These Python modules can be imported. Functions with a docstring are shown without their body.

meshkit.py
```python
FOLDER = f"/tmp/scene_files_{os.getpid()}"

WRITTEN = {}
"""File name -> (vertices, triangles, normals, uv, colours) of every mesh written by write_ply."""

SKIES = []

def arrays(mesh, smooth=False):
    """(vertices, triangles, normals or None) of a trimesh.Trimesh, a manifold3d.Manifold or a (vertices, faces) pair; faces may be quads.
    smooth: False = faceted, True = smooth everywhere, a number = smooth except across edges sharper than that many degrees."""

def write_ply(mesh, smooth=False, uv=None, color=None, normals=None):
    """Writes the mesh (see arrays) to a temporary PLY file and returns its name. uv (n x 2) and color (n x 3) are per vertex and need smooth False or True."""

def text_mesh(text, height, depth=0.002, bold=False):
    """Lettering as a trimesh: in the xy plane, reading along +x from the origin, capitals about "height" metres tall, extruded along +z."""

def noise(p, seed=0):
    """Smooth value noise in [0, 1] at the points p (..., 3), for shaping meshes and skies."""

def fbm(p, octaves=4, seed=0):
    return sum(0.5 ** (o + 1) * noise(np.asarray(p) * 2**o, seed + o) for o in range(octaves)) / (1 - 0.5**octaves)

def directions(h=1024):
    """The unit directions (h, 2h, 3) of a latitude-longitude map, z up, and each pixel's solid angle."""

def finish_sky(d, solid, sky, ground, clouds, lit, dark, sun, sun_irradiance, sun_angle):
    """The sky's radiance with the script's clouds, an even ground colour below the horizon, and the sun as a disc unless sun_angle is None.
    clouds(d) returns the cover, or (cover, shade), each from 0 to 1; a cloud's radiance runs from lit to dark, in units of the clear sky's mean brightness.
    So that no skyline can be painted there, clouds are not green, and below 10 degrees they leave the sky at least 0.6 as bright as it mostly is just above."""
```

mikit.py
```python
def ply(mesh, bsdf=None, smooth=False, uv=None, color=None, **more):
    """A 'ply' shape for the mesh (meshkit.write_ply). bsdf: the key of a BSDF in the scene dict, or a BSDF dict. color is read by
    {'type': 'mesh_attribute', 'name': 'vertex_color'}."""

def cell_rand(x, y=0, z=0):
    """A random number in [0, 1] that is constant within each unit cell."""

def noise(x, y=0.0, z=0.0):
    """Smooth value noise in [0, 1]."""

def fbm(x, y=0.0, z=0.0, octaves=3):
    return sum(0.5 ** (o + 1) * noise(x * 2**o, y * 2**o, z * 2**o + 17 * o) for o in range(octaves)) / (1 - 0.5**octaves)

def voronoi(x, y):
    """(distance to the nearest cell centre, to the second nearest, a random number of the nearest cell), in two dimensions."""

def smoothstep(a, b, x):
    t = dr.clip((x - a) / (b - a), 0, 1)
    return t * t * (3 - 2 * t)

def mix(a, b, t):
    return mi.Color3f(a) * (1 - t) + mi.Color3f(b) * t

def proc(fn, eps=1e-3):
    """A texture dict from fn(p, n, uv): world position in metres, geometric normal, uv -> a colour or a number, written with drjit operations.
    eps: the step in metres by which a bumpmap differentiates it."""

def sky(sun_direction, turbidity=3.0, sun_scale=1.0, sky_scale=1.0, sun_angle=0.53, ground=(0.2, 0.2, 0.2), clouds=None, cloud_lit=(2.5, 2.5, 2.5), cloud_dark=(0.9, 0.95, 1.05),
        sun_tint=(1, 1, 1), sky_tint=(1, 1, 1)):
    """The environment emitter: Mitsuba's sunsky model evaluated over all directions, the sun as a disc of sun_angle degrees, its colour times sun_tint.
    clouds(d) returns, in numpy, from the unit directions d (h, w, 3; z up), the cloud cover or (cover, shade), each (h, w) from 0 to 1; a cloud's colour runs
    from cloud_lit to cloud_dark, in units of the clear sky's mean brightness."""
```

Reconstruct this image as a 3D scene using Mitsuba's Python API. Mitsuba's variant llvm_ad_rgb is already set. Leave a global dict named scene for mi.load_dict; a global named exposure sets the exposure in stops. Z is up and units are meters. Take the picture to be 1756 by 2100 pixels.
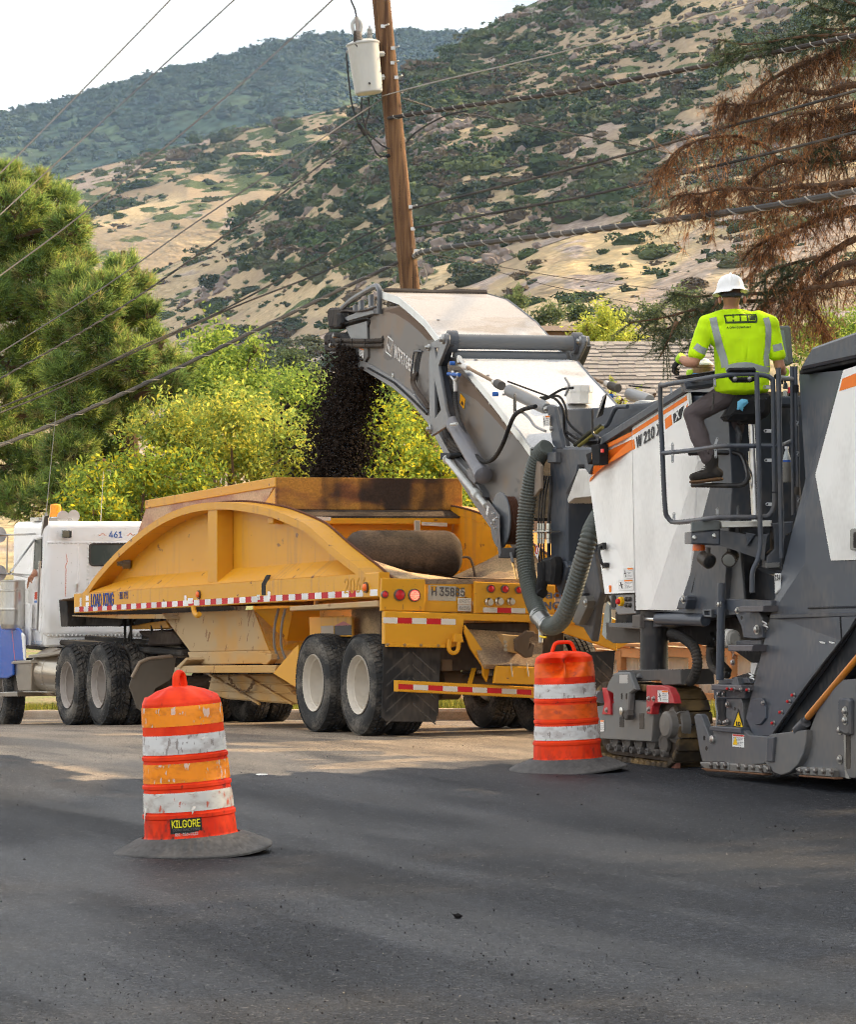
import math,random
import numpy as np,trimesh,drjit as dr,mitsuba as mi,mikit,meshkit
from mikit import noise,fbm,voronoi,cell_rand,smoothstep,mix
import mapbox_earcut as earcut
rng = np.random.default_rng(7)
random.seed(7)
scene,labels = {},{}
T4 = mi.ScalarTransform4f
# --- camera,sky,exposure
FPX,CX,HY,EYE = 7000.0,878.0,1116.0,1.9
scene['camera'] = {'type': 'perspective', 'fov': math.degrees(2 * math.atan(878 / FPX)), 'fov_axis': 'x', 'near_clip': 0.5, 'far_clip': 20000.0,
 'principal_point_offset_x': 0.0, 'principal_point_offset_y': (1050.0 - HY) / 2100.0 * -1.0 * -1.0,
 'to_world': T4().look_at(origin=[0, 0, EYE], target=[0, 10, EYE], up=[0, 0, 1])}
exposure = 2.8
SUN = np.array([0.72,0.42,0.50])
def cloud_cover(d):
 q = np.stack([d[...,0] * 3,d[...,1] * 3,d[...,2] * 7],-1)
 n = meshkit.fbm(q,5,3)
 return np.clip(0.75 + 1.1 * (n - 0.42),0,1),np.clip((meshkit.fbm(q * 2.2,5,9) - 0.40) * 2.6,0,0.9)
scene['sky'] = mikit.sky(SUN, turbidity=3.5, sun_scale=1.0, sun_angle=1.2, clouds=cloud_cover, cloud_lit=(3.3, 3.3, 3.3), cloud_dark=(0.95, 0.99, 1.08), sun_tint=(1.0, 0.94, 0.82))
# --- geometry helpers
def P(x,y,Y):
 return np.array([(x - CX) / FPX * Y,Y,EYE - (y - HY) / FPX * Y])
class Frame:
 def __init__(self,X0,Y0,th):
  self.X0,self.Y0 = X0,Y0
  self.c,self.n = math.cos(math.radians(th)),math.sin(math.radians(th))
 def w(self,s,t,z):
  s,t,z = np.broadcast_arrays(np.asarray(s,float),np.asarray(t,float),np.asarray(z,float))
  return np.stack([self.X0 - self.n * s + self.c * t,self.Y0 + self.c * s + self.n * t,z],-1)
 def st(self,x,y,t):
  k = (x - CX) / FPX
  s = (self.X0 + self.c * t - k * (self.Y0 + self.n * t)) / (self.n + k * self.c)
  Y = self.Y0 + self.c * s + self.n * t
  return s,EYE - (y - HY) / FPX * Y
 def tz(self,x,y,s):
  k = (x - CX) / FPX
  t = (k * (self.Y0 + self.c * s) - self.X0 + self.n * s) / (self.c - k * self.n)
  Y = self.Y0 + self.c * s + self.n * t
  return t,EYE - (y - HY) / FPX * Y
 def wt(self,x,y,t):
  s,z = self.st(x,y,t)
  return self.w(s,t,z)
 def ws(self,x,y,s):
  t,z = self.tz(x,y,s)
  return self.w(s,t,z)
 def mesh(self,m):
  m = m.copy()
  v = m.vertices
  m.vertices = self.w(v[:,0],v[:,1],v[:,2])
  return m
 def plate_t(self,px,tref,t0,t1,ch=0.006,holes=()):
  poly = [self.st(x,y,tref) for x,y in px]
  m = prism(poly,t0,t1,ch,[[self.st(x,y,tref) for x,y in h] for h in holes])
  v = m.vertices
  m.vertices = self.w(v[:,0],v[:,2],v[:,1])
  return fixn(m)
 def plate_s(self,px,sref,s0,s1,ch=0.006,holes=()):
  poly = [self.tz(x,y,sref) for x,y in px]
  m = prism(poly,s0,s1,ch,[[self.tz(x,y,sref) for x,y in h] for h in holes])
  v = m.vertices
  m.vertices = self.w(v[:,2],v[:,0],v[:,1])
  return fixn(m)
 def box(self,s0,s1,t0,t1,z0,z1,ch=0.008):
  return self.mesh(cbox(s0,s1,t0,t1,z0,z1,ch))
def fixn(m):
 if m.is_watertight and m.volume < 0:
  m.invert()
 return m
def area2(p):
 p = np.asarray(p,float)
 x,y = p[:,0],p[:,1]
 return float(np.sum(x * np.roll(y,-1) - y * np.roll(x,-1)))
def inset(p,d):
 p = np.asarray(p,float)
 a,b = p - np.roll(p,1,0),np.roll(p,-1,0) - p
 a /= np.linalg.norm(a,axis=1,keepdims=True) + 1e-12
 b /= np.linalg.norm(b,axis=1,keepdims=True) + 1e-12
 na,nb = np.stack([-a[:,1],a[:,0]],1),np.stack([-b[:,1],b[:,0]],1)
 m = na + nb
 k = 2.0 / np.maximum((m * m).sum(1),0.35)
 return p + m * (d * k)[:,None] / 1.0
def prism(poly,z0,z1,ch=0.0,holes=()):
 z0,z1 = min(z0,z1),max(z0,z1)
 loops = [np.asarray(poly,float)] + [np.asarray(h,float) for h in holes]
 loops = [l if (area2(l) > 0) == (i == 0) else l[::-1] for i,l in enumerate(loops)]
 ch = min(ch,(z1 - z0) * 0.4)
 V,Fc,at = [],[],0
 ins = [inset(l,ch) for l in loops] if ch > 0 else loops
 levels = [(ins,z0),(loops,z0 + ch),(loops,z1 - ch),(ins,z1)] if ch > 0 else [(loops,z0),(loops,z1)]
 n_all = sum(len(l) for l in loops)
 for ls,z in levels:
  for l in ls:
   V.append(np.column_stack([l,np.full(len(l),z)]))
 for k in range(len(levels) - 1):
  o = 0
  for l in loops:
   n = len(l)
   i = np.arange(n)
   j = (i + 1) % n
   a,b = k * n_all + o,(k + 1) * n_all + o
   Fc.append(np.stack([a + i,a + j,b + j],1))
   Fc.append(np.stack([a + i,b + j,b + i],1))
   o += n
 flat = np.vstack(ins)
 tri = earcut.triangulate_float64(flat,np.cumsum([len(l) for l in ins]).astype(np.uint32)).reshape(-1,3).astype(int)
 ea,eb = flat[tri[:,1]] - flat[tri[:,0]],flat[tri[:,2]] - flat[tri[:,0]]
 e = ea[:,0] * eb[:,1] - ea[:,1] * eb[:,0]
 tri[e < 0] = tri[e < 0][:,::-1]
 Fc.append(tri[:,::-1])
 Fc.append(tri + (len(levels) - 1) * n_all)
 return trimesh.Trimesh(np.vstack(V),np.vstack(Fc),process=False)
def cbox(x0,x1,y0,y1,z0,z1,ch=0.008):
 x0,x1,y0,y1,z0,z1 = min(x0,x1),max(x0,x1),min(y0,y1),max(y0,y1),min(z0,z1),max(z0,z1)
 ch = min(ch,0.3 * min(x1 - x0,y1 - y0,z1 - z0))
 return prism([(x0 + ch,y0),(x1 - ch,y0),(x1,y0 + ch),(x1,y1 - ch),(x1 - ch,y1),(x0 + ch,y1),(x0,y1 - ch),(x0,y0 + ch)],z0,z1,ch)
def cat(*ms):
 ms = [m for x in ms for m in (x if isinstance(x,(list,tuple)) else [x])]
 return trimesh.util.concatenate(ms) if len(ms) > 1 else ms[0]
def basis(z):
 z = np.asarray(z,float) / (np.linalg.norm(z) + 1e-12)
 x = np.cross([0,0,1.0] if abs(z[2]) < 0.9 else [1.0,0,0],z)
 x /= np.linalg.norm(x)
 return x,np.cross(z,x),z
def smooth_path(pts,n=6):
 p = np.asarray(pts,float)
 q = np.vstack([2 * p[0] - p[1],p,2 * p[-1] - p[-2]])
 out = []
 for i in range(1,len(q) - 2):
  for u in np.linspace(0,1,n,endpoint=False):
   a,b,c,d = q[i - 1],q[i],q[i + 1],q[i + 2]
   out.append(0.5 * (2 * b + (c - a) * u + (2 * a - 5 * b + 4 * c - d) * u * u + (3 * b - a - 3 * c + d) * u ** 3))
 out.append(p[-1])
 return np.array(out)
def tube(pts,r,n=8,caps=True):
 p = np.asarray(pts,float)
 r = np.broadcast_to(np.asarray(r,float),(len(p),))
 tan = np.gradient(p,axis=0)
 tan /= np.linalg.norm(tan,axis=1,keepdims=True) + 1e-12
 x,y,_ = basis(tan[0])
 ang = np.arange(n) * 2 * np.pi / n
 V = []
 for i in range(len(p)):
  x = x - tan[i] * (x @ tan[i])
  x /= np.linalg.norm(x) + 1e-12
  y = np.cross(tan[i],x)
  V.append(p[i] + r[i] * (np.cos(ang)[:,None] * x + np.sin(ang)[:,None] * y))
 i = np.arange(n)
 j = (i + 1) % n
 F = []
 for k in range(len(p) - 1):
  a,b = k * n,(k + 1) * n
  F += [np.stack([a + i,a + j,b + j],1),np.stack([a + i,b + j,b + i],1)]
 V = np.vstack(V)
 if caps:
  m = len(V)
  V = np.vstack([V,p[0],p[-1]])
  F += [np.stack([j,i,i * 0 + m],1),np.stack([(len(p) - 1) * n + i,(len(p) - 1) * n + j,i * 0 + m + 1],1)]
 return trimesh.Trimesh(V,np.vstack(F),process=False)
def rod(a,b,r,n=12,r2=None):
 a,b = np.asarray(a,float),np.asarray(b,float)
 d = (b - a) * 0.001
 return tube([a,a + d,b - d,b],[r,r,r if r2 is None else r2,r if r2 is None else r2],n)
def lathe(prof,a,b,n=28,cap0=True,cap1=True):
 a,b = np.asarray(a,float),np.asarray(b,float)
 x,y,z = basis(b - a)
 prof = np.asarray(prof,float)
 ang = np.arange(n) * 2 * np.pi / n
 V = np.vstack([a + z * h + max(r,1e-4) * (np.cos(ang)[:,None] * x + np.sin(ang)[:,None] * y) for h,r in prof])
 i = np.arange(n)
 j = (i + 1) % n
 F = []
 for k in range(len(prof) - 1):
  F += [np.stack([k * n + i,k * n + j,(k + 1) * n + j],1),np.stack([k * n + i,(k + 1) * n + j,(k + 1) * n + i],1)]
 m = len(prof) - 1
 V = np.vstack([V,a + z * prof[0][0],a + z * prof[-1][0]])
 if cap0:
  F.append(np.stack([j,i,i * 0 + len(V) - 2],1))
 if cap1:
  F.append(np.stack([m * n + i,m * n + j,i * 0 + len(V) - 1],1))
 return trimesh.Trimesh(V,np.vstack(F),process=False)
def loft(rings,caps=True):
 n = len(rings[0])
 V = np.vstack(rings)
 i = np.arange(n)
 j = (i + 1) % n
 F = []
 for k in range(len(rings) - 1):
  F += [np.stack([k * n + i,k * n + j,(k + 1) * n + j],1),np.stack([k * n + i,(k + 1) * n + j,(k + 1) * n + i],1)]
 if caps:
  m = len(V)
  V = np.vstack([V,np.mean(rings[0],0),np.mean(rings[-1],0)])
  e = (len(rings) - 1) * n
  F += [np.stack([j,i,i * 0 + m],1),np.stack([e + i,e + j,i * 0 + m + 1],1)]
 return fixn(trimesh.Trimesh(V,np.vstack(F),process=False))
def hull(pts):
 return trimesh.convex.convex_hull(np.asarray(pts,float))
def rbox(frame,s0,s1,t0,t1,z0,z1,r):
 sp = trimesh.creation.icosphere(2,r).vertices
 c = np.array([[s,t,z] for s in (s0 + r,s1 - r) for t in (t0 + r,t1 - r) for z in (z0 + r,z1 - r)])
 h = hull((c[:,None] + sp[None]).reshape(-1,3))
 return frame.mesh(h) if frame else h
def quad(a,b,c,d):
 return trimesh.Trimesh(np.array([a,b,c,d],float),[[0,1,2],[0,2,3]],process=False)
# --- entries of the scene
def fresh(k):
 if k not in scene and k not in labels:
  return k
 i = 1
 while f'{k}_{i:03d}' in scene or f'{k}_{i:03d}' in labels:
  i += 1
 return f'{k}_{i:03d}'
def shape(mesh,bsdf,smooth=30,color=None,to_world=None):
 v,f,n = meshkit.arrays(mesh,smooth)
 if color is not None:
  color = np.asarray(color,float)
  if color.ndim == 1:
   color = np.tile(color,(len(v),1))
  elif len(color) == len(f) and len(color) != len(v):
   v,n,f = v[f].reshape(-1,3),(None if n is None else n[f].reshape(-1,3)),np.arange(3 * len(f)).reshape(-1,3)
   color = np.repeat(color,3,0)
 path = meshkit.write_ply((v,f),False,None,color,n)
 d = {'type': 'ply', 'filename': path, 'face_normals': n is None, 'bsdf': {'type': 'ref', 'id': bsdf}}
 if to_world is not None:
  d['to_world'] = to_world
 return d
def put(name,mesh,bsdf,parent=None,smooth=30,color=None,label=None):
 k = fresh(f'{parent}__{name}' if parent else name)
 if isinstance(mesh,(list,tuple)) and not isinstance(mesh[0],np.ndarray):
  mesh = cat(mesh)
 scene[k] = shape(mesh,bsdf,smooth,color)
 if label:
  labels[k] = {'label': label}
 return k
def thing(name,label,category,group=None):
 k = fresh(name)
 labels[k] = {'label': label, 'category': category}
 if group:
  labels[k]['group'] = group
 return k
def single(name,mesh,bsdf,label,category,group=None,smooth=30,color=None,kind=None):
 k = put(name,mesh,bsdf,None,smooth,color)
 labels[k] = {'label': label, 'category': category}
 if group:
  labels[k]['group'] = group
 if kind:
  labels[k]['kind'] = kind
 return k
def struct(name,mesh,bsdf,label=None,smooth=False,color=None):
 k = put(name,mesh,bsdf,None,smooth,color)
 labels[k] = {'kind': 'structure', 'label': label or name.replace('_', ' '), 'category': name.split('_')[-1]}
 return k
def text_on(txt,height,origin,ex,ey,depth=0.003,bold=False,width=None):
 m = meshkit.text_mesh(txt,height,depth,bold)
 ex,ey = np.asarray(ex,float) / np.linalg.norm(ex),np.asarray(ey,float) / np.linalg.norm(ey)
 k = 1.0 if width is None else width / m.bounds[1][0]
 ez = np.cross(ex,ey)
 v = m.vertices
 m.vertices = np.asarray(origin) + v[:,:1] * ex * k + v[:,1:2] * ey + v[:,2:3] * ez
 return fixn(m)
# --- materials
def rgb(*c):
 return {'type': 'rgb', 'value': list(c)}
VC = {'type': 'mesh_attribute', 'name': 'vertex_color'}
def principled(color,rough=0.5,metal=0.0,spec=0.5,**kw):
 return {'type': 'principled', 'base_color': color, 'roughness': rough, 'metallic': metal, 'specular': spec, **kw}
def two(b):
 return {'type': 'twosided', 'bsdf': b}
def mat(name,b):
 scene[name] = b
 return name
def dust_w(p,n,uv):
 f = fbm(p.x * 2.2,p.y * 2.2,p.z * 2.2,4)
 fine = noise(p.x * 38,p.y * 38,p.z * 14)
 low = smoothstep(1.1,0.0,p.z)
 return dr.clip((f - 0.5) * 1.0 + 0.04 + low * 0.17 + (fine - 0.5) * 0.25,0,0.75)
DUST = mikit.proc(dust_w)
mat('paint', two({'type': 'blendbsdf', 'weight': DUST, 'a': principled(VC, 0.36, 0, 0.32), 'b': principled(rgb(0.22, 0.18, 0.14), 0.85, 0, 0.2)}))
def clean_w(p,n,uv):
 f = fbm(p.x * 3.1,p.y * 3.1,p.z * 1.6,4)
 return dr.clip((f - 0.5) * 0.7 + 0.06 + (noise(p.x * 60,p.y * 60,p.z * 30) - 0.5) * 0.12,0,0.4)
mat('clean', two({'type': 'blendbsdf', 'weight': mikit.proc(clean_w), 'a': principled(VC, 0.32, 0, 0.4), 'b': principled(rgb(0.27, 0.25, 0.22), 0.8, 0, 0.2)}))
mat('print', two(principled(VC, 0.55, 0, 0.3)))
mat('matte', two({'type': 'blendbsdf', 'weight': DUST, 'a': principled(VC, 0.8, 0, 0.25), 'b': principled(rgb(0.2, 0.165, 0.13), 0.95, 0, 0.1)}))
mat('metal', two({'type': 'blendbsdf', 'weight': mikit.proc(clean_w), 'a': principled(VC, 0.27, 0.95), 'b': principled(rgb(0.25, 0.22, 0.19), 0.8, 0, 0.2)}))
mat('leaf', {'type': 'principledthin', 'base_color': VC, 'roughness': 0.55, 'spec_trans': 0.0, 'diff_trans': 1.1, 'eta': 1.4})
mat('rough', two(principled(VC, 0.95, 0, 0.12)))
mat('glow', two(principled(VC, 0.3, 0, 0.5)))
# --- the land: road,kerb,verge,yards,hills
TF = Frame(-0.718, 34.6, 23.0)        # the road's and the trucks' axes: s = 0 at the trailer's rear axle, t = 0 on its near tyre walls
def gz(X,Y):
 X,Y = np.asarray(X,float),np.asarray(Y,float)
 s = -X * TF.n + Y * TF.c
 a = np.clip(s - 28,0,10)
 z = -0.0023 * a * a - 0.046 * np.clip(s - 38,0,30)
 t = (X - TF.X0) * TF.c + (Y - TF.Y0) * TF.n
 return z + np.clip(t - 8,0,60) * 0.012
def sheet(s,t,dz):
 S, Tt = np.meshgrid(s, t, indexing='ij')
 w = TF.w(S,Tt,0)
 z = gz(w[...,0],w[...,1]) + (dz(S,Tt) if callable(dz) else dz)
 V = np.stack([w[...,0],w[...,1],z],-1).reshape(-1,3)
 n,m = S.shape
 i = (np.arange(n - 1)[:,None] * m + np.arange(m - 1)[None]).ravel()
 return trimesh.Trimesh(V,np.vstack([np.stack([i,i + m,i + m + 1],1),np.stack([i,i + m + 1,i + 1],1)]),process=False)
def road_color(p,n,uv):
 s = -(p.x - TF.X0) * TF.n + (p.y - TF.Y0) * TF.c
 t = (p.x - TF.X0) * TF.c + (p.y - TF.Y0) * TF.n
 big = fbm(s * 0.16,t * 0.9,0,4)
 mid = fbm(s * 0.7 + 9,t * 3.0,3,4)
 grain = noise(p.x * 140,p.y * 140,1)
 grit = noise(p.x * 45,p.y * 45,5)
 fresh_c = mix(mi.Color3f(0.0098,0.0108,0.014),mi.Color3f(0.0205,0.0222,0.0275),smoothstep(0.32,0.68,big * 0.55 + mid * 0.45))
 fresh_c = fresh_c * (0.3 + 1.4 * grain * grain * 1.6) * (0.5 + 1.0 * grit)
 fresh_c = fresh_c * (0.72 + 0.56 * noise(p.x * 26,p.y * 26,9))
 fresh_c = mix(fresh_c,mi.Color3f(0.085,0.08,0.075),0.8 * smoothstep(0.84,0.9,noise(p.x * 62,p.y * 62,12)))
 tr = smoothstep(0.35,0.0,dr.abs(t + 8.4 + 0.25 * big)) + smoothstep(0.3,0.0,dr.abs(t + 10.6 + 0.3 * mid)) + smoothstep(0.4,0.0,dr.abs(t + 5.6 + 0.3 * mid))
 fresh_c = fresh_c * (1 - 0.3 * dr.clip(tr,0,1))
 old_c = mix(mi.Color3f(0.11,0.092,0.075),mi.Color3f(0.26,0.205,0.15),smoothstep(0.3,0.7,mid * 0.6 + big * 0.4)) * (0.45 + 1.1 * grain) * (0.8 + 0.4 * grit)
 e = dr.minimum(t + 4.4,s + 5.5) + (mid - 0.5) * 1.0
 e = e + (fbm(s * 2.5,t * 2.5,7,4) - 0.5) * 0.7
 w = smoothstep(-0.07,0.10,e) * 0.9 + 0.1 * smoothstep(-1.2,0.4,e)
 return mix(fresh_c,old_c,w)
def road_bump(p,n,uv):
 return 0.004 * noise(p.x * 95,p.y * 95,2) + 0.006 * fbm(p.x * 22,p.y * 22,4,3)
def road_rough(p,n,uv):
 s = -(p.x - TF.X0) * TF.n + (p.y - TF.Y0) * TF.c
 t = (p.x - TF.X0) * TF.c + (p.y - TF.Y0) * TF.n
 return 0.47 + 0.2 * smoothstep(0.25,0.75,fbm(s * 0.3,t * 2.2,1,4)) + 0.06 * noise(p.x * 60,p.y * 60,3)
mat('road_surface', {'type': 'bumpmap', 'b': {'type': 'proc', **mikit.proc(road_bump, 2e-3)}, 'scale': 1.0,
 'bsdf': two({'type': 'principled', 'base_color': mikit.proc(road_color), 'roughness': mikit.proc(road_rough), 'specular': 0.27})})
def soil_color(p,n,uv):
 f = fbm(p.x * 0.6,p.y * 0.6,0,4)
 g = noise(p.x * 30,p.y * 30,3)
 return mix(mi.Color3f(0.20,0.15,0.10),mi.Color3f(0.16,0.17,0.07),smoothstep(0.4,0.6,f)) * (0.6 + 0.8 * g)
mat('soil', two({'type': 'principled', 'base_color': mikit.proc(soil_color), 'roughness': 0.95, 'specular': 0.1}))
def kerb_color(p,n,uv):
 f = fbm(p.x * 2,p.y * 2,p.z * 5,4)
 g = noise(p.x * 60,p.y * 60,p.z * 60)
 return mix(mi.Color3f(0.26,0.19,0.13),mi.Color3f(0.40,0.34,0.27),f) * (0.75 + 0.5 * g)
mat('concrete', two({'type': 'principled', 'base_color': mikit.proc(kerb_color), 'roughness': 0.9, 'specular': 0.2}))
KERB = 3.45
struct('road', sheet(np.concatenate([np.arange(-60, -20, 4), np.arange(-20, 60, 1.0), np.arange(60, 401, 10)]), np.concatenate([np.arange(-40, -14, 2), np.arange(-14, KERB, 0.5), [KERB]]), 0.0), 'road_surface', 'road with fresh dark asphalt in front and dusty old paving under the trucks', smooth=True)
kerb_key = 'kerb'
labels[kerb_key] = {'kind': 'structure', 'label': 'dusty concrete kerb along the far side of the road', 'category': 'kerb'}
for i in range(34):
 s0 = -6 + i * 1.5
 def kpt(s,t,h):
  w = TF.w(s,t,0)
  return [w[0],w[1],float(gz(w[0],w[1])) + h]
 j = rng.uniform(-0.006,0.006)
 sec = [(KERB,-0.1),(KERB + 0.01,0.1 + j),(KERB + 0.035,0.13 + j),(KERB + 0.17,0.14 + j),(KERB + 0.18,-0.1)]
 put('stone', loft([np.array([kpt(s0 + 0.006, t, h) for t, h in sec]), np.array([kpt(s0 + 1.494, t, h) for t, h in sec])]), 'concrete', kerb_key, smooth=False)
struct('verge', sheet(np.concatenate([np.arange(-30, 60, 2.0), np.arange(60, 400, 10)]), [KERB + 0.18, KERB + 0.9, KERB + 1.5], 0.11), 'soil', 'strip of soil and grass between kerb and pavement', smooth=True)
struct('pavement', sheet(np.concatenate([np.arange(-30, 60, 2.0), np.arange(60, 400, 10)]), [KERB + 1.5, KERB + 2.8], 0.125), 'concrete', 'pale concrete pavement behind the verge', smooth=True)
gx = np.concatenate([-np.geomspace(4000,30,24),np.arange(-28,30,2.0),np.geomspace(30,4000,24)])
gy = np.concatenate([-np.geomspace(300,10,8),np.arange(-8,90,2.0),np.geomspace(90,6000,26)])
GX, GY = np.meshgrid(gx, gy, indexing='ij')
gt = (GX - TF.X0) * TF.c + (GY - TF.Y0) * TF.n
Vg = np.stack([GX,GY,gz(GX,GY) - 0.06 - 0.1 * (gt < KERB + 0.5)],-1).reshape(-1,3)
ii = (np.arange(len(gx) - 1)[:,None] * len(gy) + np.arange(len(gy) - 1)[None]).ravel()
struct('ground', trimesh.Trimesh(Vg, np.vstack([np.stack([ii, ii + len(gy), ii + len(gy) + 1], 1), np.stack([ii, ii + len(gy) + 1, ii + 1], 1)]), process=False), 'soil', 'ground of yards beyond the road', smooth=True)
def grass_blades(n,srange,trange,h):
 s,t = rng.uniform(*srange,n),rng.uniform(*trange,n)
 w = TF.w(s,t,0)
 b = np.column_stack([w[:,0],w[:,1],gz(w[:,0],w[:,1]) + 0.10])
 a = rng.uniform(0,2 * np.pi,n)
 side = np.column_stack([np.cos(a),np.sin(a),a * 0]) * rng.uniform(0.006,0.014,n)[:,None]
 tip = b + np.column_stack([rng.normal(0,0.05,n),rng.normal(0,0.05,n),h * rng.uniform(0.5,1.2,n)])
 V = np.stack([b - side,b + side,tip],1).reshape(-1,3)
 c = np.array([0.16,0.19,0.04]) * rng.uniform(0.5,1.3,(n,1)) + np.array([0.16,0.11,0.02]) * (rng.random((n,1)) ** 2)
 return trimesh.Trimesh(V,np.arange(3 * n).reshape(-1,3),process=False),np.repeat(c,3,0)
gm,gc = grass_blades(26000,(-4,42),(KERB + 0.2,KERB + 1.6),0.16)
single('verge_grass', gm, 'leaf', 'low green grass growing along the kerb behind the trucks', 'grass', smooth=False, color=gc, kind='stuff')
# --- hills. Each ridge line is given by bearings; the slope runs from a foot to the ridge at its own distance.
def ridge_land(pts,yb,yr,zfoot,nk,nb,amp,freq,seed,k0=-0.24,k1=0.26,power=1.0,drop=0.25):
 pts = np.array(pts,float)
 u = np.linspace(-1,1,nk)
 k = np.where(u < 0,-k0 * u,k1 * u) * 0.55 + np.where(u < 0,-k0 * u ** 3 * -1 * -1,k1 * u ** 3) * 0.45
 px = CX + k * FPX
 yrid = np.interp(px,pts[:,0],pts[:,1])
 dist = yr * (1 + 0.10 * (meshkit.fbm(np.column_stack([k * 30,k * 0,k * 0]),3,seed) - 0.5))
 zr = EYE - (yrid - HY) / FPX * dist
 b = np.linspace(0,1,nb)
 K, B = np.meshgrid(np.arange(nk), b, indexing='ij')
 Y = yb + (dist[K] - yb) * B
 Z = zfoot + (zr[K] - zfoot) * B ** power
 X = k[K] * Y
 q = np.stack([X * freq,Y * freq * 0.6,X * 0],-1)
 g = meshkit.fbm(q,5,seed + 3)
 rid = 1 - np.abs(2 * meshkit.fbm(q * 0.8 + 7,4,seed + 8) - 1)
 Z = Z + amp * (1.2 * (g - 0.5) + 0.8 * (rid - 0.75)) * np.minimum(1,B * 4) * np.clip((1 - B) * 6,0.12,1)
 Xb,Yb,Zb = X[:,-1:] * (1 + drop),Y[:,-1:] * (1 + drop),Z[:,-1:] * 0.7
 X,Y,Z = np.hstack([X,Xb]),np.hstack([Y,Yb]),np.hstack([Z,Zb])
 n,m = X.shape
 i = (np.arange(n - 1)[:,None] * m + np.arange(m - 1)[None]).ravel()
 return trimesh.Trimesh(np.stack([X,Y,Z],-1).reshape(-1,3),np.vstack([np.stack([i,i + m + 1,i + m],1),np.stack([i,i + 1,i + m + 1],1)]),process=False),np.stack([X,Y,Z],-1)
R0 = [(-900,760),(-300,760),(150,740),(420,730),(600,712),(700,672),(800,632),(880,600),(980,560),(1100,512),(1250,462),(1380,425),(1500,392),(1756,330),(2300,240),(2700,200)]
R1 = [(-900,820),(-300,720),(100,640),(300,568),(440,505),(560,410),(650,315),(735,235),(790,190),(860,143),(960,77),(1040,36),(1110,2),(1200,-60),(1400,-170),(1756,-330),(2200,-420),(2700,-440)]
R2 = [(-900,640),(-300,520),(0,420),(110,374),(170,353),(250,332),(330,312),(400,290),(470,272),(560,253),(640,232),(730,207),(800,180),(950,150),(1300,120),(2700,200)]
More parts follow.
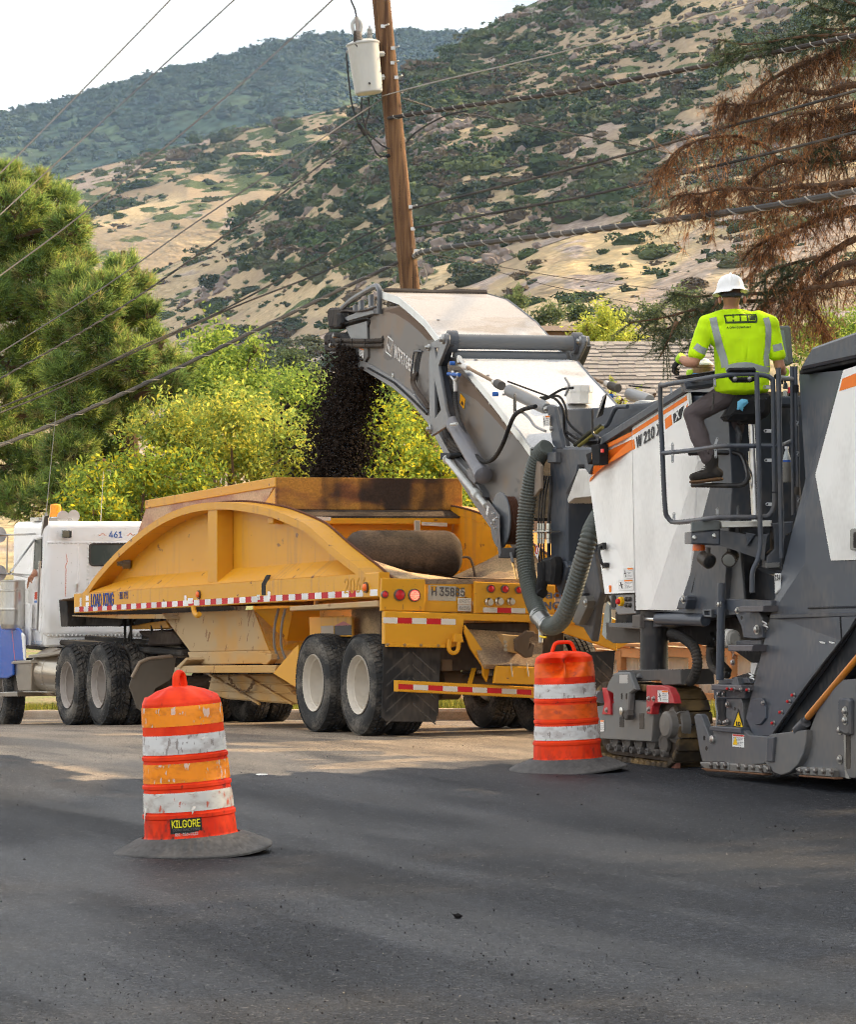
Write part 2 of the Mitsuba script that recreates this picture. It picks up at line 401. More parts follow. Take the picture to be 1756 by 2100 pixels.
R3 = [(-900,330),(-300,300),(0,232),(120,211),(240,180),(340,150),(470,122),(590,85),(690,71),(760,75),(840,66),(960,65),(1100,90),(1300,160),(2700,260)]
m0,g0 = ridge_land(R0,380,760,-4,380,140,7.0,1 / 60,11)
m1,g1 = ridge_land(R1,620,1500,4,500,280,22.0,1 / 120,21,power=1.05)
m2,g2 = ridge_land(R2,1500,2300,60,420,170,34.0,1 / 200,31)
m3,g3 = ridge_land(R3,3000,5000,150,400,150,80.0,1 / 420,41)
def hill_color(bush,rock,scale,seed,grass_a=(0.35,0.275,0.16),grass_b=(0.43,0.345,0.20)):
 def f(p,n,uv):
  fl,ac = 0.77 * p.x + 0.64 * p.z,0.77 * p.z - 0.64 * p.x
  a = 0.5 * fbm(p.x * scale + seed,p.y * scale * 0.45,p.z * scale * 1.6,5) + 0.5 * fbm(fl * scale * 0.5 + seed,ac * scale * 2.6,p.y * scale * 0.1,4)
  scree = smoothstep(0.56,0.62,fbm(fl * scale * 0.4 + 3,ac * scale * 2.2 + seed,1,4))
  b = fbm(p.x * scale * 4.5,p.y * scale * 2.2 + seed,p.z * scale * 7,4)
  c = fbm(p.x * scale * 0.35 + 5,p.y * scale * 0.2,p.z * scale * 0.5 + seed,3)
  fine = noise(p.x * 0.9,p.y * 0.9,p.z * 0.9)
  grass = mix(mi.Color3f(*grass_a),mi.Color3f(*grass_b),smoothstep(0.35,0.65,c)) * (0.75 + 0.5 * fine)
  green = mix(mi.Color3f(0.035,0.055,0.028),mi.Color3f(0.085,0.105,0.04),b) * (0.55 + 0.9 * fine)
  stone = mix(mi.Color3f(0.17,0.14,0.125),mi.Color3f(0.33,0.28,0.245),noise(p.x * 0.35,p.y * 0.3,p.z * 0.8)) * (0.6 + 0.8 * fine)
  hgt = p.z / 240.0
  wr = smoothstep(0.60,0.66,b * 0.55 + fbm(p.x * scale * 1.3 + 40,p.y * scale * 0.5,p.z * scale * 0.9,3) * 0.45 + rock * (hgt - 0.6))
  d = fbm(p.x * scale * 11,p.y * scale * 6,p.z * scale * 14 + seed,3)
  wb = smoothstep(0.56,0.6,a * 0.42 + b * 0.2 + d * 0.38 + bush + 0.05 * hgt)
  grass = mix(grass,mi.Color3f(0.20,0.155,0.115),0.6 * smoothstep(0.45,0.6,fbm(p.x * scale * 2 + 9,p.y * scale,p.z * scale * 3,4) + 0.12 * hgt))
  grass = mix(grass,mi.Color3f(0.25,0.205,0.18) * (0.6 + 0.8 * fine),0.8 * scree)
  return mix(mix(grass,stone,wr),green,wb)
 return f
def hill_bump(p,n,uv):
 return 2.2 * fbm(p.x * 0.22,p.y * 0.22,p.z * 0.22,4)
def hill_mat(name,fn,scale=1.0):
 mat(name, {'type': 'bumpmap', 'b': mikit.proc(hill_bump, 0.3), 'scale': scale, 'bsdf': two({'type': 'principled', 'base_color': mikit.proc(fn), 'roughness': 0.95, 'specular': 0.1})})
hill_mat('slope_low', hill_color(-0.15, 0.0, 1 / 45, 3))
hill_mat('slope_main', hill_color(-0.022, 0.25, 1 / 85, 13, (0.285, 0.22, 0.14), (0.375, 0.295, 0.18)))
hill_mat('slope_mid', hill_color(-0.01, 0.0, 1 / 120, 23, (0.33, 0.255, 0.155), (0.40, 0.315, 0.19)))
def forest_color(p,n,uv):
 a = fbm(p.x / 90,p.y / 190,p.z / 60,5)
 b = noise(p.x / 9,p.y / 22,p.z / 9)
 c = fbm(p.x / 300,p.y / 600,p.z / 150,3)
 green = mix(mi.Color3f(0.018,0.036,0.026),mi.Color3f(0.05,0.075,0.035),smoothstep(0.35,0.7,a)) * (0.5 + 1.0 * b)
 return mix(green,mi.Color3f(0.28,0.22,0.16),0.7 * smoothstep(0.66,0.72,c * 0.5 + a * 0.5))
def forest_bump(p,n,uv):
 return 9.0 * fbm(p.x / 16,p.y / 30,p.z / 16,4)
mat('forest', {'type': 'bumpmap', 'b': mikit.proc(forest_bump, 2.0), 'scale': 1.0, 'bsdf': two({'type': 'principled', 'base_color': mikit.proc(forest_color), 'roughness': 0.95, 'specular': 0.1})})
struct('foothill', m0, 'slope_low', 'low smooth tan foothill', smooth=True)
struct('hill', m1, 'slope_main', 'steep rocky hill with brush rising to the right', smooth=True)
struct('spur_hill', m2, 'slope_mid', 'spur of tan grass and brush behind the main hill', smooth=True)
struct('far_mountain', m3, 'forest', 'far blue green wooded mountain', smooth=True)
# --- brush on the hills
def clump(n,size,tri,col,seed):
 r = np.random.default_rng(seed)
 nl = 5
 lobes = np.column_stack([r.normal(0,0.45,nl),r.normal(0,0.45,nl),r.uniform(0.0,0.35,nl)])
 lr = r.uniform(0.35,0.65,nl)
 w = r.integers(0,nl,n)
 d = r.normal(size=(n,3))
 d /= np.linalg.norm(d,axis=1,keepdims=True)
 d[:,2] = np.where(d[:,2] < -0.2,-d[:,2],d[:,2])
 c = lobes[w] + d * (lr[w] * r.uniform(0.75,1.08,n) ** 0.5)[:,None] * [1,1,0.75]
 nrm = d + 0.7 * r.normal(size=(n,3))
 nrm /= np.linalg.norm(nrm,axis=1,keepdims=True)
 x = np.cross(nrm,r.normal(size=(n,3)))
 x /= np.linalg.norm(x,axis=1,keepdims=True)
 y = np.cross(nrm,x)
 sz = tri * r.uniform(0.6,1.4,n)[:,None]
 V = np.stack([c + x * sz,c - 0.5 * x * sz + 0.8 * y * sz,c - 0.5 * x * sz - 0.8 * y * sz],1) * np.asarray(size)
 C = np.asarray(col) * r.uniform(0.55,1.35,(n,1))
 return V.reshape(-1,3),np.repeat(C,3,0)
def core(size,seed,lev=1):
 m = trimesh.creation.icosphere(lev,0.62 if lev else 0.7)
 d = meshkit.fbm(m.vertices * 2.5 + seed,3,seed)
 return m.vertices * (0.65 + 0.6 * d)[:,None] * [1.15,1.15,0.8] * np.asarray(size),m.faces
def visible_spot(grid,r):
 n,m,_ = grid.shape
 while True:
  i,j = r.uniform(0,n - 2),r.uniform(0,m - 3)
  a,b = int(i),int(j)
  p = grid[a,b] * (1 - (i - a)) + grid[a + 1,b] * (i - a)
  p = p + (grid[a,b + 1] - grid[a,b]) * (j - b)
  px,py = CX + p[0] / p[1] * FPX,HY - (p[2] - EYE) / p[1] * FPX
  if -150 < px < 1900 and -120 < py < 900:
   return p,px,py
def scatter(grid,n,size_range,density,seed,ntri,tri,greens):
 r = np.random.default_rng(seed)
 out = []
 while len(out) < n:
  p,px,py = visible_spot(grid,r)
  if r.random() > density(p,px,py):
   continue
  s = r.uniform(*size_range) * r.choice([0.6,1.0,1.0,1.6])
  col = greens[r.integers(len(greens))]
  out.append((p,s * np.array([r.uniform(0.9,1.7),r.uniform(0.8,1.3),r.uniform(0.75,1.15)]),col,int(r.integers(1 << 30))))
 return out
GREENS = [(0.055,0.080,0.036),(0.066,0.098,0.040),(0.09,0.115,0.048),(0.052,0.068,0.04),(0.10,0.11,0.058),(0.115,0.09,0.06)]
def patchy(scale,lo,hi,seed):
 def f(p,px,py):
  v = meshkit.fbm(np.array([p[0] / scale,p[1] / scale / 2,p[2] / scale * 1.5]),4,seed)
  return float(np.clip((v - lo) / (hi - lo),0.0,1))
 return f
def brush_mesh(spots,ntri,tri):
 Vs,Cs,Fs,at = [],[],[],0
 for p,size,col,sd in spots:
  v,c = clump(ntri,size,tri,col,sd)
  Vs.append(v + p)
  Cs.append(c)
  Fs.append(np.arange(len(v)).reshape(-1,3) + at)
  at += len(v)
  cv,cf = core(size,sd % 97,2 if len(spots) == 1 else 0)
  Vs.append(cv + p)
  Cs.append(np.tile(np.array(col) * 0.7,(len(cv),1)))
  Fs.append(cf + at)
  at += len(cv)
 return trimesh.Trimesh(np.vstack(Vs),np.vstack(Fs),process=False),np.vstack(Cs)
near_spots = scatter(g0,110,(2.0,3.6),lambda p,x,y: (0.25 + patchy(40,0.4,0.6,5)(p,x,y)) * (0.15 if 300 < x < 620 and y < 760 else 1),51,0,0,GREENS)
near_spots += scatter(g1,100,(2.2,4.2),lambda p,x,y: (1.0 if y > np.interp(x,[0,300,440,560,700,860,1000,1200,1500,1800],[600,570,530,560,590,560,520,450,390,330]) - 40 and 300 < x else 0.0) * (0.2 + patchy(60,0.42,0.6,6)(p,x,y)),52,0,0,GREENS)
for sp in near_spots:
 bm,bc = brush_mesh([sp],420,0.11)
 single('oak_shrub', bm, 'rough', 'dark green oak shrub standing alone on the tan grassy hillside', 'shrub', 'oak shrubs on the lower hillside', smooth=False, color=bc)
TANL = ([0,300,440,560,700,860,1000,1200,1500,1800],[600,570,530,560,590,560,520,450,390,330])
far_spots = scatter(g1,1500,(2.0,4.4),lambda p,x,y: (0.08 + patchy(70,0.42,0.58,7)(p,x,y)) * (1 if y < np.interp(x,*TANL) else 0.015),53,0,0,GREENS)
far_spots += scatter(g2,900,(4,7.5),patchy(130,0.42,0.56,8),54,0,0,GREENS)
far_spots += scatter(g0,150,(1.4,2.6),lambda p,x,y: 1.0 if y > 720 else 0.10,55,0,0,GREENS)
tiny_spots = scatter(g1,3600,(0.8,1.7),lambda p,x,y: (0.15 + 0.85 * patchy(45,0.4,0.6,17)(p,x,y)) * (1 if y < np.interp(x,*TANL) else 0.25),57,0,0,GREENS) + scatter(g0,500,(0.6,1.2),lambda p,x,y: patchy(30,0.4,0.6,18)(p,x,y),58,0,0,GREENS) + scatter(g2,700,(1.8,3.2),lambda p,x,y: 0.8,59,0,0,GREENS)
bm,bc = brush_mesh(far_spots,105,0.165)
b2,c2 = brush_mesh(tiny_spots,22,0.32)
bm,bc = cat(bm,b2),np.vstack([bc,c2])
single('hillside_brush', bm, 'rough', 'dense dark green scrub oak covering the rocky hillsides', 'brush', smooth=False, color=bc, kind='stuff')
r3 = np.random.default_rng(60)
crest = []
for q in range(9000):
 i = r3.integers(5,g3.shape[0] - 5)
 if len(crest) >= 3600 or abs(g3[i,5,0] / g3[i,5,1]) > 0.16:
  continue
 j = g3.shape[1] - 2 - int(abs(r3.normal(0,14 if q % 3 == 0 else 60)))
 if j < 40:
  continue
 crest.append((g3[i,j] + [r3.uniform(-12,12),0,0],np.array([13.0,13.0,10.0]) * r3.uniform(0.5,1.2),[(0.03,0.052,0.034),(0.038,0.062,0.036),(0.05,0.075,0.038),(0.042,0.06,0.04)][r3.integers(4)],int(r3.integers(1 << 30))))
bm,bc = brush_mesh(crest,20,0.28)
single('mountain_forest', bm, 'rough', 'dark wood along the crest of the far mountain', 'forest', smooth=False, color=bc, kind='stuff')
Vr,Fr_,at = [],[],0
r4 = np.random.default_rng(61)
for q in range(2600):
 p,px,py = visible_spot(g1,r4)
 if py > 640 or r4.random() > patchy(70,0.54,0.64,9)(p,px,py) + 0.02:
  continue
 m = trimesh.creation.icosphere(1,1.0)
 v = m.vertices * (0.4 + 1.2 * meshkit.noise(m.vertices * 2.3 + q,q))[:,None] * r4.uniform(0.7,2.4) * [1.2,1,r4.uniform(0.7,1.4)]
 Vr.append(v + p)
 Fr_.append(m.faces + at)
 at += len(v)
Vr = np.vstack(Vr)
single('hillside_rocks', trimesh.Trimesh(Vr, np.vstack(Fr_), process=False), 'rough', 'pale grey rock outcrops scattered over the steep hill', 'rocks', smooth=False, color=np.tile([0.20, 0.165, 0.145], (len(Vr), 1)) , kind='stuff')
# --- bottom-dump trailer
z1 = lambda x,y: (0.3539 * x,976.6 + 0.3539 * y)
z2 = lambda x,y: (532.7 + 0.35399 * x,932.2 + 0.35399 * y)
z7 = lambda x,y: (0.23259 * x,1021 + 0.23259 * y)
zA = lambda x,y: (1021 + 0.17696 * x,1109.8 + 0.17696 * y)
zF = lambda x,y: (976.6 + 0.20223 * x,1242.9 + 0.20223 * y)
Z1 = lambda *ps: [z1(*p) for p in ps]
Z2 = lambda *ps: [z2(*p) for p in ps]
Z7 = lambda *ps: [z7(*p) for p in ps]
ZA = lambda *ps: [zA(*p) for p in ps]
ZF = lambda *ps: [zF(*p) for p in ps]
YEL,YELD,DUSTY,BLK,RUBBER,CHROME,STEEL = (0.62,0.30,0.035),(0.50,0.25,0.04),(0.46,0.30,0.13),(0.012,0.012,0.013),(0.018,0.018,0.019),(0.75,0.75,0.74),(0.35,0.35,0.35)
RED,WHITE = (0.55,0.015,0.02),(0.78,0.77,0.74)
def yel_color(p,n,uv):
 s = -(p.x - TF.X0) * TF.n + (p.y - TF.Y0) * TF.c
 f = fbm(s * 0.9,p.z * 1.4,p.x * 0.4,4)
 drip = fbm(s * 14,p.z * 0.9,3,3)
 speck = noise(s * 70,p.z * 40,p.x * 40)
 c = mix(mi.Color3f(0.60,0.27,0.012),mi.Color3f(0.66,0.32,0.024),f)
 c = mix(c,mi.Color3f(0.36,0.19,0.07),0.35 * smoothstep(0.58,0.75,drip) * smoothstep(0.35,0.6,f))
 c = mix(c,mi.Color3f(0.17,0.065,0.03),0.8 * smoothstep(0.745,0.765,fbm(s * 7,p.z * 9,p.x * 5,4)))
 return mix(c,mi.Color3f(0.16,0.10,0.06),0.6 * smoothstep(0.86,0.93,speck * 0.8 + 0.2 * f))
def tan_color(p,n,uv):
 s = -(p.x - TF.X0) * TF.n + (p.y - TF.Y0) * TF.c
 f = fbm(s * 1.5,p.z * 2,p.x * 0.7,4)
 streak = fbm(s * 17 + p.z * 9,p.z * 7,p.x * 2,3)
 c = mix(mi.Color3f(0.50,0.285,0.09),mi.Color3f(0.44,0.315,0.17),smoothstep(0.35,0.65,f))
 return mix(c,mi.Color3f(0.20,0.095,0.045),0.7 * smoothstep(0.70,0.75,streak))
def tar_color(p,n,uv):
 t = (p.x - TF.X0) * TF.c + (p.y - TF.Y0) * TF.n
 f = fbm(t * 2.0,p.z * 4.5,1,4)
 col = fbm(t * 3.2 + 4,p.z * 0.8,5,3)
 speck = noise(t * 80,p.z * 80,0)
 c = mix(mi.Color3f(0.46,0.21,0.04),mi.Color3f(0.27,0.10,0.04),smoothstep(0.35,0.6,f))
 c = mix(c,mi.Color3f(0.045,0.028,0.02),smoothstep(0.40,0.62,col * 0.7 + f * 0.3))
 return c * (0.8 + 0.4 * speck)
def sand_color(p,n,uv):
 f = fbm(p.x * 2,p.y * 2,p.z * 2,4)
 g = noise(p.x * 90,p.y * 90,p.z * 90)
 c = mix(mi.Color3f(0.42,0.29,0.16),mi.Color3f(0.22,0.155,0.105),smoothstep(0.4,0.65,f))
 return c * (0.55 + 0.9 * g)
def tank_color(p,n,uv):
 t = (p.x - TF.X0) * TF.c + (p.y - TF.Y0) * TF.n
 f = fbm(t * 3,p.z * 3,p.y * 2,4)
 g = noise(p.x * 70,p.y * 70,p.z * 70)
 drip = fbm(t * 16,p.z * 1.5,2,3)
 c = mix(mi.Color3f(0.085,0.062,0.045),mi.Color3f(0.042,0.033,0.026),smoothstep(0.38,0.62,f))
 return mix(c,mi.Color3f(0.022,0.018,0.016),smoothstep(1.78,1.6,p.z + 0.12 * (drip - 0.5))) * (0.6 + 0.8 * g)
def pinkish(p,n,uv):
 f = fbm(p.x * 2,p.y * 2,p.z * 3,4)
 g = noise(p.x * 50,p.y * 50,p.z * 50)
 return mix(mi.Color3f(0.50,0.33,0.20),mi.Color3f(0.36,0.19,0.13),smoothstep(0.38,0.62,f)) * (0.8 + 0.35 * g)
def tex(name,fn,rough,metal=0.0,spec=0.5):
 return mat(name, two({'type': 'principled', 'base_color': mikit.proc(fn), 'roughness': rough, 'metallic': metal, 'specular': spec}))
tex('yellow_paint', yel_color, 0.4, 0, 0.25)
tex('dusty_yellow', tan_color, 0.7, 0, 0.25)
tex('tar_stained', tar_color, 0.75, 0, 0.25)
tex('sandy', sand_color, 0.95, 0, 0.1)
tex('tank_grime', tank_color, 0.9, 0, 0.15)
tex('worn_pink', pinkish, 0.6, 0, 0.35)
TR = thing('bottom_dump_trailer', 'yellow bottom-dump trailer with arched sides being filled with black millings', 'trailer')
S_R = TF.st(778, 1215, 0.0)[0]          # the trailer's rear end
def arch_pts():
 return Z1((430,712),(490,665),(550,580),(640,475),(720,397),(810,322),(900,257),(1000,204),(1100,170),(1200,153),(1320,150),(1450,166),(1550,186),(1650,222),(1750,266)) + Z2((300,430),(400,520),(500,600),(580,662),(690,762))
def arch_side(t_face,sign,tag):
 pr = [TF.st(x,y,0.0) for x,y in arch_pts()]
 pr = smooth_path(np.array(pr),3)
 rail_top = [TF.st(*z1(500,685),0.0),TF.st(*z2(560,690),0.0)]
 zt0,zt1 = rail_top[0][1],rail_top[1][1] + 0.02
 sF,sR = pr[0][0],pr[-1][0]
 zt = lambda s: zt0 + (zt1 - zt0) * (sF - s) / (sF - sR)
 zb = lambda s: zt(s) - 0.245
 inner = inset(np.vstack([pr,[[sR,zt(sR) - 0.6],[sF,zt(sF) - 0.6]]])[::1],-0.0)
 d = np.gradient(pr,axis=0)
 d /= np.linalg.norm(d,axis=1,keepdims=True)
 nrm = np.stack([d[:,1],-d[:,0]],1)
 if nrm[len(nrm) // 2][1] > 0:
  nrm = -nrm
 low = pr + nrm * 0.085
 ok = low[:,1] > zt(low[:,0]) - 0.03
 T = lambda a: t_face + sign * a
 rings = []
 for (s,z),(s2,z2_) in zip(pr,low):
  rings.append(TF.w([s,s,s2,s2],[T(0),T(0.24),T(0.24),T(0)],[z,z,z2_,z2_]))
 fl = put('arch_flange', loft(rings), 'yellow_paint', TR, 25)
 lip = [TF.w([s,s],[T(0.004),T(0.235)],[z + 0.006] * 2) for s,z in pr]
 put('rust_edge', tube(TF.w(pr[:, 0], T(0.232), pr[:, 1] + 0.012), 0.012, 5), 'rough', fl, color=(0.13, 0.06, 0.035))
 poly = [(s,max(z - 0.02,zt(s))) for s,z in pr] + [(sR,zt(sR)),(sF,zt(sF))]
 sh = prism(np.array(poly),0.215,0.23,0)
 sh.vertices = TF.w(sh.vertices[:,0],T(sh.vertices[:,2]),sh.vertices[:,1])
 put('side_sheet', fixn(sh), 'yellow_paint', TR)
 lx = np.linspace(sF - 0.5,sR + 0.5,9)
 rings = [TF.w([s] * 3,[T(0.0),T(0.212),T(0.212)],[zt(s),zt(s) + 0.17 * (1 if 0 < i < 8 else 0.1),zt(s) - 0.02]) for i,s in enumerate(lx)]
 put('side_ledge', loft(rings), 'yellow_paint', TR)
 rp = [(sF + 0.02,zt(sF)),(sR,zt(sR)),(sR,zb(sR)),(sF + 0.02,zb(sF))]
 rl = prism(np.array(rp),0.0,0.12,0.008)
 rl.vertices = TF.w(rl.vertices[:,0],T(rl.vertices[:,2]),rl.vertices[:,1])
 put('side_rail', fixn(rl), 'yellow_paint', TR)
 n = 53
 e = np.linspace(sF - 0.03,sR + 0.03,n + 1)
 Vv,Cc = [],[]
 for i in range(n):
  if i == n - 2:
   continue
  a,b = e[i],e[i + 1]
  g = 0.01
  z0a,z0b = zb(a) + 0.012,zb(b) + 0.012
  Vv += [TF.w([a,b,b,a],[T(-0.003)] * 4,[z0a,z0b,z0b + 0.065,z0a + 0.065])]
  Cc += [np.tile(WHITE if i % 2 == 0 else RED,(4,1)) * rng.uniform(0.75,1.0)]
 Vv = np.vstack(Vv)
 Ff = np.vstack([[[4 * i,4 * i + 1,4 * i + 2],[4 * i,4 * i + 2,4 * i + 3]] for i in range(len(Vv) // 4)])
 put('reflective_tape', trimesh.Trimesh(Vv, Ff, process=False), 'print', TR, False, np.vstack(Cc), 'red and white checked reflective tape along the side rail')
 labels[next(reversed(scene))]['kind'] = 'stuff'
 for sx in (TF.st(*z1(1221,400),0.0)[0],):
  zt_ = np.interp(-sx,-pr[:,0][::-1] if pr[0,0] < pr[-1,0] else -pr[:,0],pr[:,1][::-1] if pr[0,0] < pr[-1,0] else pr[:,1])
  st = TF.box(sx - 0.16,sx + 0.16,T(0.0),T(0.21),zt(sx) + 0.06,zt_ - 0.06,0.006)
  wb = [(sx - 0.16,zt(sx) + 0.02),(sx + 0.16,zt(sx) + 0.02),(sx + 0.16,zt_ - 0.07),(sx - 0.16,zt_ - 0.07)]
  wb = prism(np.array(wb),0.02,0.21,0.006)
  wb.vertices = TF.w(wb.vertices[:,0],T(wb.vertices[:,2]),wb.vertices[:,1])
  put('stiffener', fixn(wb), 'yellow_paint', TR)
 return zt,zb,sF,sR
zt, zb, sF, sR = arch_side(0.0, 1, 'near')
arch_side(2.55, -1, 'far')
ex_side = TF.w(-1,0,0) - TF.w(0,0,0)
EZ = np.array([0,0,1.0])
sl = np.array([*(ex_side * 1.0)])
sl[2] = (zt(sR) - zt(sF)) / (sF - sR)
for tx, h, a, wpx, c, bold in (('LOAD', 0.17, (527, 757), 62, (0.03, 0.055, 0.24), True), ('KING', 0.17, (598, 752), 62, (0.03, 0.055, 0.24), True), ('BD 793', 0.095, (695, 712), 48, (0.05, 0.06, 0.18), False)):
 s0,zz = TF.st(*z1(*a),0.0)
 s1,_ = TF.st(*z1(a[0] + wpx,a[1]),0.0)
 put('side_lettering', text_on(tx, h * 0.92, TF.w(s0, -0.004, zz), sl, EZ, 0.003, bold, s0 - s1), 'print', TR, 30, c)
s0,zz = TF.st(*z2(487,805),0.0)
put('fleet_number', text_on('2066', 0.15, TF.w(s0, -0.003, zz), sl, EZ, 0.002, False, 0.62), 'print', TR, 30, (0.53, 0.25, 0.02))
for a,w,h,c in (((462,755),10,50,(0.6,0.6,0.55)),((497,760),17,30,WHITE),((497,722),17,30,WHITE),((1068,740),12,48,WHITE),((1088,738),30,32,WHITE),((1488,718),18,30,(0.6,0.7,0.65)),((1550,712),16,45,WHITE),((1402,720),12,18,WHITE)):
 q = [TF.wt(*z1(a[0] + dx,a[1] + dy),-0.003) for dx,dy in ((0,0),(w,-1),(w,-h - 1),(0,-h))]
 put('sticker', quad(*q), 'print', TR, False, c)
for pt,zf,r in (((1157,686),z1,0.05),((621,770),z2,0.055)):
 c = TF.wt(*zf(*pt),0.0)
 v = TF.w(0,-1,0) - TF.w(0,0,0)
 b = put('marker_lamp', lathe([(0, r), (0.02, r), (0.02, r * 0.8)], c, c + v, 20), 'paint', TR, 30, (0.10, 0.05, 0.02))
 put('lens', lathe([(0.015, r * 0.72), (0.035, r * 0.65), (0.045, r * 0.3)], c, c + v, 18), 'glow', b, 30, (0.85, 0.14, 0.01))
sc_ = TF.wt(*z1(755,495),0.21)
put('side_camera', lathe([(0, 0.09), (0.09, 0.09), (0.1, 0.06), (0.16, 0.05)], sc_, sc_ + (TF.w(0.3, -1, 0) - TF.w(0, 0, 0)), 18), 'paint', TR, 30, (0.14, 0.11, 0.07))
put('slot', TF.plate_t(Z1((1518, 690), (1518, 625), (1545, 572), (1568, 572), (1540, 630), (1540, 690)), 0.0, -0.004, 0.006, 0), 'matte', TR, color=BLK)
hk = [TF.wt(*z1(x,y),-0.03) for x,y in ((1120,755),(1128,790),(1145,808),(1156,798))]
put('tow_hook', tube(smooth_path(hk, 4), 0.03, 8), 'yellow_paint', TR)
TB = 0.245
tl,trp,brp,blp = [TF.st(*z1(*p),TB) for p in ((858,150),(1605,14),(1555,182),(803,328))]
sRear,sFront = trp[0],tl[0]
zTop = lambda s: trp[1] + (tl[1] - trp[1]) * (s - sRear) / (sFront - sRear)
zBotR,zBotF = brp[1],blp[1]
W0,W1 = TB,2.43
bp = [(sRear,zTop(sRear)),(sFront,zTop(sFront)),(sFront + 0.35,blp[1] - 0.1),(sRear + 0.0,brp[1] - 0.05)]
for t in (W0,W1):
 m = prism(np.array([(sFront,tl[1] - 0.03),(sRear - 0.02,trp[1] - 0.03),(sRear + 0.42,brp[1]),(blp[0],blp[1])]),-0.012,0.012,0.004)
 m.vertices = TF.w(m.vertices[:,0],t + m.vertices[:,2],m.vertices[:,1])
 put('hopper_side', fixn(m), 'worn_pink', TR)
 m = prism(np.array([(sFront + 0.03,tl[1] + 0.02),(sRear - 0.03,trp[1] + 0.015),(sRear - 0.03,trp[1] - 0.09),(sFront + 0.03,tl[1] - 0.08)]),-0.03,0.02,0.006)
 m.vertices = TF.w(m.vertices[:,0],t + m.vertices[:,2],m.vertices[:,1])
 put('top_rail', fixn(m), 'yellow_paint', TR)
 m = prism(np.array([(sRear - 0.01,trp[1] - 0.08),(sRear - 0.01,brp[1] - 0.10),(sRear + 0.50,brp[1] - 0.02)]),-0.014,0.02,0.004)
 m.vertices = TF.w(m.vertices[:,0],t + m.vertices[:,2],m.vertices[:,1])
 put('corner_gusset', fixn(m), 'yellow_paint', TR)
zr0 = trp[1] + 0.015
zr1 = TF.tz(*z2(100,318),sRear)[1]
rw = [(sRear,zr0),(sRear - 0.03,zr0),(sRear - 0.03,zr1),(sRear,zr1)]
m = TF.box(sRear - 0.035,sRear + 0.01,W0 - 0.02,W1 + 0.02,zr1,zr0,0.005)
RWk = put('rear_wall', m, 'tar_stained', TR, label='rear wall of the hopper streaked with black tar')
put('front_wall', TF.box(sFront - 0.02, sFront + 0.02, W0 + 0.03, W1 - 0.03, zBotF - 0.9, zTop(sFront), 0.005), 'tar_stained', TR)
zl1 = TF.tz(*z2(300,355),sRear - 0.25)[1]
led = [TF.w([sRear + 0.01,sRear + 0.01,sRear - 0.27,sRear - 0.27],[t] * 4,[zr1 + 0.01,zr1 - 0.02,zl1 - 0.02,zl1]) for t in (0.1,2.45)]
put('dirty_ledge', loft(led), 'tank_grime', TR)
bz1 = TF.tz(*z2(300,402),sRear - 0.27)[1]
put('cross_beam', TF.box(sRear - 0.27, sRear - 0.1, 0.1, 2.45, bz1, zl1 - 0.021, 0.008), 'yellow_paint', TR)
for a,b in (((258,356),(412,384)),((938,390),(1088,418))):
 q = [TF.ws(*z2(x,y),sRear - 0.273) for x,y in ((a[0],b[1] - 8),(b[0],b[1]),(b[0],a[1] + 6),(a[0],a[1]))]
 put('reflective_tape', quad(*q), 'print', TR, False, (0.62, 0.58, 0.5))
put('slope_sheet', loft([TF.w([sRear - 0.1, sRear - 0.08, sRear + 0.5, sRear + 0.48], [t] * 4, [bz1 + 0.02, bz1 + 0.02, 1.45, 1.45]) for t in (0.3, 2.3)]), 'yellow_paint', TR)
put('rear_bulkhead', TF.box(sRear - 0.09, sRear - 0.06, 0.26, 2.3, 1.3, bz1 + 0.01, 0.004), 'yellow_paint', TR)
hp = meshkit
S_, T_ = np.meshgrid(np.linspace(sRear + 0.05, sFront - 0.05, 40), np.linspace(W0 + 0.14, W1 - 0.14, 24), indexing='ij')
Zh = zr0 - 0.42 - 0.12 * (S_ - sRear) + 0.5 * np.exp(-((S_ - sRear - 1.3) / 1.0) ** 2 - ((T_ - 1.2) / 0.8) ** 2) - 0.25 + 0.14 * meshkit.fbm(np.stack([S_ * 3,T_ * 3,S_ * 0],-1),4,2)
W_ = TF.w(S_,T_,Zh).reshape(-1,3)
ii = (np.arange(39)[:,None] * 24 + np.arange(23)[None]).ravel()
single('heaped_millings', trimesh.Trimesh(W_, np.vstack([np.stack([ii, ii + 1, ii + 25], 1), np.stack([ii, ii + 25, ii + 24], 1)]), process=False), 'rough', 'black asphalt millings heaped in the hopper of the yellow trailer', 'millings', smooth=True, color=(0.016, 0.014, 0.013), kind='stuff')
tc = TF.w(1.0,0.92,1.79)
va = TF.w(0,1,0) - TF.w(0,0,0)
TK = put('air_tank', lathe([(-0.635, 0.02), (-0.63, 0.12), (-0.6, 0.19), (-0.55, 0.235), (-0.48, 0.255), (0.48, 0.255), (0.55, 0.235), (0.6, 0.19), (0.63, 0.12), (0.635, 0.02)], tc, tc + va, 40), 'tank_grime', TR, label='dusty black air tank lying across the rear deck')
put('drain_pipe', tube(smooth_path([TF.w(0.95, 1.55, 1.76), TF.w(0.95, 1.65, 1.76), TF.w(0.92, 1.68, 1.7), TF.w(0.9, 1.7, 1.56)], 4), 0.014, 6), 'matte', TR, color=(0.10, 0.07, 0.05))
put('tank_strap', TF.box(1.1, 1.13, 1.1, 1.16, 1.98, 2.15, 0.004), 'matte', TR, color=(0.4, 0.33, 0.25))
zd = TF.tz(*z2(950,722),S_R)[1]
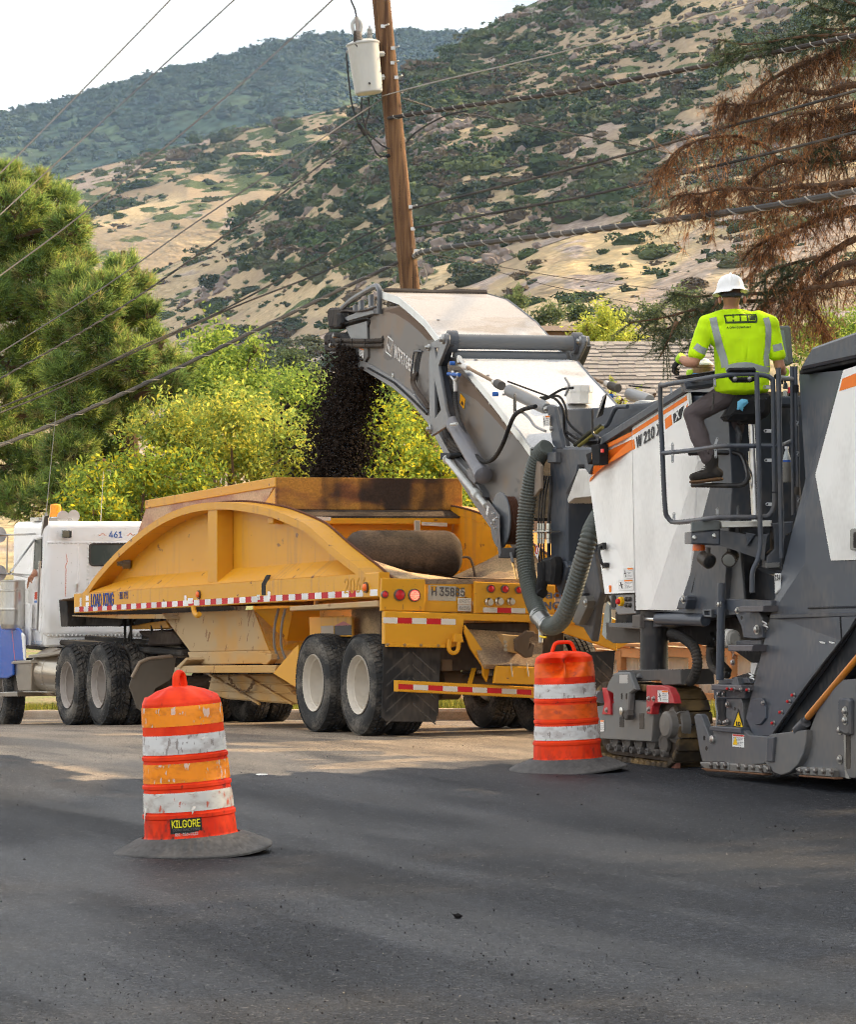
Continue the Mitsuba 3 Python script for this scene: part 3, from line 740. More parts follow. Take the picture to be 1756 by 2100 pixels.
dk = [TF.w([S_R,S_R,1.3,1.3],[t] * 4,[zd,zd - 0.05,zd - 0.04 + h,zd + 0.0 + h]) for t,h in ((0.23,0.33),(0.55,0.17),(0.95,0.0),(1.6,0.0),(2.0,0.17),(2.32,0.33))]
put('rear_deck', loft(dk), 'sandy', TR, label='rear deck covered in sandy dust')
fr = lambda px, a, b, m='yellow_paint', nm='rear_panel', ch=0.008, holes=(): put(nm, TF.plate_s(px, S_R, S_R + a, S_R + b, ch, holes), m, TR)
fr(Z2((692, 905), (947, 907), (949, 722), (697, 715)), 0.0, -0.05, nm='lamp_panel')
fr(Z2((947, 912), (1236, 915), (1236, 730), (949, 722)), 0.05, 0.01, nm='plate_panel')
fr(Z2((1236, 918), (1236, 735), (1700, 755), (1700, 925)), 0.0, -0.05, nm='lamp_panel')
fr([z2(705, 1095), z2(1085, 1118), z2(1148, 1100), z2(1165, 960), z2(1700, 975), z2(1860, 985), z2(1860, 930), z2(1160, 920), z2(706, 905)], 0.0, -0.09, nm='rear_beam')
fr([(1130, 1290), (1262, 1335), (1262, 1283), (1140, 1270)], 0.0, -0.05, nm='rear_panel')
fr([(1175, 1300), (1268, 1330), (1290, 1316), (1262, 1270), (1200, 1240), (1140, 1240), (1130, 1290)], 0.02, -0.03, nm='rear_panel')
fr(Z2((715, 1112), (1050, 1117), (1052, 1098), (716, 1092)), -0.05, -0.115, nm='flap_bar', ch=0.004)
rn = TF.w(-1,0,0) - TF.w(0,0,0)
for x,y,r,lit in ((722,810,22,0),(808,813,35,0),(893,815,38,1),(1336,777,24,0),(1418,779,24,0),(1498,785,22,0)):
 c = TF.ws(*z2(x,y),S_R - 0.05)
 R = r * 0.354 / 7000 * c[1]
 b = put('tail_lamp', lathe([(0, R), (0.02, R), (0.03, R * 0.93), (0.03, R * 0.86), (0.012, R * 0.86)], c, c + rn, 26), 'clean', TR, 30, (0.09, 0.07, 0.06), 'lit round red tail lamp showing points of light' if lit else None)
 put('lens', lathe([(0.004, R * 0.86), (0.026, R * 0.8), (0.034, R * 0.4), (0.036, 0.001)], c, c + rn, 22), 'glow', b, 30, (0.50, 0.008, 0.012))
 if lit:
  dots = []
  for ring,k in ((0.0,1),(0.3,6),(0.62,12)):
   for q in range(k):
    a = q * 2 * math.pi / k
    o = c + rn * 0.036 + va * R * ring * math.cos(a) + EZ * R * ring * math.sin(a)
    dots.append(lathe([(0,R * 0.085),(0.004,R * 0.07)],o - rn * 0.006 * ring * 2,o + rn,8))
  kk = put('light_points', dots, 'glow', b, 30, (0.9, 0.1, 0.08))
  scene[kk]['emitter'] = {'type': 'area', 'radiance': rgb(3.0, 0.35, 0.2)}
pq = [TF.ws(*z2(x,y),S_R - 0.0) for x,y in ((976,845),(1139,849),(1141,764),(977,756))]
pk = put('licence_plate', TF.plate_s(Z2((976, 845), (1139, 849), (1141, 764), (977, 756)), S_R, S_R + 0.012, S_R + 0.002, 0.003), 'clean', TR, color=(0.42, 0.38, 0.31))
exr = (pq[1] - pq[0]) / np.linalg.norm(pq[1] - pq[0])
put('plate_number', text_on('H 35885', 0.085, pq[0] + exr * 0.03 + EZ * 0.05 + rn * 0.005, exr, EZ, 0.003, True, 0.37), 'print', pk, 30, (0.10, 0.09, 0.085))
put('plate_patch', quad(*[TF.ws(*z2(x, y), S_R - 0.0005) for x, y in ((990, 782), (1022, 792), (1028, 762), (990, 760))]), 'print', pk, False, (0.62, 0.3, 0.03))
for x0,y0,x1,y1,c in ((1147,866,1226,830,(0.6,0.56,0.48)),(1147,906,1226,868,(0.5,0.47,0.42)),(1152,824,1188,780,(0.5,0.45,0.36))):
 q = [TF.ws(*z2(x,y),S_R - 0.002) for x,y in ((x0,y0),(x1,y0 + 2),(x1,y1 + 2),(x0,y1))]
 st = put('sticker', quad(*[p + rn * 0.002 for p in q]), 'print', TR, False, c)
 for j in range(4):
  f0 = 0.2 + 0.17 * j
  lin = [q[0] + (q[1] - q[0]) * u + (q[3] - q[0]) * v for u,v in ((0.12,f0),(0.88,f0),(0.88,f0 + 0.05),(0.12,f0 + 0.05))]
  put('print_line', quad(*[p + rn * 0.004 for p in lin]), 'print', st, False, (0.12, 0.11, 0.1))
def tape(x0,x1,yt0,yt1,h,n,first,zf,s):
 for i in range(n):
  a,b = x0 + (x1 - x0) * i / n,x0 + (x1 - x0) * (i + 1) / n
  ya,yb = yt0 + (yt1 - yt0) * i / n,yt0 + (yt1 - yt0) * (i + 1) / n
  q = [TF.ws(*zf(x,y),s) for x,y in ((a,ya + h),(b,yb + h),(b,yb),(a,ya))]
  put('reflective_tape', quad(*q), 'print', TR, False, np.array((0.66, 0.62, 0.55) if (i + first) % 2 == 0 else RED) * rng.uniform(0.8, 1))
tape(715,1136,942,952,34,5,0,z2,S_R - 0.094)
for i in range(5):
 pass
tape(1295,1540,884,890,30,3,0,z2,S_R - 0.055)
fr(Z2((752, 1368), (752, 1303), (1560, 1342), (2080, 1368), (2080, 1440), (1560, 1407)), -0.10, -0.2, nm='bumper_bar')
tape(805,1575,1328,1362,30,9,1,z2,S_R - 0.204)
for x in (1215,1880):
 put('bumper_strut', loft([TF.ws(*z2(x, 1330), S_R - 0.12) + d for d in ()] or [np.array([TF.ws(*z2(x + dx, 1335), S_R - 0.14) for dx in (-14, 14)] + [TF.ws(*z2(x + dx, 1335), S_R - 0.10) for dx in (14, -14)]), np.array([TF.ws(*z2(x + 35 + dx, 1205), S_R + 0.2) for dx in (-14, 14)] + [TF.ws(*z2(x + 35 + dx, 1205), S_R + 0.25) for dx in (14, -14)])]), 'yellow_paint', TR)
for pxs in (Z2((718,1112),(1048,1120),(1036,1490),(1020,1548),(730,1545),(706,1520)),[(1180,1338),(1262,1334),(1250,1470),(1180,1474)]):
 fl = put('mud_flap', TF.plate_s(pxs, S_R, S_R + 0.012, S_R - 0.004, 0.003), 'matte', TR, color=(0.022, 0.021, 0.021))
 xs,ys = [p[0] for p in pxs],[p[1] for p in pxs]
 xm,y0,y1 = np.mean([min(xs),max(xs)]),min(ys),max(ys)
 hw = (max(xs) - min(xs)) * 0.42
 for k in range(5):
  yy = y0 + (y1 - y0) * (0.06 + 0.17 * k)
  for sg in (-1,1):
   q = [TF.ws(x,y,S_R - 0.007) for x,y in ((xm + sg * 3,yy),(xm + sg * hw,yy + hw * 0.85),(xm + sg * hw,yy + hw * 0.85 + 4),(xm + sg * 3,yy + 4))]
   put('tread_rib', quad(*q), 'matte', fl, False, (0.06, 0.055, 0.05))
for x,y in ((740,1101),(840,1103),(935,1104),(1035,1107)):
 c = TF.ws(*z2(x,y),S_R - 0.115)
 put('rivet', lathe([(0, 0.018), (0.01, 0.015), (0.014, 0.004)], c, c + rn, 8), 'matte', TR, 30, (0.28, 0.17, 0.06))
sh = [TF.ws(*z2(x,y),S_R - 0.13) for x,y in ((1100,1070),(1096,1120),(1108,1145),(1132,1148),(1150,1125),(1152,1075))]
put('shackle', tube(smooth_path(sh, 4), 0.022, 8), 'yellow_paint', TR)
put('shackle_bracket', TF.plate_s(Z2((1090, 1085), (1150, 1085), (1140, 1040), (1100, 1035)), S_R, S_R - 0.15, S_R - 0.08, 0.006), 'yellow_paint', TR)
pb = lambda px,a,b,m,nm,c=None: put(nm,TF.plate_s(px,S_R,S_R + a,S_R + b,0.008),m,TR,color=c)
pb(Z2((1160, 985), (1215, 1060), (1300, 1190), (1300, 1260), (1285, 1315), (1262, 1275), (1260, 1225), (1190, 1120), (1158, 1030)), -0.10, -0.14, 'yellow_paint', 'push_block_cheek')
put('push_block_top', loft([np.array([TF.ws(*z2(1190, 1010), S_R + 0.10), TF.ws(*z2(1640, 1040), S_R + 0.10), TF.ws(*z2(1640, 1060), S_R + 0.16), TF.ws(*z2(1190, 1030), S_R + 0.16)]), np.array([TF.ws(*z2(1300, 1215), S_R - 0.30), TF.ws(*z2(1640, 1225), S_R - 0.30), TF.ws(*z2(1640, 1250), S_R - 0.26), TF.ws(*z2(1300, 1240), S_R - 0.26)])]), 'sandy', TR, label='sloping push block top covered in dirt')
pb(Z2((1300, 1217), (1640, 1228), (1640, 1330), (1285, 1318)), -0.26, -0.31, 'yellow_paint', 'push_block_face')
pb(Z2((1340, 1035), (1445, 1045), (1445, 1150), (1400, 1140)), -0.12, -0.26, 'dusty_yellow', 'hitch_box')
pb(Z2((1405, 1065), (1445, 1040), (1470, 1015), (1515, 1020), (1520, 1045), (1490, 1055), (1482, 1120), (1500, 1085), (1520, 1095), (1505, 1165), (1465, 1172), (1410, 1130)), -0.27, -0.33, 'matte', 'pintle_hook', (0.10, 0.065, 0.04))
for x,y in ((1422,1085),(1424,1108),(1424,1130)):
 c = TF.ws(*z2(x,y),S_R - 0.33)
 put('bolt', lathe([(0, 0.02), (0.012, 0.018)], c, c + rn, 6), 'matte', TR, 30, (0.3, 0.25, 0.18))
for x in (1455,1548):
 put('safety_cord', tube(smooth_path([TF.ws(*z2(x, 1205), S_R - 0.33), TF.ws(*z2(x + 6, 1250), S_R - 0.335), TF.ws(*z2(x + 10, 1285), S_R - 0.33)], 3), 0.007, 5), 'matte', TR, color=(0.45, 0.38, 0.28))
for x,y,r in ((1325,855,26),(1384,852,27),(1452,852,24)):
 c = TF.ws(*z2(x,y),S_R - 0.05)
 R = r * 0.354 / 7000 * c[1]
 put('cable_socket', cat(lathe([(0, R), (0.02, R), (0.03, R * 0.7), (0.055, R * 0.6)], c, c + rn, 8), lathe([(0.05, R * 0.75), (0.065, R * 0.7)], c, c + rn, 12)), 'metal', TR, 30, (0.45, 0.40, 0.33))
for w, yy in (('Load', 833), ('KING', 898)):
 o = TF.ws(*z2(1560,yy),S_R - 0.055)
 put('rear_lettering', text_on(w, 0.075, o, va, EZ, 0.003, True, 0.36), 'print', TR, 30, (0.10, 0.11, 0.16))
RT = 0.515
def tyre_mesh(w=0.27,blocks=56,lug=False):
 blocks = 38 if lug else blocks
 R = RT
 pr = [(-w / 2 + 0.02,0.30),(-w / 2,0.36),(-w / 2 - 0.012,0.42),(-w / 2 + 0.004,0.475),(-w / 2 + 0.03,0.505),(w / 2 - 0.03,0.505),(w / 2 - 0.004,0.475),(w / 2 + 0.012,0.42),(w / 2,0.36),(w / 2 - 0.02,0.30),(w / 2 - 0.05,0.285),(-w / 2 + 0.05,0.285),(-w / 2 + 0.02,0.30)]
 ms = [lathe(pr,[0,0,0],[0,1,0],64,False,False)]
 n = blocks
 for row,(t0,t1) in enumerate(((-w / 2 + 0.006,-w / 2 + 0.075),(-w / 2 + 0.09,-0.012),(0.012,w / 2 - 0.09),(w / 2 - 0.075,w / 2 - 0.006))):
  for i in range(n):
   a0 = (i + (0.5 if row % 2 else 0)) * 2 * math.pi / n
   a1 = a0 + 2 * math.pi / n * (0.74 if lug else 0.86)
   sk = (0.10 if lug else 0.03) * (1 if row < 2 else -1)
   r1,r0 = R + (0.012 if lug else 0.003),0.498
   if row in (0,3) and True:
    e = 0.008
   c = []
   for t,o in ((t0,0),(t1,sk)):
    rr = r1 - (0.012 if (row == 0 and t == t0) or (row == 3 and t == t1) else 0)
    for a,r in ((a0 + o,r0),(a0 + o,rr),(a1 + o,rr),(a1 + o,r0)):
     c.append([r * math.sin(a),t,r * math.cos(a)])
   c = np.array(c)
   ms.append(trimesh.Trimesh(c,[[0,1,5],[0,5,4],[1,2,6],[1,6,5],[2,3,7],[2,7,6],[0,2,1],[0,3,2],[4,5,6],[4,6,7]],process=False))
 return cat(ms)
def rim_mesh(w=0.27):
 pr = [(-w / 2 + 0.012,0.302),(-w / 2 + 0.004,0.298),(-w / 2 + 0.01,0.288),(-w / 2 + 0.05,0.268),(-w / 2 + 0.062,0.264),(-w / 2 + 0.067,0.252),(-w / 2 + 0.12,0.248),(w / 2 - 0.11,0.226),(w / 2 - 0.075,0.218),(w / 2 - 0.05,0.20),(w / 2 - 0.04,0.15),(w / 2 - 0.05,0.14),(w / 2 - 0.055,0.09),(w / 2 - 0.10,0.085),(w / 2 - 0.11,0.02),(w / 2 - 0.11,0.001)]
 return lathe(pr,[0,0,0],[0,1,0],48,False)
def nut_mesh():
 ms = []
 for i in range(10):
  a = i * 2 * math.pi / 10
  c = np.array([0.172 * math.sin(a),0.095,0.172 * math.cos(a)])
  ms.append(lathe([(0,0.018),(-0.03,0.016),(-0.035,0.006)],c,c + [0,1,0],6))
 return cat(ms)
def rubber_color(p,n,uv):
 f = fbm(p.x * 5,p.y * 5,p.z * 5,3)
 g = noise(p.x * 60,p.y * 60,p.z * 60)
 return mix(mi.Color3f(0.026,0.026,0.026),mi.Color3f(0.14,0.125,0.105),smoothstep(0.4,0.75,f * 0.75 + g * 0.25))
tex('tyre_rubber', rubber_color, 0.8, 0, 0.3)
PLY_CACHE = {}
def wheel(parent,s,t,z,kind,outer=True,flip=False,lug=False):
 k = fresh(f'{parent}__wheel')
 labels[k] = {'label': {'w': 'cream steel wheel with black tyre', 'g': 'dusty grey wheel with black lug tyre'}[kind]}
 M = np.eye(4)
 w = TF.w(s,t + (0.135 if not flip else -0.135),z)
 sgn = -1 if flip else 1
 M[:3,0] = TF.w(1,0,0) - TF.w(0,0,0)
 M[:3,1] = (TF.w(0,1,0) - TF.w(0,0,0)) * sgn
 M[:3,2] = [0,0,1]
 if sgn < 0:
  M[:3,0] *= -1
 M[:3,3] = w
 a = rng.uniform(0,6.28)
 Ry = np.eye(4)
 Ry[0,0],Ry[0,2],Ry[2,0],Ry[2,2] = math.cos(a),math.sin(a),-math.sin(a),math.cos(a)
 M = M @ Ry
 for nm, fn, b, c in (('tyre', lambda: tyre_mesh(lug=lug), 'tyre_rubber', None), ('rim', rim_mesh, 'clean', {'w': (0.56, 0.50, 0.41), 'g': (0.30, 0.26, 0.225)}[kind]), ('wheel_nuts', nut_mesh, 'matte', (0.25, 0.2, 0.15))):
  if nm == 'wheel_nuts' and not outer:
   continue
  ck = (nm,lug,c)
  if ck not in PLY_CACHE:
   PLY_CACHE[ck] = shape(fn(),b,35,c)
  scene[f'{k}__{nm}'] = {**PLY_CACHE[ck], 'to_world': T4(M.tolist())}
  if nm == 'wheel_nuts':
   labels[f'{k}__{nm}'] = {'kind': 'stuff'}
def gzs(s,t):
 w = TF.w(s,t,0)
 return float(gz(w[0],w[1]))
for s in (0.0,1.27):
 zz = gzs(s,0.2) + RT
 wheel(TR, s, 0.0, zz, 'w')
 wheel(TR, s, 0.31, zz, 'w', False)
 wheel(TR, s, 2.5, zz, 'w', True, True)
 wheel(TR, s, 2.19, zz, 'w', False, True)
 put('axle', cat(rod(TF.w(s, 0.3, zz), TF.w(s, 2.2, zz), 0.07), lathe([(-0.12, 0.1), (-0.1, 0.17), (0.1, 0.17), (0.12, 0.1)], TF.w(s, 1.0, zz), TF.w(s, 2.0, zz), 18)), 'matte', TR, color=(0.16, 0.10, 0.05))
put('suspension', cat([TF.box(-0.5, 1.8, t, t + 0.12, 0.62, 0.74, 0.01) for t in (0.72, 1.7)] + [TF.box(-0.1, 0.1, t, t + 0.1, 0.55, 1.2, 0.01) for t in (0.72, 1.7)] + [TF.box(1.2, 1.4, t, t + 0.1, 0.55, 1.2, 0.01) for t in (0.72, 1.7)]), 'matte', TR, color=(0.14, 0.09, 0.05))
put('main_frame', cat([TF.box(S_R + 0.1, 3.0, t, t + 0.1, 0.95, 1.25, 0.01) for t in (0.75, 1.7)]), 'dusty_yellow', TR)
put('frame_lining', TF.box(S_R + 0.12, S_R + 0.2, 0.5, 2.1, 0.62, 1.1, 0.01), 'matte', TR, color=(0.05, 0.035, 0.025))
put('fender_shelf', TF.plate_t(Z2((183, 905), (183, 880), (690, 845), (690, 880)), 0.0, -0.02, 0.45, 0.006), 'dusty_yellow', TR)
fp = put('fender_plate', TF.plate_t(Z2((285, 940), (530, 938), (535, 1055), (290, 1060)), 0.3, 0.3, 0.33, 0.006), 'yellow_paint', TR)
put('inner_fender', TF.plate_t(Z2((530, 890), (700, 885), (700, 1075), (535, 1062)), 0.42, 0.42, 0.45, 0.006), 'sandy', TR)
put('warning_sign', quad(*[TF.wt(*z2(x, y), 0.296) for x, y in ((433, 1048), (532, 1045), (530, 988), (433, 992))]), 'print', fp, False, (0.07, 0.06, 0.06))
put('warning_sign', quad(*[TF.wt(*z2(x, y), 0.296) for x, y in ((433, 992), (530, 988), (486, 966), (482, 966))]), 'print', fp, False, (0.45, 0.14, 0.13))
put('warning_sign', quad(*[TF.wt(*z2(x, y), 0.296) for x, y in ((355, 1045), (428, 1043), (428, 990), (355, 993))]), 'print', fp, False, (0.4, 0.33, 0.25))
TH = 0.30
put('lower_hopper', TF.plate_t(Z1((935, 795), (1470, 772), (1560, 1012), (1100, 1018)), TH, TH, 2.25, 0.01), 'dusty_yellow', TR, label='dusty lower hopper spotted with brown stains')
put('lower_hopper_rear', loft([np.array([TF.wt(*z1(1470, 772), TH), TF.wt(*z1(1560, 1012), TH), TF.wt(*z1(1560, 1012), TH) + va * 1.8, TF.wt(*z1(1470, 772), TH) + va * 1.8]), np.array([TF.wt(*z1(1700, 760), TH + 0.25), TF.wt(*z1(1640, 1060), TH + 0.25), TF.wt(*z1(1640, 1060), TH + 0.25) + va * 1.4, TF.wt(*z1(1700, 760), TH + 0.25) + va * 1.4])]), 'yellow_paint', TR)
put('gate_beam', TF.plate_t(Z1((1085, 1018), (1560, 1010), (1590, 1085), (1110, 1092)), TH - 0.06, TH - 0.06, 2.3, 0.01), 'dusty_yellow', TR)
put('beam_bracket', cat(TF.plate_t(Z1((1515, 1020), (1590, 1030), (1590, 1060), (1565, 1090), (1540, 1090)), 0.2, 0.16, 0.24, 0.006)), 'dusty_yellow', TR)
put('gate_shelf', TF.plate_t(Z1((1035, 1098), (1600, 1095), (1590, 1140), (1040, 1140)), 0.05, 0.05, 0.5, 0.008), 'dusty_yellow', TR)
put('gate_plate', TF.plate_t(Z1((1580, 1142), (1700, 1000), (1728, 975), (1730, 1235), (1715, 1225)), 0.04, 0.04, 0.07, 0.006), 'yellow_paint', TR)
put('gate_brace', TF.plate_t(Z1((1030, 1105), (1085, 1050), (1095, 1062), (1050, 1112)), 0.05, 0.03, 0.4, 0.006), 'dusty_yellow', TR)
put('clam_gate', TF.plate_t(Z1((1225, 1150), (1590, 1145), (1760, 1305), (1740, 1325), (1300, 1290), (1200, 1255)), 0.45, 0.45, 2.1, 0.02), 'dusty_yellow', TR)
put('gate_rib', cat([TF.plate_t(Z1((1215, y), (1700, y + 18), (1700, y + 26), (1215, y + 8)), 0.43, 0.42, 0.46, 0.004) for y in (1185, 1235)] + [rod(TF.wt(*z1(a, 1150), 0.42), TF.wt(*z1(a + 290, 1320), 0.42), 0.015) for a in (1215, 1405)]), 'dusty_yellow', TR)
ch = smooth_path([TF.wt(*z1(x,y),0.38) for x,y in ((1325,1160),(1345,1200),(1385,1240),(1425,1248),(1455,1220),(1470,1185))],6)
lk = []
for i in range(0,len(ch) - 1,2):
 d = ch[min(i + 2,len(ch) - 1)] - ch[i]
 x,y,zd_ = basis(d)
 a = np.linspace(0,2 * np.pi,9)
 side = x if (i // 2) % 2 else y
 lk.append(tube(ch[i] + d * 0.5 + np.outer(np.cos(a) * np.linalg.norm(d) * 0.62,zd_) + np.outer(np.sin(a) * 0.022,side),0.007,4,False))
put('gate_chain', lk, 'matte', TR, color=(0.25, 0.15, 0.07))
for x in (1600,1640):
 put('air_hose', tube(smooth_path([TF.wt(*z1(x + 14, 768), 0.3), TF.wt(*z1(x - 8, 870), 0.24), TF.wt(*z1(x - 10, 980), 0.22), TF.wt(*z1(x + 15, 1060), 0.25)], 5), 0.016, 6), 'matte', TR, color=(0.20, 0.17, 0.14))
put('nose_plate', TF.plate_t(Z1((362, 715), (410, 708), (412, 870), (375, 872)), 0.15, 0.1, 2.4, 0.006), 'matte', TR, color=(0.02, 0.018, 0.016))
put('nose_cap', TF.plate_t(Z1((362, 718), (445, 702), (445, 712), (372, 722)), 0.05, 0.0, 0.5, 0.004), 'matte', TR, color=(0.10, 0.06, 0.03))
put('black_skirt', TF.plate_t(Z1((415, 812), (705, 800), (708, 850), (690, 872), (415, 858)), 0.35, 0.35, 0.38, 0.004), 'matte', TR, color=(0.02, 0.018, 0.016))
put('coupler_plate', TF.plate_t(Z1((415, 806), (940, 798), (960, 826), (690, 826), (415, 812)), 0.12, 0.12, 2.3, 0.006), 'dusty_yellow', TR)
put('coupler_arm', cat(TF.plate_t(Z1((748, 868), (860, 848), (960, 835), (985, 880), (870, 886), (750, 886)), 0.6, 0.6, 1.9, 0.008)), 'yellow_paint', TR)
put('coupler_grease', TF.plate_t(Z1((800, 900), (990, 885), (1040, 950), (1000, 975), (830, 940)), 0.8, 0.8, 1.7, 0.02), 'matte', TR, color=(0.03, 0.02, 0.016))
for x,dx in ((727,-2),(755,3),(785,-22),(880,0),(935,4)):
 put('brake_line', tube(smooth_path([TF.wt(*z1(x, 815), 0.7), TF.wt(*z1(x + dx, 880), 0.6), TF.wt(*z1(x + 2 * dx, 960), 0.65)], 4), 0.017, 6), 'matte', TR, color=(0.035, 0.035, 0.035))
# --- truck tractor pulling the trailer
TK_ = thing('tractor_truck', 'white and blue long-nose truck with an amber roof beacon hitched to the yellow trailer', 'truck')
CT = 0.22
sC = TF.st(91,1200,CT)[0]
zc1 = TF.tz(200,1069,sC)[1]
zc0 = TF.tz(95,1330,sC)[1] + 0.02
zm0 = TF.tz(300,1307,sC)[1]
CW = 2.2
def cabwhite(p,n,uv):
 f = fbm(p.x * 2,p.y * 2,p.z * 1.2,4)
 g = noise(p.x * 40,p.y * 40,p.z * 40)
 c = mix(mi.Color3f(0.80,0.79,0.77),mi.Color3f(0.62,0.585,0.53),smoothstep(0.45,0.75,f))
 return mix(c,mi.Color3f(0.33,0.27,0.2),0.5 * smoothstep(0.88,0.95,g))
tex('cab_white', cabwhite, 0.3)
cab = put('cab', cat(rbox(TF, sC, sC + 1.55, CT, CW, zm0, zc1, 0.10), TF.box(sC + 0.06, sC + 1.5, CT + 0.02, CW - 0.02, zc0, zm0 + 0.2, 0.03)), 'cab_white', TK_)
cc = TF.w(sC - 0.004,0,0)
for y in (1111,):
 put('wall_seam', TF.plate_s([(97, y), (300, y - 0.5), (300, y + 2), (97, y + 2.5)], sC, sC - 0.008, sC + 0.01, 0.002), 'cab_white', cab)
put('wall_seam', TF.plate_s(Z7((690, 390), (698, 390), (690, 840), (682, 840)), sC, sC - 0.006, sC + 0.01, 0.002), 'cab_white', cab)
rv = []
for x in np.linspace(100,285,24):
 rv.append(TF.ws(x,1113.5,sC - 0.008))
 rv.append(TF.ws(x,1303,sC - 0.002))
for y in np.linspace(1115,1205,11):
 rv.append(TF.ws(181.5 - (y - 1115) * 0.02,y,sC - 0.006))
put('rivets', [lathe([(0, 0.014), (0.006, 0.010), (0.009, 0.002)], c, c + rn, 6) for c in rv], 'clean', cab, 30, (0.72, 0.71, 0.68))
labels[f'{cab}__rivets'] = {'kind': 'stuff'}
def rounded(x0,y0,x1,y1,r,n=5):
 out = []
 for cx,cy,a0 in ((x1 - r,y0 + r,-90),(x1 - r,y1 - r,0),(x0 + r,y1 - r,90),(x0 + r,y0 + r,180)):
  for a in np.linspace(a0,a0 + 90,n):
   out.append((cx + r * math.cos(math.radians(a)),cy + r * math.sin(math.radians(a))))
 return out
fr_ = put('rear_window', TF.plate_s(rounded(182, 1113.5, 300, 1161, 9), sC, sC - 0.02, sC + 0.02, 0.006, [rounded(185.5, 1117, 296, 1157.5, 7)]), 'matte', cab, color=(0.03, 0.03, 0.03))
put('pane', TF.plate_s(rounded(185, 1116.5, 297, 1158, 7), sC, sC - 0.004, sC + 0.004, 0), 'clean', fr_, color=(0.035, 0.05, 0.045))
o = TF.ws(222.5,1102.5,sC - 0.003)
put('unit_number', text_on('461', 0.082, o, va, EZ, 0.003, True, 0.195), 'print', cab, 30, (0.02, 0.09, 0.33))
for sg,x0 in ((1,202),(-1,276)):
 cv = [TF.ws(x0 + sg * q,1096 + 2.2 * math.sin(q * 0.55),sC - 0.004) for q in range(0,17,2)]
 put('pinstripe', tube(cv, 0.004, 4), 'print', cab, 30, (0.65, 0.16, 0.04))
put('pinstripe', tube([TF.ws(x, y, sC - 0.004) for x, y in Z7((582, 500), (595, 560), (578, 600), (582, 640), (580, 760), (578, 870))], 0.004, 4), 'print', cab, 30, (0.6, 0.14, 0.06))
put('latch', TF.plate_s(Z7((662, 760), (685, 750), (690, 770), (676, 830), (664, 830)), sC, sC - 0.03, sC, 0.006), 'metal', cab, color=CHROME)
wl = put('work_light', TF.plate_s(Z7((548, 287), (616, 290), (614, 352), (546, 350)), sC - 0.02, sC - 0.12, sC - 0.02, 0.01), 'matte', TK_, color=(0.03, 0.03, 0.03))
put('lens', TF.plate_s(Z7((553, 293), (611, 296), (609, 346), (551, 344)), sC - 0.12, sC - 0.125, sC - 0.11, 0.002), 'clean', wl, color=(0.13, 0.12, 0.08))
dw = put('door', TF.plate_t(Z7((258, 1290), (248, 1240), (262, 700), (300, 380), (312, 330), (372, 330), (365, 1230), (362, 1290)), CT, CT - 0.012, CT + 0.02, 0.004), 'cab_white', TK_)
put('window', TF.plate_t(Z7((306, 640), (320, 372), (374, 358), (370, 620)), CT, CT - 0.018, CT, 0.002), 'clean', dw, color=(0.018, 0.03, 0.024))
for nm, px in (('trim', ((302, 650), (317, 362), (378, 345), (374, 362), (322, 374), (308, 650))),):
 put(nm, TF.plate_t(Z7(*px), CT, CT - 0.024, CT, 0.003), 'metal', dw, color=(0.5, 0.5, 0.5))
gr = [TF.wt(*z7(x,y),CT - 0.09) for x,y in ((352,575),(350,600),(330,1125),(325,1150),(290,1160),(275,1148))]
put('grab_rail', tube(smooth_path(gr, 4), 0.018, 8), 'metal', TK_, color=CHROME)
put('door_sign', quad(*[TF.wt(*z7(x, y), CT - 0.014) for x, y in ((302, 895), (330, 893), (334, 828), (306, 832))]), 'print', dw, False, (0.6, 0.09, 0.05))
put('door_sign', quad(*[TF.wt(*z7(x, y), CT - 0.014) for x, y in ((302, 925), (330, 923), (330, 903), (302, 905))]), 'print', dw, False, (0.1, 0.2, 0.5))
o = TF.wt(*z7(362,1286),CT - 0.014)
put('door_lettering', text_on('US DOT', 0.05, TF.wt(*z7(275, 1288), CT - 0.014), -ex_side * -1.0 if False else ex_side, EZ, 0.002, False, 0.5), 'print', dw, 30, (0.3, 0.42, 0.6))
zr = zc1
bc_ = TF.ws(114,1062,sC + 0.55)
rk = put('roof_rack', TF.box(sC + 0.35, sC + 0.75, CT + 0.02, CT + 0.5, zr, zr + 0.05, 0.006), 'metal', TK_, color=(0.5, 0.5, 0.48))
b0 = TF.ws(114,1057,sC + 0.5)
put('beacon', lathe([(-0.02, 0.09), (0, 0.085), (0.02, 0.078), (0.12, 0.074), (0.145, 0.066), (0.155, 0.03)], b0, b0 + EZ, 24), 'glow', TK_, 30, (0.95, 0.33, 0.01), 'amber warning beacon')
for x,y in ((127,1060),(149,1058.5)):
 h0 = TF.ws(x,y,sC + 0.4)
 put('air_horn', lathe([(-0.05, 0.085), (-0.03, 0.075), (0.02, 0.035), (0.3, 0.022), (0.4, 0.03)], h0, h0 - rn, 18), 'metal', TK_, 30, CHROME)
put('aerial', cat(rod(TF.ws(95, 1066, sC + 0.5), TF.ws(94.5, 1052, sC + 0.5), 0.02, 8), rod(TF.ws(94.5, 1054, sC + 0.5), TF.ws(115, 842, sC + 0.5), 0.006, 6, 0.003)), 'matte', TK_, color=(0.30, 0.29, 0.27))
put('aerial', rod(TF.ws(206.5, 1068, sC + 0.6), TF.ws(212, 966, sC + 0.6), 0.006, 6, 0.004), 'matte', TK_, color=(0.55, 0.5, 0.45))
put('air_scoop', TF.plate_t(Z7((382, 350), (412, 160), (392, 155), (378, 340)), CT + 0.02, CT - 0.01, CT + 0.06, 0.006), 'metal', TK_, color=(0.5, 0.5, 0.5))
T_M = -0.25
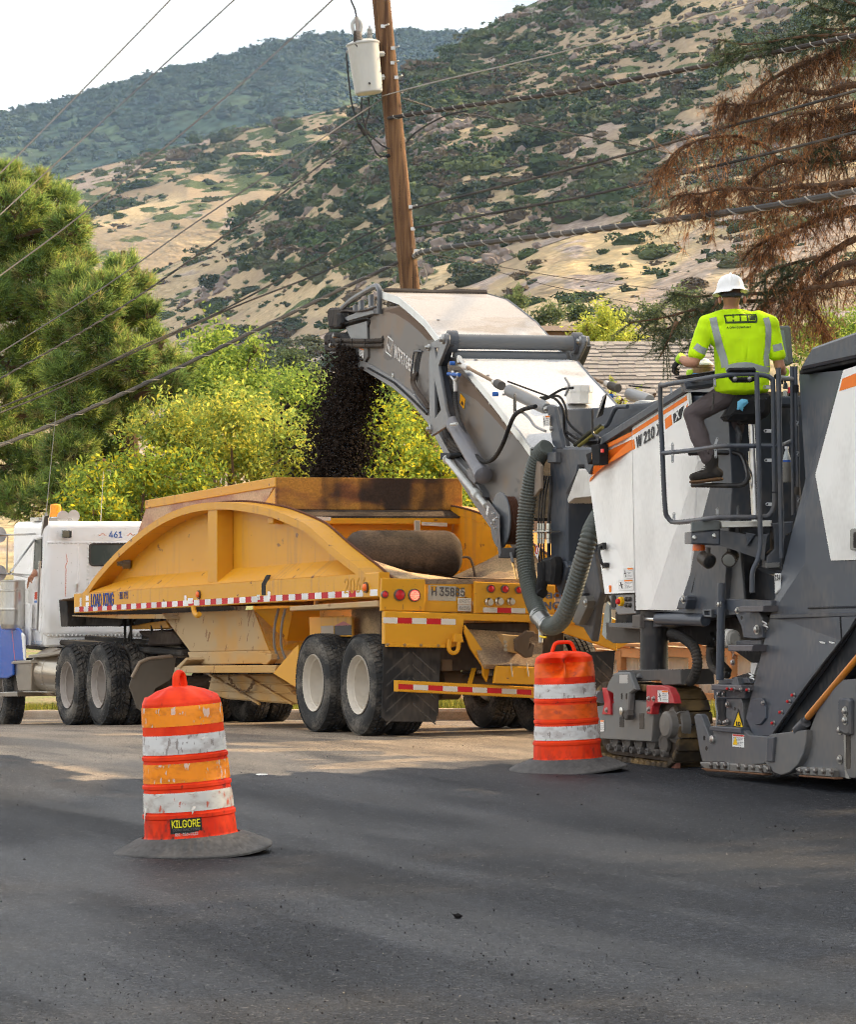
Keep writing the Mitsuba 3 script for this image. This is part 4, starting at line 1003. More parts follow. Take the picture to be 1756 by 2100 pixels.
mm = lambda *ps: [TF.wt(*z7(x,y),T_M if x < 200 else CT - 0.02) for x,y in ps]
put('mirror_frame', cat([tube(mm(*q), r, 6) for q, r in ((((-60, 330), (90, 326), (315, 318)), 0.015), (((-60, 675), (70, 668), (265, 680)), 0.013), (((66, 335), (60, 660)), 0.013), (((92, 655), (305, 365)), 0.016), (((100, 672), (240, 700)), 0.01))]), 'metal', TK_, color=(0.6, 0.6, 0.58))
for yy in (325,662):
 c = TF.wt(*z7(-8,yy),T_M - 0.02)
 put('mirror', lathe([(-0.05, 0.02), (-0.04, 0.07), (0.0, 0.105), (0.02, 0.105), (0.02, 0.0)], c, c + TF.w(-1, 0.3, 0) - TF.w(0, 0, 0), 20), 'metal', TK_, 30, (0.4, 0.4, 0.42))
tA = -0.02
a0_,a1_ = TF.wt(*z7(112,1150),tA),TF.wt(*z7(116,722),tA)
H_ = a1_[2] - a0_[2]
a1_[:2] = a0_[:2]
R_ = 0.170
put('air_cleaner', lathe([(-0.02, 0.10), (0.0, R_ * 0.93), (0.05, R_ * 0.97), (0.06, R_), (0.36 * H_, R_), (0.37 * H_, R_ * 1.02), (0.42 * H_, R_ * 1.02), (0.43 * H_, R_), (0.76 * H_, R_), (0.77 * H_, R_ * 1.03), (0.80 * H_, R_ * 1.03), (0.81 * H_, R_ * 0.98), (0.96 * H_, R_ * 0.98), (0.97 * H_, R_ * 1.03), (0.99 * H_, R_ * 1.03), (H_, R_ * 0.9), (H_ + 0.004, 0.02)], a0_, a1_, 36), 'metal', TK_, 30, (0.62, 0.60, 0.56), 'polished steel air cleaner can')
put('air_cleaner_strap', cat([TF.box(TF.st(*z7(112, y), tA)[0] - 0.02, TF.st(*z7(112, y), tA)[0] + 0.02, tA, 0.5, TF.st(*z7(112, y), tA)[1] - 0.035, TF.st(*z7(112, y), tA)[1] + 0.035, 0.006) for y in (970, 1075)]), 'metal', TK_, color=(0.45, 0.45, 0.44))
sW = sC + 2.95
put('bonnet', rbox(TF, sC + 1.5, sC + 3.6, CT + 0.35, CW - 0.35, zc0 + 0.1, TF.st(*z7(240, 770), CT)[1], 0.12), 'cab_white', TK_)
fpts = Z7((-260,1570),(-255,1350),(-200,1190),(-90,1120),(60,1125),(160,1150),(205,1210),(212,1430),(110,1440),(110,1560),(60,1590),(-60,1590),(-100,1640),(-180,1640))
def fender_color(p,n,uv):
 s = -(p.x - TF.X0) * TF.n + (p.y - TF.Y0) * TF.c
 e = s - (sWH0 + (sWH1 - sWH0) * (p.z - zWH0) / (zWH1 - zWH0))
 c = mix(mi.Color3f(0.012,0.075,0.38),mi.Color3f(0.76,0.75,0.74),smoothstep(-0.01,0.01,-e))
 return mix(c,mi.Color3f(0.45,0.05,0.08),smoothstep(0.02,0.01,dr.abs(e - 0.40 - 0.05 * p.z)))
(sWH0,zWH0),(sWH1,zWH1) = TF.st(*z7(207,1430),-0.02),TF.st(*z7(186,1180),-0.02)
tex('fender_paint', fender_color, 0.25)
put('fender', TF.plate_t(fpts, -0.02, -0.02, 0.015, 0.012), 'fender_paint', TK_, 40, label='blue front fender with a white rear edge')
put('cowl_side', TF.plate_t(Z7((205, 1190), (215, 930), (262, 930), (250, 1300), (214, 1300)), 0.12, 0.12, 0.16, 0.01), 'cab_white', TK_)
wheel(TK_, TF.st(*z7(-30, 1870), 0.0)[0], 0.0, gzs(sW, 0.2) + RT, 'g')
wheel(TK_, TF.st(*z7(-30, 1870), 0.0)[0], 2.4, gzs(sW, 0.2) + RT, 'g', True, True)
put('step_box', TF.plate_t(Z7((110, 1440), (282, 1430), (270, 1700), (160, 1700), (130, 1530)), 0.02, 0.02, 0.6, 0.01), 'metal', TK_, color=(0.42, 0.38, 0.33))
put('step_tread', TF.plate_t(Z7((108, 1440), (284, 1428), (284, 1455), (110, 1466)), 0.0, -0.02, 0.5, 0.006), 'metal', TK_, color=(0.5, 0.45, 0.38))
put('step_tread', TF.plate_t(Z7((-40, 1712), (162, 1708), (162, 1750), (-40, 1752)), -0.02, -0.04, 0.5, 0.006), 'metal', TK_, color=(0.45, 0.42, 0.37))
put('step_tread', TF.plate_t(Z7((232, 1702), (440, 1704), (445, 1716), (235, 1714)), 0.05, 0.0, 0.5, 0.004), 'metal', TK_, color=(0.45, 0.42, 0.37))
put('step_bracket', cat(TF.plate_t(Z7((130, 1540), (162, 1700), (-20, 1712), (0, 1680)), 0.1, 0.1, 0.13, 0.004), TF.plate_t(Z7((275, 1595), (300, 1700), (162, 1748), (160, 1700)), 0.1, 0.1, 0.13, 0.004)), 'matte', TK_, color=BLK)
sT0,sT1 = TF.st(*z7(285,1550),0.1)[0],TF.st(*z7(560,1550),0.1)[0] - 0.2
zT = TF.st(*z7(400,1545),0.1)[1]
ta,tb = TF.w(sT0,0.36,zT),TF.w(sT1,0.36,zT)
L_ = np.linalg.norm(tb - ta)
ring = lambda h: [(h - 0.02,0.32),(h - 0.018,0.328),(h + 0.018,0.328),(h + 0.02,0.32)]
put('fuel_tank', lathe([(0, 0.05), (0.0, 0.26), (0.02, 0.305), (0.05, 0.32)] + ring(0.14) + ring(0.32 * L_ + 0.1) + [(L_ - 0.04, 0.32), (L_ - 0.01, 0.3), (L_, 0.05)], ta, tb, 40), 'metal', TK_, 30, (0.42, 0.36, 0.28))
put('tank_step', TF.plate_t(Z7((268, 1385), (560, 1350), (560, 1372), (410, 1400), (270, 1412)), 0.05, 0.02, 0.55, 0.006), 'metal', TK_, color=(0.46, 0.42, 0.36))
put('chassis', cat([TF.box(5.9, sC + 3.9, t, t + 0.09, 0.42, 0.68, 0.01) for t in (0.8, 1.6)] + [TF.box(sC - 0.4, sC + 1.4, 0.3, 2.1, 0.25, 0.34, 0.01), TF.box(6.8, sC + 0.1, 0.45, 2.0, 0.55, zm0 - 0.02, 0.02)]), 'matte', TK_, color=(0.02, 0.019, 0.018))
s1 = TF.st(200.5,1406,0.0)[0]
for ds in (0.0,1.34):
 s = s1 + ds
 zz = gzs(s,0.2) + RT
 wheel(TK_, s, 0.0, zz, 'g', True, False, True)
 wheel(TK_, s, 0.31, zz, 'g', False, False, True)
 wheel(TK_, s, 2.45, zz, 'g', True, True, True)
 wheel(TK_, s, 2.14, zz, 'g', False, True, True)
 put('axle', rod(TF.w(s, 0.3, zz), TF.w(s, 2.2, zz), 0.09), 'matte', TK_, color=(0.08, 0.06, 0.045))
put('frame_tail', TF.plate_t(Z1((845, 985), (1030, 975), (1060, 1010), (1085, 1050), (960, 1050), (850, 1015)), 0.75, 0.75, 1.7, 0.01), 'matte', TK_, color=(0.22, 0.18, 0.14))
put('fifth_wheel', TF.plate_t(Z1((800, 895), (1000, 895), (1050, 945), (1040, 975), (850, 985), (860, 940), (820, 925)), 0.6, 0.6, 1.8, 0.02), 'matte', TK_, color=(0.045, 0.03, 0.022))
sF_ = TF.st(*z1(760,1250),0.05)[0] - 0.30
fl = put('mud_flap', TF.plate_s(Z1((748, 1215), (765, 1165), (815, 1075), (860, 1055), (1000, 1038), (1020, 1050), (1010, 1130), (985, 1180), (900, 1230), (840, 1375), (795, 1345), (775, 1290)), sF_, sF_ + 0.015, sF_, 0.003), 'matte', TK_, color=(0.14, 0.12, 0.095), label='bent mud flap caked with dry dirt')
put('flap_bar', tube([TF.ws(*z1(x, y), sF_ - 0.01) for x, y in ((765, 1165), (810, 1078), (860, 1056), (1000, 1040))], 0.022, 6), 'matte', fl, color=(0.3, 0.23, 0.17))
PD = thing('person', 'truck driver with one bare forearm resting out of the cab window', 'person')
elb = TF.w(sC + 0.42,CT + 0.03,TF.st(*z7(340,640),CT)[1])
wri = TF.wt(*z7(285,690),CT - 0.10)
sho = TF.w(sC + 0.32,CT + 0.32,elb[2] + 0.22)
hand = TF.wt(*z7(268,715),CT - 0.11)
arm = [tube(smooth_path([sho,(sho + elb) / 2 + [0,0,0.02],elb,(elb + wri) / 2,wri],4),np.interp(np.linspace(0,1,17),[0,0.5,0.75,1],[0.055,0.046,0.043,0.028]),10)]
hd = [tube(smooth_path([wri,hand,hand + (hand - wri) * 0.6],3),[0.026,0.032,0.036,0.036,0.034,0.03,0.02],8)]
dv = (hand - wri) / np.linalg.norm(hand - wri)
for i,(l,off) in enumerate(((0.075,-0.025),(0.085,-0.008),(0.08,0.009),(0.065,0.025))):
 b = hand + dv * 0.03 + (TF.w(1,0,0) - TF.w(0,0,0)) * off
 hd.append(tube(smooth_path([b,b + dv * l * 0.6,b + dv * l + [0,0,-0.045 - 0.01 * i]],3),np.linspace(0.0095,0.007,7),6))
b = hand - dv * 0.01 + (TF.w(1,0,0) - TF.w(0,0,0)) * -0.03
hd.append(tube(smooth_path([b,b + [0.0,-0.02,-0.035],b + [0.01,-0.03,-0.06]],3),np.linspace(0.011,0.008,7),6))
put('forearm', arm + hd, 'print', PD, 40, (0.42, 0.20, 0.12))
hx = TF.w(sC + 0.35,CT + 0.5,elb[2])
put('torso', trimesh.Trimesh(trimesh.creation.icosphere(3).vertices * [0.2, 0.17, 0.33] + hx, trimesh.creation.icosphere(3).faces), 'matte', PD, 40, (0.06, 0.06, 0.07))
put('head', trimesh.Trimesh(trimesh.creation.icosphere(3).vertices * [0.085, 0.1, 0.125] + hx + [0, 0, 0.46], trimesh.creation.icosphere(3).faces), 'print', PD, 40, (0.40, 0.2, 0.12))
# --- cold milling machine
MF = Frame(1.2,31.0,23.0)
z3 = lambda x,y: (621.5 + 0.40447 * x,532.7 + 0.40447 * y)
z4 = lambda x,y: (1021 + 0.33815 * x,887.8 + 0.33815 * y)
z5 = lambda x,y: (1287.3 + 0.31707 * x,532.7 + 0.31707 * y)
z6 = lambda x,y: (1287.3 + 0.27477 * x,1065.4 + 0.27477 * y)
z8 = lambda x,y: (1109.8 + 0.22752 * x,577.1 + 0.22752 * y)
zB = lambda x,y: (754.6 + 0.20223 * x,665.9 + 0.20223 * y)
zC = lambda x,y: (887.8 + 0.15168 * x,932.2 + 0.15168 * y)
zD = lambda x,y: (1420.5 + 0.19111 * x,799 + 0.19111 * y)
zE = lambda x,y: (1420.5 + 0.19111 * x,1242.9 + 0.19111 * y)
zG = lambda x,y: (586 + 0.22246 * x,577.1 + 0.22246 * y)
ZZ = lambda f,*ps: [f(*p) for p in ps]
SLATE,SLATE2,MID,MWHITE,ORANGE,BLACKP,GALV = (0.052,0.061,0.077),(0.060,0.070,0.088),(0.10,0.107,0.117),(0.80,0.79,0.755),(0.85,0.20,0.018),(0.014,0.014,0.015),(0.55,0.55,0.53)
MM = thing('cold_milling_machine', 'white and dark grey cold milling machine with a long conveyor loading the yellow trailer', 'milling machine')
def fold_t(frame,px,ts,thick=0.03):
 st = np.array([frame.st(x,y,t) for (x,y),t in zip(px,ts)])
 ts = np.asarray(ts,float)
 if area2(st) < 0:
  st,ts = st[::-1],ts[::-1]
 tri = earcut.triangulate_float64(st,np.array([len(st)],np.uint32)).reshape(-1,3).astype(int)
 n = len(st)
 i = np.arange(n)
 j = (i + 1) % n
 V = np.vstack([frame.w(st[:,0],ts,st[:,1]),frame.w(st[:,0],ts + thick,st[:,1])])
 F = np.vstack([tri,tri[:,::-1] + n,np.stack([i,j,j + n],1),np.stack([i,j + n,i + n],1)])
 m = trimesh.Trimesh(V,F,process=False)
 return fixn(m)
def mp(name, px, tref, t0, t1, b='paint', c=SLATE, parent=None, ch=0.006, label=None, frame=MF, holes=()):
 return put(name,frame.plate_t(px,tref,t0,t1,ch,holes),b,parent or MM,color=c,label=label)
mv = MF.w(0,-1,0) - MF.w(0,0,0)
mu = MF.w(1,0,0) - MF.w(0,0,0)
def bolt(x,y,t,r,parent=None,c=(0.42,0.42,0.41),frame=MF,tip=None):
 o = frame.wt(x,y,t)
 d = frame.w(0,-1,0) - frame.w(0,0,0)
 k = put('bolt', cat(lathe([(0, r * 1.35), (0.004, r * 1.35), (0.0041, r * 0.9)], o, o + d, 14), lathe([(0.004, r * 0.95), (0.018, r * 0.9), (0.021, r * 0.6)], o, o + d, 6)), 'metal', parent or MM, 30, c)
 if tip:
  put('bolt_cap', lathe([(0.018, r * 0.9), (0.03, r * 0.8), (0.034, r * 0.2)], o, o + d, 8), 'print', k, 30, tip)
 return k
def mtube(name, pts, r, b='paint', c=SLATE, n=8, k=4, parent=None):
 return put(name,tube(smooth_path(pts,k),r,n),b,parent or MM,40,c)
Q = lambda f,x,y,t: MF.wt(*f(x,y),t)
mp('body_core', [(1250, 985), (1298, 880), (1413, 812), (1490, 812), (1500, 1000), (1480, 1262), (1250, 1250)], 0.05, 0.06, 2.25, c=SLATE)
mp('engine_hood', ZZ(z3, (1320, 760), (1550, 748), (1590, 735), (1756, 725)) + [(1410, 800), (1300, 880), (1230, 905), (1165, 905)], 0.7, 0.7, 2.2, c=SLATE2)
mp('hood_lid', ZZ(z8, (785, 1145), (985, 1105), (985, 1085), (900, 1070), (850, 1085)), 0.9, 0.9, 2.0, c=(0.42, 0.42, 0.41))
mp('under_body', [(1262, 1254), (1470, 1254), (1500, 1262), (1640, 1330), (1640, 1430), (1500, 1330), (1262, 1300)], 0.35, 0.35, 2.2, 'matte', (0.02, 0.019, 0.018))
fd = put('front_door', fold_t(MF, ZZ(z4, (650, 75), (813, -6), (830, 968), (650, 976), (640, 880), (600, 620), (556, 300), (562, 225)), [0.0, 0, 0, 0, 0.02, 0.06, 0.10, 0.06]), 'clean', MM, False, MWHITE, 'white front door panel with orange stripes')
md = put('side_panel', fold_t(MF, [(1296.6, 874.5), (1411, 805.5), (1414, 830), (1432, 945), (1334, 1250.5), (1304.6, 1251)], [0] * 6), 'clean', MM, False, MWHITE, 'large white side panel with the machine number')
put('panel_fold', fold_t(MF, [(1414, 830), (1438, 905), (1500, 940), (1424, 1198), (1411, 1252), (1334, 1250.5), (1432, 945)], [0, 0.05, 0.10, 0.09, 0.08, 0.001, 0.001]), 'clean', md, False, MWHITE)
mp('door_gap', ZZ(z4, (810, -20), (822, -20), (840, 1080), (828, 1080)), 0.015, 0.012, 0.03, 'matte', BLACKP)
for px,par in ((ZZ(z4,(650,72),(812,-8),(812.5,18),(652,98)),fd),(ZZ(z4,(652,118),(813,40),(815,103),(655,195),(596,240),(560,298),(557,280),(575,210)),fd)):
 put('orange_stripe', fold_t(MF, px, [-0.004] * 4 if len(px) == 4 else [-0.004, -0.004, -0.004, -0.004, 0.044, 0.094, 0.094, 0.05], 0.003), 'print', par, False, ORANGE)
for px in (ZZ(z8,(824,1345),(1060,1195),(1100,1168),(1312,1030),(1314,1072),(1100,1205),(1060,1238),(824,1388)),ZZ(z8,(824,1432),(838,1424),(848,1508),(826,1520)),ZZ(z8,(1115,1243),(1172,1200),(1182,1292),(1122,1335)),ZZ(z8,(1310,1125),(1322,1100),(1318,1155),(1305,1180))):
 put('orange_stripe', fold_t(MF, px, [-0.004] * len(px), 0.003), 'print', md, False, ORANGE)
xk = put('model_badge', fold_t(MF, ZZ(z8, (1190, 1198), (1288, 1120), (1262, 1240), (1196, 1280)), [-0.004] * 4, 0.003), 'print', md, False, (0.03, 0.03, 0.03))
def side_text(tx, a, b, h, t, parent, c, bold=True, frame=MF, nm='lettering'):
 p,q = frame.wt(*a,t),frame.wt(*b,t)
 ey = np.array([0,0,1.0])
 return put(nm, text_on(tx, h, p, q - p, ey, 0.003, bold, np.linalg.norm(q - p)), 'print', parent, 30, c)
side_text('W 210', z8(857, 1505), z8(1022, 1405), 0.095, -0.006, md, (0.05, 0.05, 0.055))
side_text('X', z8(1040, 1395), z8(1085, 1365), 0.095, -0.006, md, (0.05, 0.05, 0.055))
side_text('X', z8(1210, 1262), z8(1252, 1228), 0.075, -0.010, xk, (0.75, 0.74, 0.7))
mp('cap_rail', ZZ(z8, (542, 1422), (1290, 948), (1325, 996), (580, 1472), (566, 1490), (540, 1500)), 0.0, -0.035, 0.6, c=SLATE, label='dark cap rail sloping along the top of the white panels')
mp('front_nose', ZZ(z8, (545, 1425), (480, 1500), (405, 1600), (400, 1680), (440, 1740), (470, 1680), (560, 1500)), 0.05, 0.04, 0.5, c=SLATE)
lm = mp('rear_lamp', ZZ(z8, (505, 1475), (580, 1468), (582, 1650), (520, 1660)), -0.03, -0.09, 0.0, 'matte', BLACKP)
put('lens', MF.plate_t(ZZ(z8, (540, 1512), (562, 1510), (562, 1542), (542, 1545)), -0.09, -0.095, -0.08, 0.002), 'glow', lm, color=(0.7, 0.02, 0.02))
lm2 = mp('corner_lamp', ZZ(z8, (430, 1560), (490, 1530), (485, 1620), (450, 1650)), 0.02, -0.01, 0.05, 'matte', BLACKP)
put('lens', MF.plate_t(ZZ(z8, (462, 1545), (484, 1535), (480, 1600), (464, 1605)), -0.01, -0.016, 0.0, 0.002), 'glow', lm2, color=(0.9, 0.3, 0.02))
mr = [Q(z8,x,y,-0.06) for x,y in ((515,1480),(528,1420),(505,1395),(470,1370),(465,1290),(462,1150))]
ma = mtube('mirror_arm', mr, 0.012, c=BLACKP)
put('mirror', loft([np.array([Q(z8, x, y, t) for x, y, t in ((585, 1012, -0.02), (598, 1010, -0.09), (560, 1200, -0.09), (545, 1215, -0.02))]), np.array([Q(z8, x, y, t) for x, y, t in ((555, 1040, -0.02), (580, 1030, -0.12), (505, 1235, -0.12), (495, 1225, -0.02))])]), 'paint', MM, color=BLACKP)
mtube('door_handle', [Q(z4, x, y, t) for x, y, t in ((632, 690, 0.0), (616, 700, -0.05), (618, 745, -0.06), (635, 795, -0.05), (655, 800, 0.0))], 0.014, c=BLACKP)
mp('handle_plate', ZZ(z4, (620, 675), (648, 665), (650, 705), (622, 712)), 0.0, -0.02, 0.02, c=BLACKP, ch=0.004)
mp('handle_plate', ZZ(z4, (640, 790), (664, 786), (664, 815), (645, 822)), 0.0, -0.02, 0.02, c=BLACKP, ch=0.004)
cb = mp('control_box', ZZ(z4, (668, 985), (830, 978), (838, 1095), (728, 1102), (718, 1080)), 0.02, 0.02, 0.3, c=(0.22, 0.225, 0.23))
mp('grip_recess', rounded(*z4(692, 985), *z4(716, 1060), 3.5), 0.015, 0.012, 0.03, 'matte', BLACKP, cb, 0)
o = Q(z4,756,1022,0.02)
es = put('stop_button', lathe([(0, 0.042), (0.03, 0.04), (0.032, 0.03)], o, o + mv, 18), 'print', cb, 30, (0.75, 0.42, 0.01), 'red emergency stop button on a yellow collar')
put('button', lathe([(0.03, 0.024), (0.05, 0.026), (0.058, 0.02), (0.06, 0.002)], o, o + mv, 16), 'print', es, 30, (0.6, 0.02, 0.02))
for x in (788,808):
 for y in (1008,1045):
  o = Q(z4,x,y,0.02)
  kb = put('rotary_switch', lathe([(0, 0.021), (0.02, 0.019), (0.03, 0.012)], o, o + mv, 14), 'paint', cb, 30, BLACKP)
  put('switch_mark', MF.plate_t(ZZ(z4, (x - 8, y - 8), (x + 1, y - 8), (x + 1, y - 4), (x - 8, y - 4)), 0.02, 0.012, 0.02, 0), 'print', kb, color=(0.03, 0.25, 0.6))
def sign(px,t,parent=None,head=ORANGE,frame=MF,lines=5,pict=True,base=(0.72,0.71,0.68)):
 a,b,c,d = [frame.wt(x,y,t) for x,y in px]
 n = np.cross(b - a,d - a)
 n = -n / np.linalg.norm(n) * np.sign(np.cross(b - a,d - a) @ np.array([0,1.0,0]))
 k = put('warning_label', quad(a, b, c, d), 'print', parent or MM, False, base)
 at = lambda u,v: a + (b - a) * u + (d - a) * v + n * 0.002
 x0 = 0.42 if pict else 0.06
 put('head_bar', quad(at(x0, 0.02), at(0.99, 0.02), at(0.99, 0.16), at(x0, 0.16)), 'print', k, False, head)
 ms = []
 for j in range(lines):
  v = 0.26 + 0.68 * j / lines
  ms.append(quad(at(x0 + 0.03,v),at(0.95 - 0.1 * (j % 3),v),at(0.95 - 0.1 * (j % 3),v + 0.05),at(x0 + 0.03,v + 0.05)))
 lk = put('fine_print', ms, 'print', k, False, (0.25, 0.25, 0.25))
 labels[lk] = {'kind': 'stuff'}
 if pict:
  put('pictogram', cat(quad(at(0.12, 0.22), at(0.2, 0.2), at(0.32, 0.85), at(0.24, 0.88)), quad(at(0.08, 0.5), at(0.34, 0.42), at(0.35, 0.5), at(0.09, 0.58))), 'print', k, False, (0.06, 0.05, 0.05))
 return k
sign(ZZ(z4,(762,820),(820,817),(822,880),(764,884)),-0.004,fd)
sign(ZZ(z4,(732,893),(820,889),(822,955),(733,952)),-0.004,fd)
mp('orange_mark', ZZ(z4, (675, 925), (686, 924), (688, 965), (677, 966)), -0.002, -0.004, 0.0, 'print', ORANGE, fd, 0)
mp('grey_strip', [(1440, 845), (1500, 845), (1520, 890), (1506, 950), (1530, 1260), (1470, 1262), (1415, 1252), (1424, 1198), (1500, 938)], 0.12, 0.115, 0.14, c=MID)
mtube('seal_strip', [Q(zD, 415, 730, 0.09), Q(zD, 300, 1090, 0.085), Q(zD, 160, 1530, 0.08), MF.wt(1421, 1215, 0.07)], 0.014, 'matte', BLACKP)
mp('pivot_lug', ZZ(z6, (388, 668), (410, 590), (430, 565), (465, 575), (470, 600), (455, 668)), 0.0, -0.03, 0.1, c=SLATE)
bolt(*z6(420,598),-0.03,0.026)
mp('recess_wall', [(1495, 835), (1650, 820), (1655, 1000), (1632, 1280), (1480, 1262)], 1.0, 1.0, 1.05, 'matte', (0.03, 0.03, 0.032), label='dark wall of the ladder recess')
mp('recess_floor', ZZ(z6, (700, 280), (930, 330), (930, 560), (470, 668)) + [(1530, 1255), (1640, 1250), (1640, 1200)], 0.3, 0.3, 0.9, c=SLATE)
for x,y in ((1420,905),(447,1220)):
 pass
mp('recess_post', ZZ(zD, (750, 330), (780, 330), (830, 1330), (800, 1330)), 0.5, 0.48, 0.55, c=SLATE)
rx = 1900
hull_px = [(1639,768),(rx,684),(rx,1180),(1762,1262),z6(1600,905),z6(1080,1612),z6(935,1610),z6(880,1480),z6(888,1372),z6(1065,715)]
RH = put('rear_hull', fold_t(MF, [z5(1395, 715), (rx, 709), (rx, 1190), (1756, 1266), z6(1602, 905), z6(1085, 1612), z6(940, 1610), z6(884, 1480), z6(1068, 715), zD(1215, 1858), zD(1215, 1260), zD(1315, 915)], [-0.10, -0.10, -0.10, -0.10, -0.10, -0.10, -0.10, -0.09, -0.06, -0.10, -0.10, -0.10], 0.04), 'paint', MM, False, SLATE2, 'tall dark grey rear hull panel')
put('hull_facet', fold_t(MF, [z5(1110, 742), z5(1395, 716), zD(1315, 915), zD(1215, 1260), zD(1215, 1858), z6(1068, 714), zD(985, 1858), zD(1215, 965), zD(1190, 500)], [0.06, -0.099, -0.099, -0.099, -0.099, -0.06, 0.04, 0.07, 0.07], 0.03), 'paint', RH, False, SLATE2)
mp('hull_side', [(1645, 770), (rx, 690), (rx, 1250), (1700, 1250), (1640, 1300), (1620, 1280), (1655, 1000)], 0.15, 0.15, 2.25, c=SLATE)
mp('hull_lid', ZZ(z5, (1112, 712), (1195, 568), (1478, 468)) + [(rx, 628), (rx, 702)], -0.10, -0.11, 2.2, c=SLATE2, ch=0.02, label='dark lid of the rear hull')
mp('lid_gap', ZZ(z5, (1110, 716), (1478, 612)) + [(rx, 700), (rx, 712), z5(1110, 742)], -0.07, -0.07, 0.5, 'matte', BLACKP)
wp = put('rear_panel', fold_t(MF, [z5(1395, 715), (1800, 736), (1800, 1147), z5(1315, 1945), z5(1215, 1390)], [-0.112] * 5, 0.012), 'clean', MM, False, MWHITE, 'white rear side panel with an orange stripe')
put('orange_stripe', fold_t(MF, [z5(1390, 770), (1800, 748), (1800, 778), z5(1370, 850)], [-0.116] * 4, 0.003), 'print', wp, False, ORANGE)
lt = mp('latch', rounded(*zD(1712, 1490), *zD(1850, 1725), 4), -0.115, -0.135, -0.11, c=(0.25, 0.25, 0.23))
mp('latch_recess', rounded(*zD(1728, 1530), *zD(1830, 1700), 3), -0.137, -0.139, -0.13, 'matte', BLACKP, lt, 0)
mp('hull_groove', ZZ(z6, (1345, 652), (1720, 642), (1720, 662), (1345, 668)), -0.103, -0.106, -0.09, 'matte', (0.025, 0.027, 0.032))
mp('hull_band', ZZ(z6, (1066, 705), (1720, 688), (1720, 722), (1062, 742)), -0.104, -0.108, -0.09, c=(0.045, 0.05, 0.062))
mp('hull_seam', ZZ(z6, (1580, 700), (1590, 700), (1600, 895), (1592, 905)), -0.104, -0.107, -0.09, 'matte', BLACKP)
mp('octagon_cover', ZZ(z6, (925, 1370), (940, 1335), (1015, 1330), (1043, 1395), (1045, 1480), (1005, 1530), (968, 1530)), -0.10, -0.118, -0.09, c=SLATE2)
bolt(*z6(1016,1366),-0.118,0.012)
for x,y in ((1247,1310),(1213,1357),(1155,1437),(1096,1518)):
 bolt(*z6(x,y),-0.103,0.014,RH,tip=(0.55,0.02,0.02))
for x in (1455,1525):
 put('paint_mark', quad(*[MF.wt(*z6(x + dx, 918 + dy), -0.103) for dx, dy in ((-22, -12), (22, -2), (20, 10), (-20, 2))]), 'print', RH, False, (0.6, 0.6, 0.58))
mp('slanted_chute', ZZ(z6, (1602, 905), (1706, 770)) + [(1830, 1215), (1830, 1260)] + ZZ(z6, (1706, 1080), (1340, 1500), (1230, 1620), (1090, 1614)), -0.04, -0.05, 0.25, 'matte', (0.025, 0.027, 0.031))
mtube('chute_edge', [Q(z6, 1720, 755, -0.12), Q(z6, 1602, 905, -0.12), Q(z6, 1320, 1270, -0.12), Q(z6, 1085, 1612, -0.12)], 0.013, 'matte', BLACKP)
put('lift_rod', rod(MF.wt(1800, 1300, -0.06), Q(z6, 1345, 1475, -0.13), 0.027), 'clean', MM, 40, (0.60, 0.20, 0.02), 'orange rod running down under the hull')
put('rod_sleeve', cat(rod(Q(z6, 1350, 1470, -0.13), Q(z6, 1240, 1600, -0.13), 0.024), rod(Q(z6, 1330, 1510, -0.13), Q(z6, 1270, 1575, -0.13), 0.045)), 'paint', MM, 40, SLATE)
put('rod_tip', rod(Q(z6, 1262, 1573, -0.13), Q(z6, 1232, 1612, -0.13), 0.026), 'clean', MM, 40, (0.60, 0.20, 0.02))
mp('drum_housing', [(1500, 1390), (1690, 1330), (rx, 1300), (rx, 1580), (1500, 1560)], 0.1, 0.1, 2.2, 'matte', (0.022, 0.022, 0.024))
PLT = (0.105,0.11,0.118)
mp('sign_plate', ZZ(zE, (368, 985), (470, 760), (500, 760), (545, 985), (562, 1060), (575, 1365), (365, 1350)), -0.08, -0.10, 0.0, c=PLT)
mp('side_shoe', ZZ(zE, (50, 1180), (70, 1155), (108, 1155), (128, 1172), (212, 1395), (250, 1430), (262, 1300), (575, 1325), (640, 1385), (850, 1400), (832, 1655), (800, 1690), (420, 1715), (380, 1672), (175, 1672), (140, 1668), (112, 1560)), -0.12, -0.15, -0.09, c=PLT, label='front side shoe with an upright prong')
mp('edge_plate', ZZ(zE, (850, 1402), (900, 1370), (1275, 1325), (1272, 1450), (1245, 1580), (1190, 1690), (1100, 1780), (1000, 1812), (920, 1780), (830, 1680)), -0.12, -0.165, -0.10, c=(0.12, 0.125, 0.13), label='rounded side plate between the shoes')
mp('plate_step', ZZ(zE, (838, 1410), (912, 1405), (890, 1670), (825, 1665)), -0.16, -0.19, -0.10, c=SLATE)
mp('rear_shoe', ZZ(zE, (1120, 1790), (1255, 1590), (1290, 1330), (1420, 1000), (1650, 790)) + [(rx, 1380), (rx, 1600)] + ZZ(zE, (1600, 1838), (1200, 1812)), -0.08, -0.11, -0.05, c=PLT, label='rear side plate with an adjusting slot')
for px in (ZZ(zE,(112,1670),(405,1672),(425,1695),(428,1765),(170,1745),(120,1700)),ZZ(zE,(436,1685),(750,1705),(772,1725),(775,1795),(440,1775)),ZZ(zE,(1135,1745),(1180,1722),(1515,1742),(1535,1765),(1532,1835),(1200,1812)),ZZ(zE,(790,1700),(850,1730),(880,1790),(800,1790))):
 mp('wear_skid', px, -0.14, -0.175, -0.10, c=(0.14, 0.14, 0.135), ch=0.01)
